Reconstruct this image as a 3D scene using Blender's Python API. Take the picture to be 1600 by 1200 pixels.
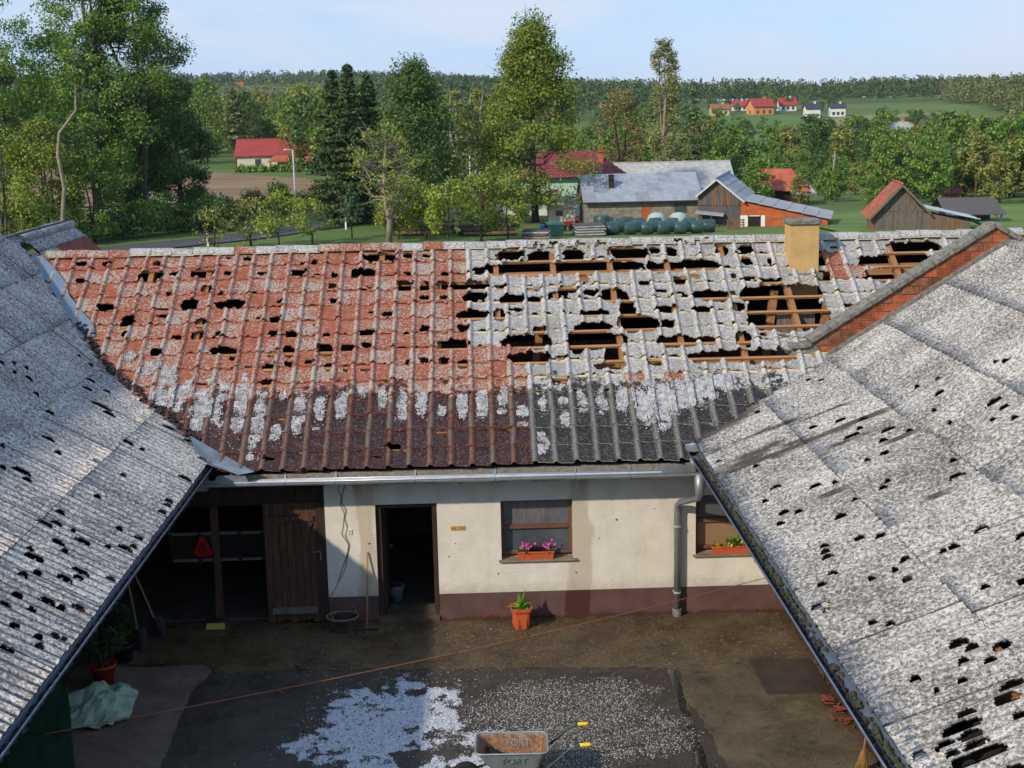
import bpy, math, random
import numpy as np
from mathutils import Vector, Matrix

random.seed(11)
RNG = np.random.default_rng(11)
for o in list(bpy.data.objects):
    bpy.data.objects.remove(o, do_unlink=True)
scene = bpy.context.scene
COL = scene.collection
rad = math.radians

# ------------------------------------------------------------------ camera
cam_data = bpy.data.cameras.new('camera')
cam_data.sensor_width = 36.0
cam_data.lens = 48.375
cam_data.clip_start = 0.1
cam_data.clip_end = 6000
cam = bpy.data.objects.new('camera', cam_data)
COL.objects.link(cam)
CAM_ROT = Matrix(((0.999403, 0.026022, -0.022710), (-0.027360, 0.195166, -0.980389), (-0.021079, 0.980425, 0.195761)))
cam.matrix_world = Matrix.Translation((0, 0, 8.6)) @ CAM_ROT.to_4x4()
scene.camera = cam

# ------------------------------------------------------------------ light
SUN_TRAVEL = Vector((1.05, 1.0, -0.90)).normalized()
sun_el = math.asin(-SUN_TRAVEL.z)
world = bpy.data.worlds.new('World')
scene.world = world
world.use_nodes = True
wn, wl = world.node_tree.nodes, world.node_tree.links
wn.clear()
w_out = wn.new('ShaderNodeOutputWorld')
w_bg = wn.new('ShaderNodeBackground')
w_bg.inputs['Strength'].default_value = 0.15
sky = wn.new('ShaderNodeTexSky')
sky.sky_type = 'NISHITA'
sky.sun_disc = False
sky.sun_elevation = sun_el
sky.sun_rotation = math.atan2(-SUN_TRAVEL.x, -SUN_TRAVEL.y)
sky.altitude = 300
sky.air_density = 1.0
sky.dust_density = 0.3
sky.ozone_density = 1.6
# thin high cloud, laid out by direction in the sky
w_tc = wn.new('ShaderNodeTexCoord')
w_map = wn.new('ShaderNodeMapping')
w_map.inputs['Scale'].default_value = (2.2, 2.2, 11.0)
w_n = wn.new('ShaderNodeTexNoise')
w_n.inputs['Scale'].default_value = 1.7
w_n.inputs['Detail'].default_value = 7
w_n.inputs['Roughness'].default_value = 0.58
w_n.inputs['Distortion'].default_value = 0.4
w_r = wn.new('ShaderNodeValToRGB')
w_r.color_ramp.elements[0].position = 0.40
w_r.color_ramp.elements[0].color = (0.0, 0.0, 0.0, 1)
w_r.color_ramp.elements[1].position = 0.66
w_r.color_ramp.elements[1].color = (0.85, 0.85, 0.85, 1)
w_mix = wn.new('ShaderNodeMix')
w_mix.data_type = 'RGBA'
w_mix.inputs['B'].default_value = (3.1, 3.4, 3.95, 1)
w_veil = wn.new('ShaderNodeMix')   # an even blue veil of high haze over the whole sky
w_veil.data_type = 'RGBA'
w_veil.inputs['Factor'].default_value = 0.78
w_veil.inputs['B'].default_value = (0.98, 1.88, 3.65, 1)
wl.new(w_tc.outputs['Generated'], w_map.inputs['Vector'])
wl.new(w_map.outputs['Vector'], w_n.inputs['Vector'])
wl.new(w_n.outputs['Fac'], w_r.inputs['Fac'])
wl.new(w_r.outputs['Color'], w_mix.inputs['Factor'])
wl.new(sky.outputs['Color'], w_veil.inputs['A'])
wl.new(w_veil.outputs['Result'], w_mix.inputs['A'])
wl.new(w_mix.outputs['Result'], w_bg.inputs['Color'])
wl.new(w_bg.outputs['Background'], w_out.inputs['Surface'])

sun_data = bpy.data.lights.new('sun', 'SUN')
sun_data.energy = 2.5
sun_data.angle = rad(1.4)
sun_data.color = (1.0, 0.88, 0.73)
sun = bpy.data.objects.new('sun', sun_data)
COL.objects.link(sun)
sun.rotation_mode = 'QUATERNION'
sun.rotation_quaternion = SUN_TRAVEL.to_track_quat('-Z', 'Y')
sun.location = (-30, -30, 40)

vs = scene.view_settings
vs.view_transform = 'Standard'
vs.look = 'None'
vs.exposure = 0.66
vs.gamma = 1.0
vs.use_curve_mapping = False
scene.cycles.max_bounces = 4
scene.cycles.diffuse_bounces = 2
scene.cycles.glossy_bounces = 2
scene.cycles.transmission_bounces = 2
scene.cycles.transparent_max_bounces = 4
scene.cycles.volume_bounces = 0
scene.cycles.use_adaptive_sampling = True
scene.cycles.adaptive_threshold = 0.02
scene.cycles.use_denoising = True
scene.cycles.caustics_reflective = False
scene.cycles.caustics_refractive = False

# ------------------------------------------------------------------ helpers
def tag(o, label=None, cat=None, group=None, kind=None):
    if label: o['label'] = label
    if cat: o['category'] = cat
    if group: o['group'] = group
    if kind: o['kind'] = kind
    return o

LOCAL = set()
def link(o, parent=None):
    """parts are modelled in world space unless their thing is a local one"""
    COL.objects.link(o)
    if parent is not None:
        o.parent = parent
        if parent in LOCAL:
            LOCAL.add(o)
        else:
            o.matrix_parent_inverse = parent.matrix_basis.inverted()
    return o

def empty(name, loc=(0, 0, 0), rz=0.0, local=False):
    o = bpy.data.objects.new(name, None)
    o.empty_display_size = 0.2
    o.matrix_basis = Matrix.Translation(loc) @ Matrix.Rotation(rz, 4, 'Z')
    if local:
        LOCAL.add(o)
    return link(o)

def mesh_np(name, verts, faces, mats, midx=None, smooth=False):
    """faces: (n,3) or (n,4) int array"""
    verts = np.asarray(verts, np.float32)
    faces = np.asarray(faces, np.int32)
    me = bpy.data.meshes.new(name)
    n, k = faces.shape
    me.vertices.add(len(verts))
    me.vertices.foreach_set('co', verts.ravel())
    me.loops.add(n * k)
    me.loops.foreach_set('vertex_index', faces.ravel())
    me.polygons.add(n)
    me.polygons.foreach_set('loop_start', np.arange(0, n * k, k, dtype=np.int32))
    for m in (mats if isinstance(mats, (list, tuple)) else [mats]):
        me.materials.append(m)
    if midx is not None:
        me.polygons.foreach_set('material_index', np.asarray(midx, np.int32))
    if smooth:
        me.polygons.foreach_set('use_smooth', np.ones(n, bool))
    me.update()
    me.validate()
    return me

class MB:
    def __init__(self):
        self.v, self.f = [], []
    def add(self, vs, fs):
        b = len(self.v)
        self.v += [tuple(p) for p in vs]
        self.f += [tuple(b + i for i in q) for q in fs]
        return self
    def box(self, x0, x1, y0, y1, z0, z1, M=None):
        p = [(x0, y0, z0), (x1, y0, z0), (x1, y1, z0), (x0, y1, z0), (x0, y0, z1), (x1, y0, z1), (x1, y1, z1), (x0, y1, z1)]
        if M is not None:
            p = [tuple(M @ Vector(q)) for q in p]
        return self.add(p, [(0, 3, 2, 1), (4, 5, 6, 7), (0, 1, 5, 4), (1, 2, 6, 5), (2, 3, 7, 6), (3, 0, 4, 7)])
    def bar(self, a, b, w, h, up=(0, 0, 1)):
        a, b, up = Vector(a), Vector(b), Vector(up)
        d = (b - a).normalized()
        s = d.cross(up).normalized() * (w / 2)
        u = s.cross(d).normalized() * (h / 2)
        p = [a - s - u, a + s - u, a + s + u, a - s + u, b - s - u, b + s - u, b + s + u, b - s + u]
        return self.add(p, [(0, 1, 2, 3), (7, 6, 5, 4), (0, 4, 5, 1), (1, 5, 6, 2), (2, 6, 7, 3), (3, 7, 4, 0)])
    def prism(self, poly, axis, a, b):
        """extrude a 2-D polygon along 'x','y' or 'z' between a and b"""
        def P(p, t):
            return {'x': (t, p[0], p[1]), 'y': (p[0], t, p[1]), 'z': (p[0], p[1], t)}[axis]
        n = len(poly)
        vs = [P(p, a) for p in poly] + [P(p, b) for p in poly]
        fs = [tuple(range(n))[::-1], tuple(range(n, 2 * n))]
        fs += [(i, (i + 1) % n, n + (i + 1) % n, n + i) for i in range(n)]
        return self.add(vs, fs)
    def tube(self, pts, r, seg=8, caps=True):
        pts = [Vector(p) for p in pts]
        n = len(pts)
        rr = r if isinstance(r, (list, tuple)) else [r] * n
        vs = []
        prev = None
        for i, p in enumerate(pts):
            d = (pts[min(i + 1, n - 1)] - pts[max(i - 1, 0)]).normalized()
            ref = prev if prev is not None else (Vector((0, 0, 1)) if abs(d.z) < .9 else Vector((1, 0, 0)))
            s = (ref - d * ref.dot(d)).normalized()
            prev = s
            t = d.cross(s)
            for k in range(seg):
                a = 2 * math.pi * k / seg
                vs.append(p + (s * math.cos(a) + t * math.sin(a)) * rr[i])
        fs = [(i * seg + k, i * seg + (k + 1) % seg, (i + 1) * seg + (k + 1) % seg, (i + 1) * seg + k) for i in range(n - 1) for k in range(seg)]
        if caps:
            fs += [tuple(range(seg))[::-1], tuple((n - 1) * seg + k for k in range(seg))]
        return self.add(vs, fs)
    def lathe(self, prof, c=(0, 0, 0), seg=20, a0=0.0, sq=None):
        """profile [(r,z)]; sq makes the section a rounded square"""
        vs = []
        for r, z in prof:
            for k in range(seg):
                a = a0 + 2 * math.pi * k / seg
                q = 1.0
                if sq:
                    q = 1.0 / (abs(math.cos(a)) ** sq + abs(math.sin(a)) ** sq) ** (1.0 / sq)
                vs.append((c[0] + r * q * math.cos(a), c[1] + r * q * math.sin(a), c[2] + z))
        n = len(prof)
        fs = [(i * seg + k, i * seg + (k + 1) % seg, (i + 1) * seg + (k + 1) % seg, (i + 1) * seg + k) for i in range(n - 1) for k in range(seg)]
        return self.add(vs, fs)
    def build(self, name, mat, parent=None, smooth=False):
        me = bpy.data.meshes.new(name)
        me.from_pydata(self.v, [], self.f)
        me.materials.append(mat)
        if smooth:
            me.polygons.foreach_set('use_smooth', np.ones(len(me.polygons), bool))
        me.update()
        return link(bpy.data.objects.new(name, me), parent)

def bevel(o, w=0.01, seg=1):
    m = o.modifiers.new('bevel', 'BEVEL')
    m.width = w
    m.segments = seg
    m.limit_method = 'ANGLE'
    return o

def vnoise(x, y, seed=0):
    """value noise on numpy arrays, 0..1"""
    x = np.asarray(x, float); y = np.asarray(y, float)
    xi, yi = np.floor(x).astype(np.int64), np.floor(y).astype(np.int64)
    fx, fy = x - xi, y - yi
    fx, fy = fx * fx * (3 - 2 * fx), fy * fy * (3 - 2 * fy)
    def h(a, b):
        n = (a * 374761393 + b * 668265263 + seed * 1442695041) & 0x7fffffff
        n = ((n ^ (n >> 13)) * 1274126177) & 0x7fffffff
        return ((n ^ (n >> 16)) & 0xffff) / 65535.0
    return (h(xi, yi) * (1 - fx) + h(xi + 1, yi) * fx) * (1 - fy) + (h(xi, yi + 1) * (1 - fx) + h(xi + 1, yi + 1) * fx) * fy

def fbm(x, y, seed=0, oct=3):
    s, a, t = 0, 1.0, 0
    for i in range(oct):
        s = s + a * vnoise(np.asarray(x) * 2 ** i, np.asarray(y) * 2 ** i, seed + i * 17)
        t += a
        a *= 0.5
    return s / t

# ------------------------------------------------------------------ materials
class NT:
    def __init__(self, name, rough=0.8, metal=0.0, spec=0.3):
        self.m = bpy.data.materials.new(name)
        self.m.use_nodes = True
        self.t = self.m.node_tree
        self.b = self.t.nodes['Principled BSDF']
        self.b.inputs['Roughness'].default_value = rough
        self.b.inputs['Metallic'].default_value = metal
        self.b.inputs['Specular IOR Level'].default_value = spec
        self._pos = None
    def n(self, typ, **kw):
        o = self.t.nodes.new(typ)
        for k, v in kw.items():
            setattr(o, k, v)
        return o
    def l(self, a, b):
        self.t.links.new(a, b)
    def pos(self):
        if self._pos is None:
            self._pos = self.n('ShaderNodeNewGeometry').outputs['Position']
        return self._pos
    def obj(self):
        return self.n('ShaderNodeTexCoord').outputs['Object']
    def noise(self, scale, detail=3, rough=0.55, vec=None, stretch=None, dist=0.0):
        o = self.n('ShaderNodeTexNoise')
        o.inputs['Scale'].default_value = scale
        o.inputs['Detail'].default_value = detail
        o.inputs['Roughness'].default_value = rough
        o.inputs['Distortion'].default_value = dist
        v = vec if vec is not None else self.pos()
        if stretch:
            mp = self.n('ShaderNodeMapping')
            mp.inputs['Scale'].default_value = stretch
            self.l(v, mp.inputs['Vector'])
            v = mp.outputs['Vector']
        self.l(v, o.inputs['Vector'])
        return o.outputs['Fac']
    def ramp(self, fac, stops, interp='LINEAR'):
        o = self.n('ShaderNodeValToRGB')
        r = o.color_ramp
        r.interpolation = interp
        while len(r.elements) < len(stops):
            r.elements.new(0.5)
        for e, (p, c) in zip(r.elements, stops):
            e.position = p
            e.color = (*c, 1) if len(c) == 3 else c
        self.l(fac, o.inputs['Fac'])
        return o.outputs['Color']
    def step(self, fac, a, b):
        o = self.n('ShaderNodeMapRange')
        o.interpolation_type = 'SMOOTHSTEP'
        o.inputs['From Min'].default_value = a
        o.inputs['From Max'].default_value = b
        self.l(fac, o.inputs['Value'])
        return o.outputs['Result']
    def math(self, op, a, b=0.0, c=0.0):
        o = self.n('ShaderNodeMath', operation=op)
        for i, q in enumerate((a, b, c)):
            if isinstance(q, (int, float)):
                o.inputs[i].default_value = q
            else:
                self.l(q, o.inputs[i])
        return o.outputs[0]
    def mix(self, fac, a, b, blend='MIX'):
        o = self.n('ShaderNodeMix', data_type='RGBA', blend_type=blend)
        for k, q in (('Factor', fac), ('A', a), ('B', b)):
            s = o.inputs[k]
            if isinstance(q, (int, float)):
                s.default_value = q
            elif isinstance(q, tuple):
                s.default_value = (*q, 1)
            else:
                self.l(q, s)
        return o.outputs['Result']
    def sep(self, v):
        o = self.n('ShaderNodeSeparateXYZ')
        self.l(v, o.inputs[0])
        return o.outputs
    def attr(self, name):
        return self.n('ShaderNodeAttribute', attribute_name=name).outputs['Fac']
    def color(self, c):
        if isinstance(c, tuple):
            self.b.inputs['Base Color'].default_value = (*c, 1)
        else:
            self.l(c, self.b.inputs['Base Color'])
        return self
    def rough(self, r):
        self.l(r, self.b.inputs['Roughness'])
        return self
    def bump(self, h, strength=0.4, dist=0.02):
        o = self.n('ShaderNodeBump')
        o.inputs['Strength'].default_value = strength
        o.inputs['Distance'].default_value = dist
        self.l(h, o.inputs['Height'])
        self.l(o.outputs['Normal'], self.b.inputs['Normal'])
        return self

MAT = {}
def simple(name, c, rough=0.8, metal=0.0, var=0.25, scale=8.0, spec=0.3, bump=0.0, coord='pos'):
    """plain procedural paint/wood/metal with mottling"""
    t = NT(name, rough, metal, spec)
    v = t.pos() if coord == 'pos' else t.obj()
    f = t.noise(scale, 5, 0.6, vec=v)
    d = tuple(x * (1 - var) for x in c)
    e = tuple(min(1, x * (1 + var)) for x in c)
    t.color(t.ramp(f, [(0.3, d), (0.7, e)]))
    if bump:
        t.bump(t.noise(scale * 4, 4, 0.6, vec=v), bump, 0.02)
    MAT[name] = t.m
    return t.m

def wood(name, c1, c2, stretch, rough=0.85):
    t = NT(name, rough)
    f = t.noise(1.0, 5, 0.65, stretch=stretch)
    t.color(t.ramp(f, [(0.3, c1), (0.7, c2)]))
    t.bump(f, 0.35, 0.01)
    MAT[name] = t.m
    return t.m

# clay/concrete roof tiles: hail-scoured lichen above, wet dirt in the pans lower down
def tile_mat(name, base, lichen, lichen_amt, black_amt, wet, cover, z_wet=3.86):
    t = NT(name, 0.85)
    n1 = t.noise(26, 4, 0.65)
    n2 = t.noise(9, 3, 0.6)
    n3 = t.noise(2.2, 3, 0.6)
    n4 = t.noise(44, 3, 0.7)
    oi = t.n('ShaderNodeObjectInfo').outputs['Random']
    amt = t.math('ADD', t.math('MULTIPLY', t.math('SUBTRACT', oi, 0.5), 0.13), t.math('MULTIPLY', t.math('SUBTRACT', n3, 0.5), 0.35))
    b2 = tuple(x * 0.68 for x in base)
    col = t.ramp(n2, [(0.3, b2), (0.7, base)])
    roll = t.attr('roll')
    lm = t.step(t.math('ADD', t.math('ADD', n1, amt), t.math('MULTIPLY', roll, 0.07)), 0.57 - lichen_amt, 0.66 - lichen_amt)
    lcol = t.ramp(n4, [(0.35, tuple(x * 0.62 for x in lichen)), (0.62, lichen)])
    col = t.mix(lm, col, lcol)
    bm = t.step(t.math('ADD', n4, t.math('MULTIPLY', amt, 0.5)), 0.66 - black_amt, 0.72 - black_amt)
    col = t.mix(t.math('MULTIPLY', bm, 0.85), col, (0.035, 0.032, 0.03))
    col = t.mix(t.math('MULTIPLY', t.attr('clean'), 0.9), col, cover)
    z = t.sep(t.pos())[2]
    zz = t.math('ADD', z, t.math('ADD', t.math('MULTIPLY', t.math('SUBTRACT', n2, 0.5), 0.75), t.math('MULTIPLY', t.math('SUBTRACT', n3, 0.5), 0.9)))
    wm = t.math('SUBTRACT', 1.0, t.step(zz, z_wet - 0.05, z_wet + 0.05))
    pan = t.math('SUBTRACT', 1.0, t.math('MULTIPLY', roll, t.math('ADD', 0.45, t.math('MULTIPLY', n1, 0.5))))
    col = t.mix(t.math('MULTIPLY', t.math('MULTIPLY', wm, roll), t.math('ADD', 0.35, t.math('MULTIPLY', n1, 0.6))), col, tuple(x * 0.26 for x in base))
    wm = t.math('MULTIPLY', wm, pan)
    nw = t.noise(12, 5, 0.72)
    wcol = t.ramp(nw, [(0.36, tuple(x * 0.35 for x in wet)), (0.55, wet), (0.72, tuple(min(1, x * 1.9) for x in wet))])
    moss = t.step(t.noise(6, 5, 0.7), 0.50, 0.60)
    wcol = t.mix(t.math('MULTIPLY', moss, 0.85), wcol, (0.016, 0.014, 0.010))
    wcol = t.mix(t.math('MULTIPLY', t.step(t.noise(40, 2, 0.7), 0.57, 0.66), 0.6), wcol, (0.30, 0.27, 0.23))
    col = t.mix(wm, col, wcol)
    t.color(col)
    t.rough(t.math('SUBTRACT', 0.9, t.math('MULTIPLY', wm, 0.42)))
    t.bump(t.math('ADD', n1, t.math('MULTIPLY', n4, 0.6)), 0.9, 0.02)
    MAT[name] = t.m
    return t.m

tile_mat('tile_red', (0.37, 0.112, 0.058), (0.50, 0.445, 0.365), 0.082, 0.045, (0.055, 0.016, 0.014), (0.40, 0.13, 0.075))
tile_mat('tile_pale', (0.36, 0.345, 0.31), (0.66, 0.64, 0.595), 0.09, 0.085, (0.034, 0.030, 0.028), (0.62, 0.54, 0.40), 3.88)
simple('tile_break_red', (0.42, 0.17, 0.10), 0.9, var=0.3, scale=20)
simple('tile_break_pale', (0.66, 0.58, 0.42), 0.9, var=0.15, scale=20)

def fibre_mat(name, lo, mid, hi, stain=False):
    t = NT(name, 0.9)
    n1 = t.noise(34, 2, 0.75, stretch=(0.7, 1.1, 0.7))
    n2 = t.noise(0.9, 5, 0.65)
    n3 = t.noise(42, 2, 0.7, stretch=(0.8, 1.1, 0.8))
    oi = t.n('ShaderNodeObjectInfo').outputs['Random']
    f = t.math('ADD', n1, t.math('ADD', t.math('MULTIPLY', t.math('SUBTRACT', n2, 0.5), 0.38), t.math('MULTIPLY', t.math('SUBTRACT', oi, 0.5), 0.05)))
    col = t.ramp(f, [(0.34, lo), (0.49, mid), (0.64, hi)])
    col = t.mix(t.math('MULTIPLY', t.step(n3, 0.57, 0.64), 0.8), col, (0.05, 0.047, 0.045))
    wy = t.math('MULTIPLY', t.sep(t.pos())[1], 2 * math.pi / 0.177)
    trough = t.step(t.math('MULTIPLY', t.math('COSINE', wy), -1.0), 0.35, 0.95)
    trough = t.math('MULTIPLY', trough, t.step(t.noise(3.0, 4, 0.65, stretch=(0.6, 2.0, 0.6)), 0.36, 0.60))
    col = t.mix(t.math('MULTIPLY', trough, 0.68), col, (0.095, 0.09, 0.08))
    runs = t.step(t.noise(1.0, 4, 0.6, stretch=(0.5, 5.0, 0.5)), 0.52, 0.68)
    col = t.mix(t.math('MULTIPLY', runs, 0.32), col, (0.15, 0.14, 0.12))
    warm = t.step(t.noise(21, 2, 0.6), 0.64, 0.72)
    col = t.mix(t.math('MULTIPLY', warm, 0.5), col, (0.42, 0.32, 0.19))
    if stain:
        # mud washed out of the valley along single wave troughs
        p = t.sep(t.pos())
        st = t.noise(1.0, 4, 0.65, stretch=(2.2, 9.0, 2.2))
        wob = t.math('MULTIPLY', t.math('SUBTRACT', st, 0.5), 0.30)
        tot = None
        for x0, x1, yc, w in ((3.6, 4.7, 22.5, .09), (3.6, 5.35, 21.28, .09), (3.6, 4.75, 20.40, .10), (3.6, 6.2, 19.93, .12), (5.0, 5.95, 19.2, .10), (5.6, 6.25, 18.55, .09), (4.4, 5.2, 23.5, .08), (5.0, 6.0, 21.0, .05), (4.4, 5.0, 17.5, .08), (5.35, 5.85, 16.1, .08), (3.7, 4.4, 20.15, .08), (4.5, 5.1, 20.2, .10)):
            d = t.math('ABSOLUTE', t.math('SUBTRACT', t.math('ADD', p[1], wob), yc))
            m = t.math('SUBTRACT', 1.0, t.step(d, w * 0.5, w * 1.25))
            m = t.math('MULTIPLY', m, t.math('MULTIPLY', t.step(p[0], x0 - .1, x0 + .15), t.math('SUBTRACT', 1.0, t.step(t.math('ADD', p[0], t.math('MULTIPLY', wob, 2.0)), x1 - .35, x1 + .1))))
            tot = m if tot is None else t.math('MAXIMUM', tot, m)
        # it lies thick right along the valley itself
        vy = t.math('SUBTRACT', p[1], t.math('MULTIPLY', t.math('SUBTRACT', p[0], 3.55), 0.60))
        vm = t.step(t.math('ADD', vy, t.math('MULTIPLY', wob, 3.0)), 21.80, 22.05)
        vm = t.math('MULTIPLY', vm, t.math('SUBTRACT', 1.0, t.step(t.math('ADD', p[0], wob), 4.5, 5.2)))
        col = t.mix(t.math('MAXIMUM', t.math('MULTIPLY', tot, 0.9), t.math('MULTIPLY', vm, 0.85)), col, (0.045, 0.035, 0.028))
    t.color(col)
    t.bump(n1, 0.6, 0.012)
    MAT[name] = t.m
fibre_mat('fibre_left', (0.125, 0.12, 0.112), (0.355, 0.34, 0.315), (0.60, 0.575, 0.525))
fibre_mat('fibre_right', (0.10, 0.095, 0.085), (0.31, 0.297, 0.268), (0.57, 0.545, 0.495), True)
simple('fibre_red', (0.24, 0.075, 0.05), 0.85, var=0.25, scale=6)

wood('wood_batten', (0.26, 0.115, 0.04), (0.46, 0.25, 0.10), (1.2, 26, 26))
wood('wood_rafter', (0.20, 0.09, 0.035), (0.40, 0.20, 0.08), (26, 2.5, 26))
wood('wood_dark', (0.018, 0.011, 0.008), (0.055, 0.033, 0.022), (30, 30, 2.0))
wood('wood_door', (0.035, 0.017, 0.010), (0.125, 0.062, 0.036), (34, 34, 2.2))
wood('wood_weathered', (0.07, 0.058, 0.048), (0.22, 0.185, 0.15), (22, 22, 1.5))
wood('wood_grey', (0.045, 0.042, 0.04), (0.15, 0.14, 0.13), (14, 14, 1.0))
wood('wood_warm', (0.11, 0.055, 0.028), (0.26, 0.15, 0.08), (18, 18, 1.2))
wood('wood_handle', (0.24, 0.13, 0.07), (0.40, 0.24, 0.14), (30, 30, 3))
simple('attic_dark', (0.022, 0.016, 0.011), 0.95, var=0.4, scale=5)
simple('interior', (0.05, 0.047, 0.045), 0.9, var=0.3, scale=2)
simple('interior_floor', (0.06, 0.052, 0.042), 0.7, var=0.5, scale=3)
simple('brick', (0.37, 0.105, 0.04), 0.9, var=0.35, scale=9, bump=0.5)
simple('brick_dark', (0.24, 0.10, 0.05), 0.9, var=0.4, scale=12, bump=0.5)
simple('brick_hole', (0.05, 0.018, 0.01), 0.95)
simple('mortar', (0.24, 0.215, 0.18), 0.95, var=0.35, scale=14, bump=0.6)
simple('coping', (0.20, 0.19, 0.16), 0.95, var=0.55, scale=13, bump=0.8)
simple('render_ochre', (0.52, 0.33, 0.13), 0.9, var=0.12, scale=4, bump=0.3)

# cream plaster over brickwork with damp stains
t = NT('plaster', 0.92)
p = t.sep(t.pos())
nz = t.noise(3.2, 5, 0.62)
nf = t.noise(60, 3, 0.6)
col = t.ramp(nz, [(0.3, (0.60, 0.555, 0.46)), (0.7, (0.70, 0.655, 0.56))])
col = t.mix(t.math('MULTIPLY', t.step(nf, 0.62, 0.75), 0.35), col, (0.30, 0.26, 0.19))
bt = t.n('ShaderNodeTexBrick')
cb = t.n('ShaderNodeCombineXYZ')
t.l(p[0], cb.inputs[0]); t.l(p[2], cb.inputs[1])
t.l(cb.outputs[0], bt.inputs['Vector'])
bt.inputs['Scale'].default_value = 1.0
bt.inputs['Brick Width'].default_value = 0.26
bt.inputs['Row Height'].default_value = 0.075
bt.inputs['Mortar Size'].default_value = 0.006
bt.inputs['Mortar Smooth'].default_value = 0.6
course = t.math('MULTIPLY', bt.outputs['Fac'], t.step(t.noise(5, 3), 0.4, 0.6))
col = t.mix(t.math('MULTIPLY', course, 0.06), col, (0.36, 0.31, 0.23))
# grey cement repair under the eave with a ragged lower edge
zr = t.math('ADD', p[2], t.math('MULTIPLY', t.math('SUBTRACT', t.noise(5.5, 4, 0.6, stretch=(1, 1, 0.2)), 0.5), 0.22))
col = t.mix(t.math('MULTIPLY', t.step(zr, 2.43, 2.47), 0.75), col, (0.27, 0.25, 0.215))
def stain(col, x0, w, c, amt, z0=None, z1=None):
    xx = t.math('ADD', p[0], t.math('MULTIPLY', t.math('SUBTRACT', t.noise(3.0, 3, 0.6, stretch=(1, 1, 0.5)), 0.5), w * 1.2))
    d = t.math('ABSOLUTE', t.math('SUBTRACT', xx, x0))
    m = t.math('SUBTRACT', 1.0, t.step(d, w * 0.35, w * 0.6))
    if z0 is not None:
        m = t.math('MULTIPLY', m, t.step(p[2], z0, z1))
    return t.mix(t.math('MULTIPLY', m, amt), col, c)
col = stain(col, -1.98, 0.34, (0.42, 0.33, 0.20), 0.6)
col = stain(col, -2.12, 0.16, (0.45, 0.24, 0.08), 0.75, 2.1, 2.5)
col = stain(col, 1.62, 0.38, (0.40, 0.34, 0.245), 0.62)
col = stain(col, 1.66, 0.13, (0.38, 0.22, 0.09), 0.6, 2.05, 2.55)
splash = t.math('SUBTRACT', 1.0, t.step(t.math('ADD', p[2], t.math('MULTIPLY', t.noise(7, 5, 0.75), 0.55)), 0.72, 0.98))
col = t.mix(t.math('MULTIPLY', splash, 0.4), col, (0.30, 0.25, 0.18))
col = t.mix(t.math('MULTIPLY', t.step(t.noise(1.4, 5, 0.7, stretch=(1.6, 1, 0.5)), 0.54, 0.70), 0.22), col, (0.40, 0.35, 0.26))
t.color(col)
t.bump(t.math('SUBTRACT', t.math('MULTIPLY', nf, 0.5), t.math('MULTIPLY', course, 0.35)), 0.5, 0.012)
MAT['plaster'] = t.m
t = NT('plinth', 0.85)
p = t.sep(t.pos())
nz = t.noise(3, 5, 0.6)
col = t.ramp(nz, [(0.3, (0.085, 0.044, 0.038)), (0.7, (0.125, 0.068, 0.06))])
wet = t.math('SUBTRACT', 1.0, t.step(t.math('ABSOLUTE', t.math('SUBTRACT', t.math('ADD', p[0], t.math('MULTIPLY', nz, 0.3)), 1.72)), 0.17, 0.22))
col = t.mix(wet, col, (0.062, 0.022, 0.018))
low = t.math('SUBTRACT', 1.0, t.step(t.math('ADD', p[2], t.math('MULTIPLY', t.noise(4, 5, 0.7), 0.22)), 0.13, 0.2))
col = t.mix(low, col, (0.075, 0.022, 0.018))
t.color(col); t.bump(t.noise(40, 4), 0.3, 0.01)
MAT['plinth'] = t.m

simple('zinc', (0.55, 0.58, 0.61), 0.38, 0.45, var=0.12, scale=5)
simple('zinc_dull', (0.25, 0.28, 0.29), 0.5, 0.6, var=0.2, scale=5)
simple('zinc_weathered', (0.17, 0.21, 0.26), 0.45, 0.55, var=0.2, scale=3)
simple('flashing_blue', (0.17, 0.24, 0.30), 0.5, 0.3, var=0.15, scale=6)
simple('debris', (0.035, 0.032, 0.03), 0.95, var=0.6, scale=18, bump=0.8)
simple('moss', (0.05, 0.055, 0.028), 0.95, var=0.5, scale=20, bump=0.8)
simple('frame_brown', (0.14, 0.065, 0.04), 0.6, var=0.2, scale=8)
simple('sill_wood', (0.22, 0.175, 0.12), 0.85, var=0.35, scale=8)
simple('crack', (0.30, 0.24, 0.165), 1.0, var=0.3, scale=9)
simple('crack_deep', (0.02, 0.016, 0.012), 1.0)
simple('crack_shadow', (0.15, 0.12, 0.08), 1.0)
simple('plate_yellow', (0.50, 0.30, 0.08), 0.6, var=0.1)
simple('plate_line', (0.16, 0.09, 0.03), 0.7)
simple('terracotta', (0.50, 0.10, 0.035), 0.55, var=0.15, scale=10)
simple('terracotta_dark', (0.20, 0.05, 0.028), 0.6, var=0.15, scale=10)
simple('pot_red', (0.32, 0.03, 0.018), 0.5, var=0.15, scale=6)
simple('soil', (0.03, 0.022, 0.016), 0.95, var=0.5, scale=30, bump=0.8)
simple('petal_pink', (0.62, 0.10, 0.42), 0.6, var=0.25, scale=30)
simple('petal_yellow', (0.70, 0.45, 0.03), 0.6, var=0.2, scale=30)
simple('leaf_dark_red', (0.06, 0.012, 0.02), 0.6, var=0.3, scale=30)
simple('bucket_zinc', (0.30, 0.32, 0.34), 0.5, 0.5, var=0.2, scale=6)
simple('wicker', (0.06, 0.045, 0.032), 0.9, var=0.5, scale=25)
simple('wicker_pale', (0.16, 0.13, 0.09), 0.9, var=0.4, scale=25)
simple('black_steel', (0.012, 0.012, 0.014), 0.55, var=0.4, scale=10)
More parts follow.
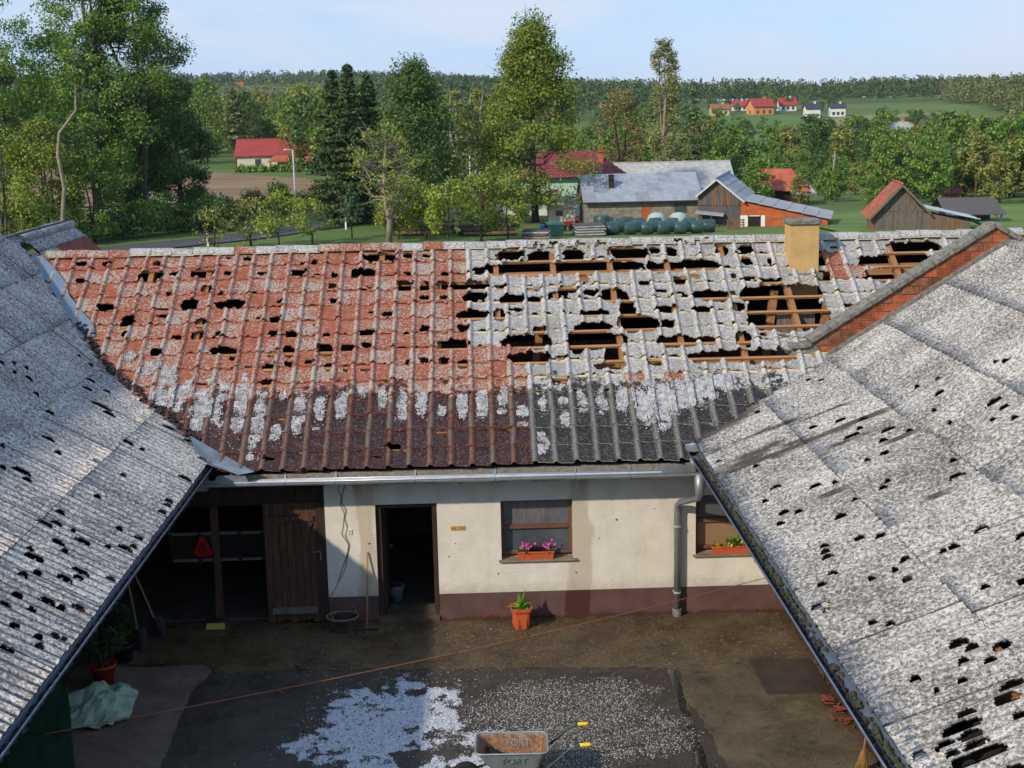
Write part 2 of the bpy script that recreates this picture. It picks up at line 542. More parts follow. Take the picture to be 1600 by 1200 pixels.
simple('rust_dark', (0.045, 0.03, 0.024), 0.8, 0.2, var=0.4, scale=10)
simple('bristle_yellow', (0.46, 0.42, 0.09), 0.8, var=0.25, scale=40)
simple('straw', (0.28, 0.15, 0.05), 0.9, var=0.35, scale=30)
simple('tarp_green', (0.30, 0.42, 0.30), 0.45, var=0.22, scale=5)
simple('board_green', (0.010, 0.045, 0.026), 0.5, var=0.5, scale=4)
simple('rope', (0.26, 0.10, 0.04), 0.8, var=0.25, scale=30)
simple('sign_red', (0.75, 0.025, 0.012), 0.4, var=0.06)
simple('sign_red_dark', (0.38, 0.012, 0.008), 0.4, var=0.06)
simple('galv', (0.30, 0.34, 0.34), 0.5, 0.55, var=0.18, scale=7)
simple('handle_green', (0.015, 0.055, 0.045), 0.45, var=0.2)
simple('grip_yellow', (0.75, 0.50, 0.01), 0.45, var=0.1)
simple('rubber', (0.012, 0.012, 0.012), 0.8, var=0.3)
t = NT('barrow_inside', 0.75)
p = t.sep(t.obj())
nn = t.noise(12, 5, 0.65)
rust = t.step(t.math('SUBTRACT', t.math('MULTIPLY', nn, 0.22), p[2]), -0.53, -0.45)
t.color(t.mix(rust, (0.24, 0.25, 0.23), t.ramp(t.noise(25, 5, 0.7), [(0.35, (0.10, 0.05, 0.028)), (0.65, (0.33, 0.18, 0.09))])))
MAT['barrow_inside'] = t.m
t = NT('glass_dark', 0.12, spec=0.6)
t.color(t.ramp(t.noise(2.5, 4, 0.6), [(0.35, (0.055, 0.065, 0.07)), (0.7, (0.10, 0.115, 0.12))]))
MAT['glass_dark'] = t.m
t = NT('glass_dirty', 0.35, spec=0.5)
st = t.noise(1.0, 3, 0.6, stretch=(22, 1, 0.6))
col = t.ramp(t.noise(5, 4, 0.6), [(0.3, (0.085, 0.085, 0.085)), (0.7, (0.15, 0.15, 0.15))])
px = t.sep(t.pos())
m = t.math('MULTIPLY', t.step(st, 0.58, 0.66), t.math('MULTIPLY', t.step(px[2], 1.64, 1.85), t.math('SUBTRACT', 1.0, t.step(px[0], 0.95, 1.1))))
t.color(t.mix(t.math('MULTIPLY', m, 0.7), col, (0.36, 0.20, 0.16)))
MAT['glass_dirty'] = t.m
simple('pane_tan', (0.27, 0.17, 0.09), 0.5, var=0.12, scale=3)

# hail: grains of ice
t = NT('hail', 0.5, spec=0.45)
t.color(t.ramp(t.noise(30, 4, 0.6), [(0.3, (0.30, 0.315, 0.33)), (0.62, (0.62, 0.64, 0.66))]))
t.b.inputs['Subsurface Weight'].default_value = 0.0
MAT['hail'] = t.m
t = NT('hail_dirty', 0.6, spec=0.4)
rpi = t.n('ShaderNodeNewGeometry').outputs['Random Per Island']
t.color(t.ramp(rpi, [(0.0, (0.03, 0.026, 0.02)), (0.4, (0.085, 0.072, 0.056)), (0.72, (0.19, 0.17, 0.14)), (0.95, (0.56, 0.54, 0.50))]))
MAT['hail_dirty'] = t.m

t = NT('gravel_dark', 0.7, spec=0.35)
rpi = t.n('ShaderNodeNewGeometry').outputs['Random Per Island']
t.color(t.ramp(rpi, [(0.0, (0.02, 0.017, 0.014)), (0.5, (0.09, 0.078, 0.062)), (0.88, (0.20, 0.18, 0.15)), (0.95, (0.55, 0.55, 0.53))]))
MAT['gravel_dark'] = t.m

t = NT('hail_roof', 0.6, spec=0.35)
t.color(t.ramp(t.noise(9, 5, 0.7), [(0.32, (0.16, 0.155, 0.15)), (0.5, (0.40, 0.405, 0.41)), (0.68, (0.58, 0.59, 0.60))]))
MAT['hail_roof'] = t.m

# courtyard surfaces: wet
def wet_ground(name, dark, light, grain, speck, rough_lo=0.35, rough_hi=0.8, moss=0.0):
    t = NT(name, 0.6, spec=0.4)
    n1 = t.noise(1.3, 5, 0.62)
    n2 = t.noise(grain, 3, 0.7)
    n3 = t.noise(6, 4, 0.6)
    col = t.ramp(n1, [(0.32, dark), (0.68, light)])
    col = t.mix(t.step(n2, 0.5, 0.72), col, tuple(min(1, x * speck) for x in light))
    col = t.mix(t.math('MULTIPLY', t.step(n3, 0.55, 0.7), 0.5), col, tuple(x * 0.5 for x in dark))
    if moss:
        ms = t.step(t.noise(3.2, 5, 0.7), 0.60 - moss, 0.68 - moss)
        col = t.mix(t.math('MULTIPLY', ms, 0.55), col, (0.10, 0.085, 0.022))
    t.color(col)
    t.rough(t.ramp(t.noise(2.1, 4, 0.6), [(0.35, (rough_lo,) * 3), (0.6, (rough_hi,) * 3)]))
    t.bump(n2, 0.7, 0.012)
    MAT[name] = t.m
wet_ground('asphalt', (0.020, 0.015, 0.0105), (0.052, 0.041, 0.029), 48, 2.6, 0.16, 0.75)
wet_ground('apron', (0.020, 0.013, 0.0065), (0.098, 0.067, 0.034), 60, 2.6, 0.18, 0.8, 0.05)
wet_ground('concrete_brown', (0.030, 0.024, 0.013), (0.125, 0.10, 0.06), 45, 1.6, 0.2, 0.8)
wet_ground('concrete_tan', (0.085, 0.062, 0.042), (0.16, 0.125, 0.09), 50, 1.5, 0.5, 0.85)
wet_ground('hatch_steel', (0.026, 0.018, 0.015), (0.042, 0.030, 0.025), 30, 1.3, 0.35, 0.6)
t = NT('water', 0.04, spec=0.5); t.color((0.02, 0.019, 0.018)); MAT['water'] = t.m

# ------------------------------------------------------------------ foliage and land materials
def leaf_mat(name, dark, light, trans=0.25, big=0.35):
    t = NT(name, 0.6, spec=0.25)
    r = t.n('ShaderNodeNewGeometry').outputs['Random Per Island']
    nb = t.noise(big, 3, 0.6)
    f = t.math('ADD', t.math('MULTIPLY', r, 0.55), t.math('MULTIPLY', nb, 0.5))
    col = t.ramp(f, [(0.25, dark), (0.8, light)])
    t.color(col)
    if trans:
        tr = t.n('ShaderNodeBsdfTranslucent')
        t.l(col, tr.inputs['Color'])
        mx = t.n('ShaderNodeMixShader')
        mx.inputs[0].default_value = trans
        out = t.t.nodes['Material Output']
        t.l(t.b.outputs[0], mx.inputs[1]); t.l(tr.outputs[0], mx.inputs[2])
        t.l(mx.outputs[0], out.inputs['Surface'])
    MAT[name] = t.m
    return t.m
leaf_mat('leaf_mid', (0.068, 0.136, 0.025), (0.255, 0.396, 0.067))
leaf_mat('leaf_deep', (0.039, 0.087, 0.024), (0.153, 0.253, 0.054))
leaf_mat('leaf_bright', (0.156, 0.289, 0.026), (0.396, 0.393, 0.073))
leaf_mat('leaf_lime', (0.139, 0.210, 0.026), (0.386, 0.406, 0.090))
leaf_mat('leaf_olive', (0.142, 0.157, 0.037), (0.394, 0.396, 0.101))
leaf_mat('leaf_brown', (0.188, 0.139, 0.048), (0.396, 0.322, 0.109))
leaf_mat('leaf_fresh', (0.109, 0.160, 0.022), (0.320, 0.385, 0.062))
leaf_mat('leaf_poplar', (0.218, 0.232, 0.063), (0.396, 0.414, 0.171))
leaf_mat('needle', (0.024, 0.052, 0.017), (0.113, 0.168, 0.050), 0.1)
leaf_mat('needle_blue', (0.040, 0.085, 0.040), (0.140, 0.231, 0.106), 0.1)
leaf_mat('needle_pine', (0.058, 0.090, 0.027), (0.214, 0.260, 0.078), 0.1)
leaf_mat('forest_mix', (0.030, 0.061, 0.022), (0.127, 0.181, 0.050), 0.12, 0.09)
leaf_mat('forest_pale', (0.057, 0.086, 0.026), (0.254, 0.266, 0.081), 0.12, 0.07)
leaf_mat('plant_leaf', (0.075, 0.165, 0.022), (0.246, 0.435, 0.051))
leaf_mat('oleander_leaf', (0.018, 0.052, 0.018), (0.078, 0.141, 0.043), 0.1, 4)
simple('bark', (0.10, 0.08, 0.055), 0.95, var=0.4, scale=4, bump=0.5)
simple('bark_dark', (0.045, 0.036, 0.026), 0.95, var=0.4, scale=4, bump=0.5)
simple('bark_pale', (0.26, 0.21, 0.15), 0.9, var=0.3, scale=3, bump=0.3)
simple('bark_birch', (0.50, 0.46, 0.40), 0.85, var=0.35, scale=3)
simple('bark_pine', (0.20, 0.085, 0.04), 0.95, var=0.35, scale=3)

t = NT('grass_land', 0.95)
n1 = t.noise(0.012, 4, 0.55); n2 = t.noise(0.35, 5, 0.65); n3 = t.noise(2.5, 4, 0.7)
col = t.ramp(n1, [(0.35, (0.070, 0.125, 0.022)), (0.5, (0.11, 0.175, 0.034)), (0.65, (0.155, 0.20, 0.05))])
col = t.mix(t.math('MULTIPLY', t.step(n2, 0.45, 0.7), 0.45), col, (0.13, 0.15, 0.05))
col = t.mix(t.math('MULTIPLY', t.step(n3, 0.45, 0.7), 0.6), col, (0.045, 0.075, 0.015))
t.color(col); t.bump(n3, 0.6, 0.2)
MAT['grass_land'] = t.m
def field_mat(name, c1, c2, ang, per=0.9, big=0.05):
    t = NT(name, 0.95)
    mp = t.n('ShaderNodeMapping'); mp.inputs['Rotation'].default_value = (0, 0, ang)
    t.l(t.pos(), mp.inputs['Vector'])
    w = t.noise(per, 3, 0.6, vec=mp.outputs[0], stretch=(0.03, 1.0, 1.0))
    b = t.noise(big, 4, 0.6)
    col = t.ramp(t.math('ADD', t.math('MULTIPLY', w, 0.6), t.math('MULTIPLY', b, 0.4)), [(0.36, c1), (0.64, c2)])
    t.color(col); t.bump(w, 0.5, 0.15)
    MAT[name] = t.m
field_mat('field_soil', (0.15, 0.092, 0.042), (0.31, 0.205, 0.105), 0.35)
field_mat('field_green', (0.065, 0.13, 0.025), (0.115, 0.20, 0.04), 0.6)
field_mat('field_straw', (0.17, 0.16, 0.055), (0.28, 0.25, 0.10), 0.2)
field_mat('field_bright', (0.08, 0.145, 0.022), (0.15, 0.225, 0.042), 0.5, 0.5)
simple('road_asphalt', (0.075, 0.077, 0.08), 0.85, var=0.25, scale=0.8)
simple('road_paint', (0.75, 0.75, 0.72), 0.7, var=0.1)

# ------------------------------------------------------------------ terrain
PR = ((0, 0), (30, 0), (100, -1), (180, -3.5), (400, -4), (500, -.7), (560, 2), (650, 6), (750, 9), (1000, 11), (1500, 12), (3000, 12))
PL = ((0, 0), (30, 0), (100, -1), (180, -1.2), (250, -.5), (500, 5), (900, 18), (1300, 35), (1700, 37), (3000, 37))
PRx, PRz = [a for a, b in PR], [b for a, b in PR]
PLx, PLz = [a for a, b in PL], [b for a, b in PL]
def gz(x, y):
    x = np.asarray(x, float); y = np.asarray(y, float)
    r = np.hypot(x, y)
    b = x / np.maximum(y, 1.0)
    k = np.clip((b + .1) / .3, 0, 1)
    k = k * k * (3 - 2 * k)
    k = np.where(y < 1, 0.5, k)
    und = (fbm(x / 140., y / 140., 5) - .5) * 4.0 * np.clip((r - 300) / 400, 0, 1)
    return np.interp(r, PLx, PLz) * (1 - k) + np.interp(r, PRx, PRz) * k + und
def gzf(x, y):
    return float(gz(x, y))

def terrain():
    ang = sorted(set([round(a, 3) for a in np.arange(-34, 34.1, 0.75)] + [float(a) for a in range(-180, 180, 12) if abs(a) > 34]))
    ang = np.array(ang)
    rr = np.array([0.01, 6, 12, 18, 24, 30, 36, 44, 54, 64, 76, 88, 100, 112, 124, 138, 152, 168, 184, 200, 220, 240, 260, 285, 310, 340, 370, 400, 435, 470, 505, 540, 575, 610, 650, 700, 750, 800, 860, 930, 1000, 1080, 1160, 1240, 1330, 1450, 1600, 1800, 2100, 2500, 3000])
    A, R_ = np.meshgrid(np.radians(ang), rr)
    X, Y = R_ * np.sin(A), R_ * np.cos(A)
    Z = gz(X, Y) - 0.03
    n, m = len(rr), len(ang)
    v = np.stack([X, Y, Z], -1).reshape(-1, 3)
    i, j = np.meshgrid(np.arange(n - 1), np.arange(m), indexing='ij')
    j2 = (j + 1) % m
    f = np.stack([i * m + j, i * m + j2, (i + 1) * m + j2, (i + 1) * m + j], -1).reshape(-1, 4)
    me = mesh_np('ground', v, f, MAT['grass_land'], smooth=True)
    return tag(link(bpy.data.objects.new('ground', me)), 'wide green farmland rising to wooded hills behind the farm', None, None, 'structure')
terrain()

def inside(px, py, poly):
    c = np.zeros(px.shape, bool)
    n = len(poly)
    for i in range(n):
        x0, y0 = poly[i]; x1, y1 = poly[(i + 1) % n]
        cond = ((y0 > py) != (y1 > py)) & (px < (x1 - x0) * (py - y0) / ((y1 - y0) + 1e-12) + x0)
        c ^= cond
    return c
def draped(name, poly, cell, mat, lift, label):
    """a sheet over the land with the outline of a polygon"""
    xs = [p[0] for p in poly]; ys = [p[1] for p in poly]
    gx = np.arange(min(xs), max(xs) + cell, cell); gy = np.arange(min(ys), max(ys) + cell, cell)
    X, Y = np.meshgrid(gx, gy, indexing='ij')
    n, m = X.shape
    i, j = np.meshgrid(np.arange(n - 1), np.arange(m - 1), indexing='ij')
    cx, cy = (X[:-1, :-1] + X[1:, 1:]) / 2, (Y[:-1, :-1] + Y[1:, 1:]) / 2
    ok = inside(cx, cy, poly)
    f = np.stack([i * m + j, (i + 1) * m + j, (i + 1) * m + j + 1, i * m + j + 1], -1)[ok]
    v = np.stack([X, Y, gz(X, Y) + lift], -1).reshape(-1, 3)
    used, inv = np.unique(f, return_inverse=True)
    me = mesh_np(name, v[used], inv.reshape(f.shape), mat, smooth=True)
    return tag(link(bpy.data.objects.new(name, me)), label, None, None, 'structure')
draped('ploughed_field', [(-100, 250), (-62, 246), (-40, 226), (-14.5, 192), (-13.5, 166), (-37, 157), (-70, 150), (-100, 148)], 1.6, MAT['field_soil'], 0.12, 'bare brown ploughed field in front of the red roofed house')
draped('meadow', [(26, 100), (32, 132), (52, 150), (90, 150), (90, 96), (40, 84)], 2.0, MAT['field_bright'], 0.10, 'bright green mown meadow around the old sheds')
draped('crop_field', [(86, 362), (86, 402), (150, 420), (150, 372)], 5, MAT['field_green'], 0.5, 'green crop strip beyond the tree belt')
draped('stubble_field', [(74, 318), (74, 352), (140, 360), (140, 322)], 5, MAT['field_straw'], 0.5, 'straw coloured strip beyond the tree belt')
draped('hill_field', [(128, 492), (134, 548), (190, 556), (178, 470), (160, 476)], 6, MAT['field_straw'], 0.6, 'pale stubble field below the wood on the hill')
draped('hill_meadow', [(84, 470), (84, 590), (132, 575), (126, 480)], 6, MAT['field_green'], 0.6, 'green meadow below the white houses')
draped('terraced_field', [(-172, 1010), (-150, 800), (-95, 620), (-60, 640), (-90, 860), (-110, 1010)], 10, MAT['field_green'], 0.8, 'green slope under the hilltop house')
draped('stubble_terrace', [(-165, 985), (-168, 1040), (-112, 1040), (-112, 985)], 8, MAT['field_straw'], 1.6, 'pale strip across the slope under the hilltop house')

def strip(name, pts, w, mat, lift, label):
    pts = [Vector((x, y, 0)) for x, y in pts]
    fine = []
    for a, b in zip(pts[:-1], pts[1:]):
        for k in range(6):
            fine.append(a.lerp(b, k / 6))
    fine.append(pts[-1])
    v = []
    for i, p in enumerate(fine):
        d = (fine[min(i + 1, len(fine) - 1)] - fine[max(i - 1, 0)]).normalized()
        s = Vector((-d.y, d.x, 0)) * w / 2
        for q in (p + s, p, p - s):
            v.append((q.x, q.y, gzf(q.x, q.y) + lift))
    f = []
    for i in range(len(fine) - 1):
        for k in range(2):
            f.append((i * 3 + k, i * 3 + k + 1, i * 3 + 4 + k, i * 3 + 3 + k))
    me = mesh_np(name, v, f, mat, smooth=True)
    return tag(link(bpy.data.objects.new(name, me)), label, None, None, 'structure')
strip('road', [(-40, 96), (-27, 102), (-19, 111), (-12.5, 123), (-5, 135), (4, 146), (20, 158)], 5.2, MAT['road_asphalt'], 0.06, 'grey asphalt country road curving behind the farm')

# ------------------------------------------------------------------ the farm: roof frames
TILE_HOLES=[(-7.63,5.56,0.19,0.17),(-7.13,5.55,0.17,0.17),(-6.76,5.7,0.11,0.1),(-6.16,5.52,0.15,0.17),(-7.54,5.07,0.17,0.15),(-6.23,5.15,0.46,0.33),(-5.78,5.2,0.17,0.13),(-5.26,5.18,0.42,0.23),(-5.12,4.7,0.21,0.26),(-5.8,4.62,0.12,0.16),(-4.83,4.57,0.08,0.16),(-5.37,4.27,0.33,0.32),(-4.63,4.25,0.53,0.25),(-6.92,4.24,0.33,0.22),(-6.44,3.83,0.24,0.31),(-5.81,3.99,0.24,0.09),(-5.09,3.73,0.18,0.28),(-5.11,3.4,0.2,0.24),(-6.45,3.48,0.1,0.18),(-5.48,3.35,0.16,0.11),(-4.74,3.42,0.1,0.12),(-5.79,2.95,0.24,0.24),(-4.62,2.96,0.43,0.21),(-4.11,5.15,0.17,0.13),(-4.76,5.16,0.15,0.13),(-4.45,5.59,0.17,0.15),(-4.81,5.65,0.11,0.08),(-3.54,0.25,0.18,0.1),(-4.46,1.42,0.22,0.08),(-4.45,5.59,0.16,0.14),(-4.09,5.15,0.16,0.11),(-3.41,5.14,0.28,0.22),(-3.38,5.43,0.14,0.06),(-3.14,5.46,0.12,0.14),(-3.07,5.06,0.14,0.05),(-2.73,5.04,0.12,0.16),(-1.88,5.55,0.6,0.23),(-2.16,5.58,0.12,0.13),(-2.32,5.09,0.18,0.32),(-2.08,5.08,0.28,0.25),(-1.34,5.6,0.18,0.16),(-1.0,5.56,0.16,0.1),(-1.35,5.05,0.14,0.09),(-0.63,4.99,0.12,0.13),(-2.75,4.71,0.14,0.19),(-2.69,4.29,0.19,0.13),(-2.06,4.65,0.12,0.09),(-1.38,4.67,0.29,0.31),(-1.01,4.66,0.16,0.31),(-0.67,4.66,0.24,0.25),(-0.18,4.64,0.61,0.24),(-1.02,4.3,0.18,0.15),(-0.65,4.31,0.18,0.13),(-4.55,4.28,0.23,0.21),(-4.39,4.27,0.1,0.18),(-4.04,3.84,0.13,0.08),(-3.74,3.79,0.19,0.22),(-3.7,4.3,0.1,0.15),(-1.69,3.86,0.21,0.17),(-2.0,3.91,0.13,0.07),(-3.01,3.66,0.07,0.09),(-3.74,3.42,0.17,0.14),(-3.42,3.35,0.19,0.2),(-2.78,3.3,0.13,0.14),(-2.05,3.34,0.23,0.16),(-1.31,3.27,0.11,0.14),(-0.99,3.42,0.19,0.17),(-0.31,3.42,0.19,0.16),(-0.15,3.78,0.5,0.24),(-3.43,2.9,0.22,0.28),(-2.78,2.92,0.3,0.25),(-2.37,2.94,0.21,0.2),(-2.03,2.99,0.19,0.17),(-0.48,2.94,0.52,0.25),(-3.4,2.57,0.17,0.15),(-3.03,2.6,0.17,0.11),(-3.74,2.47,0.18,0.27),(-2.69,2.46,0.13,0.22),(-2.39,2.4,0.09,0.14),(-2.01,2.35,0.18,0.07),(-1.28,2.53,0.09,0.11),(-1.0,2.57,0.18,0.19),(-0.65,2.55,0.18,0.19),(-0.3,2.45,0.17,0.25),(0.06,2.86,0.11,0.07),(-3.74,2.06,0.22,0.2),(-4.39,2.86,0.13,0.31),(-3.72,2.83,0.13,0.14),(-1.49,0.44,0.24,0.12),(-3.56,0.25,0.17,0.12),(-3.42,1.18,0.12,0.08),(-1.76,0.22,0.15,0.06),(-0.66,0.71,0.24,0.09),(0.02,5.09,0.18,0.18),(-0.09,4.29,0.36,0.22),(0.42,4.56,0.18,0.09),(0.62,4.2,0.36,0.22),(1.04,4.16,0.2,0.15),(1.47,4.27,0.28,0.17),(1.7,4.44,0.28,0.16),(1.06,4.47,0.24,0.08),(0.69,3.89,0.2,0.09),(-0.14,3.74,0.43,0.21),(0.37,3.78,0.16,0.3),(1.08,3.28,0.19,0.21),(0.83,2.97,0.73,0.32),(0.83,2.54,0.65,0.28),(-0.3,2.95,0.15,0.23),(2.02,4.75,0.16,0.19),(2.11,4.33,0.24,0.16),(2.55,4.25,0.36,0.28),(2.14,3.72,0.43,0.15),(2.9,3.42,0.58,0.39),(2.75,3.84,0.24,0.43),(2.07,3.33,0.51,0.21),(2.16,2.97,0.77,0.35),(1.75,2.93,0.23,0.52),(2.38,2.56,0.27,0.45),(2.3,2.28,0.45,0.14),(1.41,1.96,0.26,0.11),(1.46,2.54,0.19,0.08),(0.7,2.01,0.19,0.08),(3.5,5.05,0.41,0.26),(3.8,5.04,0.25,0.26),(4.26,5.09,0.57,0.29),(3.43,5.59,0.17,0.17),(3.76,5.54,0.17,0.23),(4.74,5.54,0.21,0.3),(5.2,5.55,0.25,0.24),(5.18,5.18,0.16,0.23),(3.83,4.62,0.18,0.26),(4.12,4.75,0.16,0.14),(3.42,4.33,0.18,0.1),(3.14,4.57,0.16,0.13),(3.75,4.24,0.16,0.06),(4.32,4.16,0.52,0.22),(4.12,3.76,0.24,0.12),(3.5,3.82,0.32,0.17),(3.45,3.39,0.21,0.18),(4.85,4.74,0.1,0.13),(5.16,4.66,0.16,0.09),(5.52,4.52,0.28,0.11),(4.81,3.83,0.2,0.18),(3.54,2.89,0.54,0.23),(4.12,2.9,0.23,0.17),(4.74,2.87,0.15,0.29),(3.98,2.44,0.42,0.23),(4.34,2.54,0.38,0.14),(3.08,2.37,0.23,0.17),(2.47,2.33,0.15,0.17),(2.8,1.69,0.15,0.13),(3.47,1.69,0.22,0.19),(1.62,5.1,2.41,0.34),(0.63,5.53,0.45,0.27),(1.21,5.47,0.37,0.27),(1.87,5.48,0.33,0.3),(2.91,5.51,0.58,0.33),(6.93,5.51,0.11,0.08),(8.51,5.5,0.85,0.26),(7.61,5.05,0.46,0.27),(8.26,5.09,0.76,0.47),(7.88,4.64,0.83,0.33),(6.54,4.66,0.25,0.3),(5.14,4.64,0.12,0.1),(4.84,4.72,0.08,0.13),(5.62,5.13,0.06,0.17),(5.52,4.55,0.21,0.09),(4.41,4.09,0.41,0.19),(4.76,4.24,0.08,0.09),(5.65,4.12,1.19,0.48),(5.69,3.54,1.17,0.74),(4.78,3.82,0.16,0.19),(4.76,2.9,0.24,0.36),(5.14,3.01,0.12,0.1),(5.49,2.96,0.2,0.08),(4.96,2.45,1.05,0.29),(6.85,3.77,0.16,0.09),(6.25,3.73,0.24,0.22),(4.1,2.4,0.23,0.17)]
TILE_HAIL=[(-4.13,1.51,0.32,1.7),(-3.8,1.09,0.28,1.36),(-3.48,0.78,0.24,0.49),(-3.12,1.32,0.28,1.07),(-2.77,1.41,0.21,0.67),(-2.4,1.44,0.23,0.72),(-2.04,1.77,0.2,0.31),(-1.69,1.62,0.22,0.57),(-1.34,1.4,0.23,0.77),(-1.02,1.44,0.21,0.67),(-0.66,1.27,0.18,0.36),(-0.32,1.44,0.21,0.77),(0.02,1.4,0.25,0.72),(0.36,1.57,0.25,0.47),(0.37,1.21,0.21,0.13),(0.72,1.2,0.21,0.3),(1.05,1.41,0.16,0.26),(-3.42,1.74,0.16,0.24),(-2.8,0.9,0.14,0.1),(0.7,1.21,0.22,0.26),(1.06,1.33,0.2,0.47),(1.41,1.42,0.18,0.21),(1.41,1.03,0.2,0.46),(1.74,1.41,0.22,0.58),(2.09,1.39,0.24,0.69),(2.42,1.36,0.24,0.68),(2.8,1.13,0.33,0.88),(3.36,1.37,0.66,0.58),(3.84,1.62,0.59,0.54),(4.24,1.82,0.56,0.33),(3.11,0.81,0.29,0.41),(0.99,0.39,0.25,0.59),(0.69,0.88,0.18,0.13),(-6.22,2.85,0.23,0.29),(-5.83,2.55,0.43,0.4),(-5.47,2.25,0.31,0.57),(-5.09,1.96,0.23,0.5),(-4.8,1.78,0.34,0.82),(-4.45,1.99,0.19,0.28),(-4.46,1.71,0.21,0.22),(-4.45,1.07,0.22,0.26),(-3.85,0.26,0.18,0.13)]
LEFT_HOLES=[(3.49,21.28,0.08,0.06),(3.39,21.65,0.06,0.05),(3.21,21.69,0.04,0.05),(3.24,21.2,0.04,0.05),(3.03,21.44,0.13,0.07),(2.66,23.92,0.07,0.05),(2.8,25.11,0.05,0.05),(2.91,23.82,0.04,0.05),(2.75,21.1,0.09,0.05),(2.42,23.1,0.15,0.05),(2.35,22.65,0.16,0.05),(2.09,23.04,0.11,0.05),(2.39,20.67,0.14,0.06),(1.93,22.11,0.36,0.07),(1.75,21.96,0.18,0.05),(2.05,19.68,0.18,0.06),(1.8,19.31,0.08,0.05),(2.39,18.53,0.05,0.05),(2.13,17.82,0.09,0.06),(1.93,18.02,0.23,0.09),(1.78,17.86,0.1,0.05),(0.82,22.7,0.34,0.07),(1.18,21.08,0.15,0.05),(0.93,21.15,0.07,0.05),(0.46,22.42,0.13,0.05),(1.06,23.45,0.13,0.05),(0.3,22.98,0.08,0.05),(0.09,21.88,0.15,0.05),(0.87,19.65,0.07,0.05),(1.84,17.98,0.09,0.05),(1.78,17.86,0.11,0.05),(0.92,18.43,0.07,0.05),(0.12,20.66,0.19,0.05),(0.1,19.5,0.12,0.05),(0.08,19.35,0.1,0.05),(0.08,19.0,0.09,0.05),(0.06,18.86,0.06,0.05),(1.16,16.77,0.17,0.08),(1.06,16.92,0.12,0.05),(1.13,17.37,0.09,0.05),(0.84,17.08,0.04,0.05),(0.4,17.67,0.07,0.05),(0.65,16.85,0.19,0.07),(0.88,16.43,0.15,0.05),(0.36,16.91,0.07,0.05),(0.12,17.63,0.13,0.05),(0.17,17.12,0.18,0.05),(0.1,17.3,0.07,0.05),(1.07,15.89,0.07,0.05),(0.96,15.74,0.25,0.09),(0.52,15.65,0.18,0.07),(0.39,15.68,0.11,0.05),(0.42,15.97,0.22,0.05),(0.08,16.1,0.09,0.05),(0.91,15.2,0.08,0.05),(0.8,15.38,0.1,0.05),(0.49,14.92,0.17,0.07),(0.8,14.66,0.12,0.05),(0.82,14.33,0.12,0.05),(0.57,14.56,0.07,0.05),(0.32,14.8,0.08,0.05),(0.17,15.01,0.14,0.05),(0.58,14.02,0.1,0.05),(0.74,16.25,0.08,0.05),(0.58,14.02,0.1,0.05),(0.31,13.92,0.07,0.05),(0.18,14.1,0.09,0.05),(0.08,14.12,0.04,0.05),(0.52,13.4,0.06,0.08),(0.44,13.53,0.08,0.05),(0.24,13.74,0.07,0.05)]
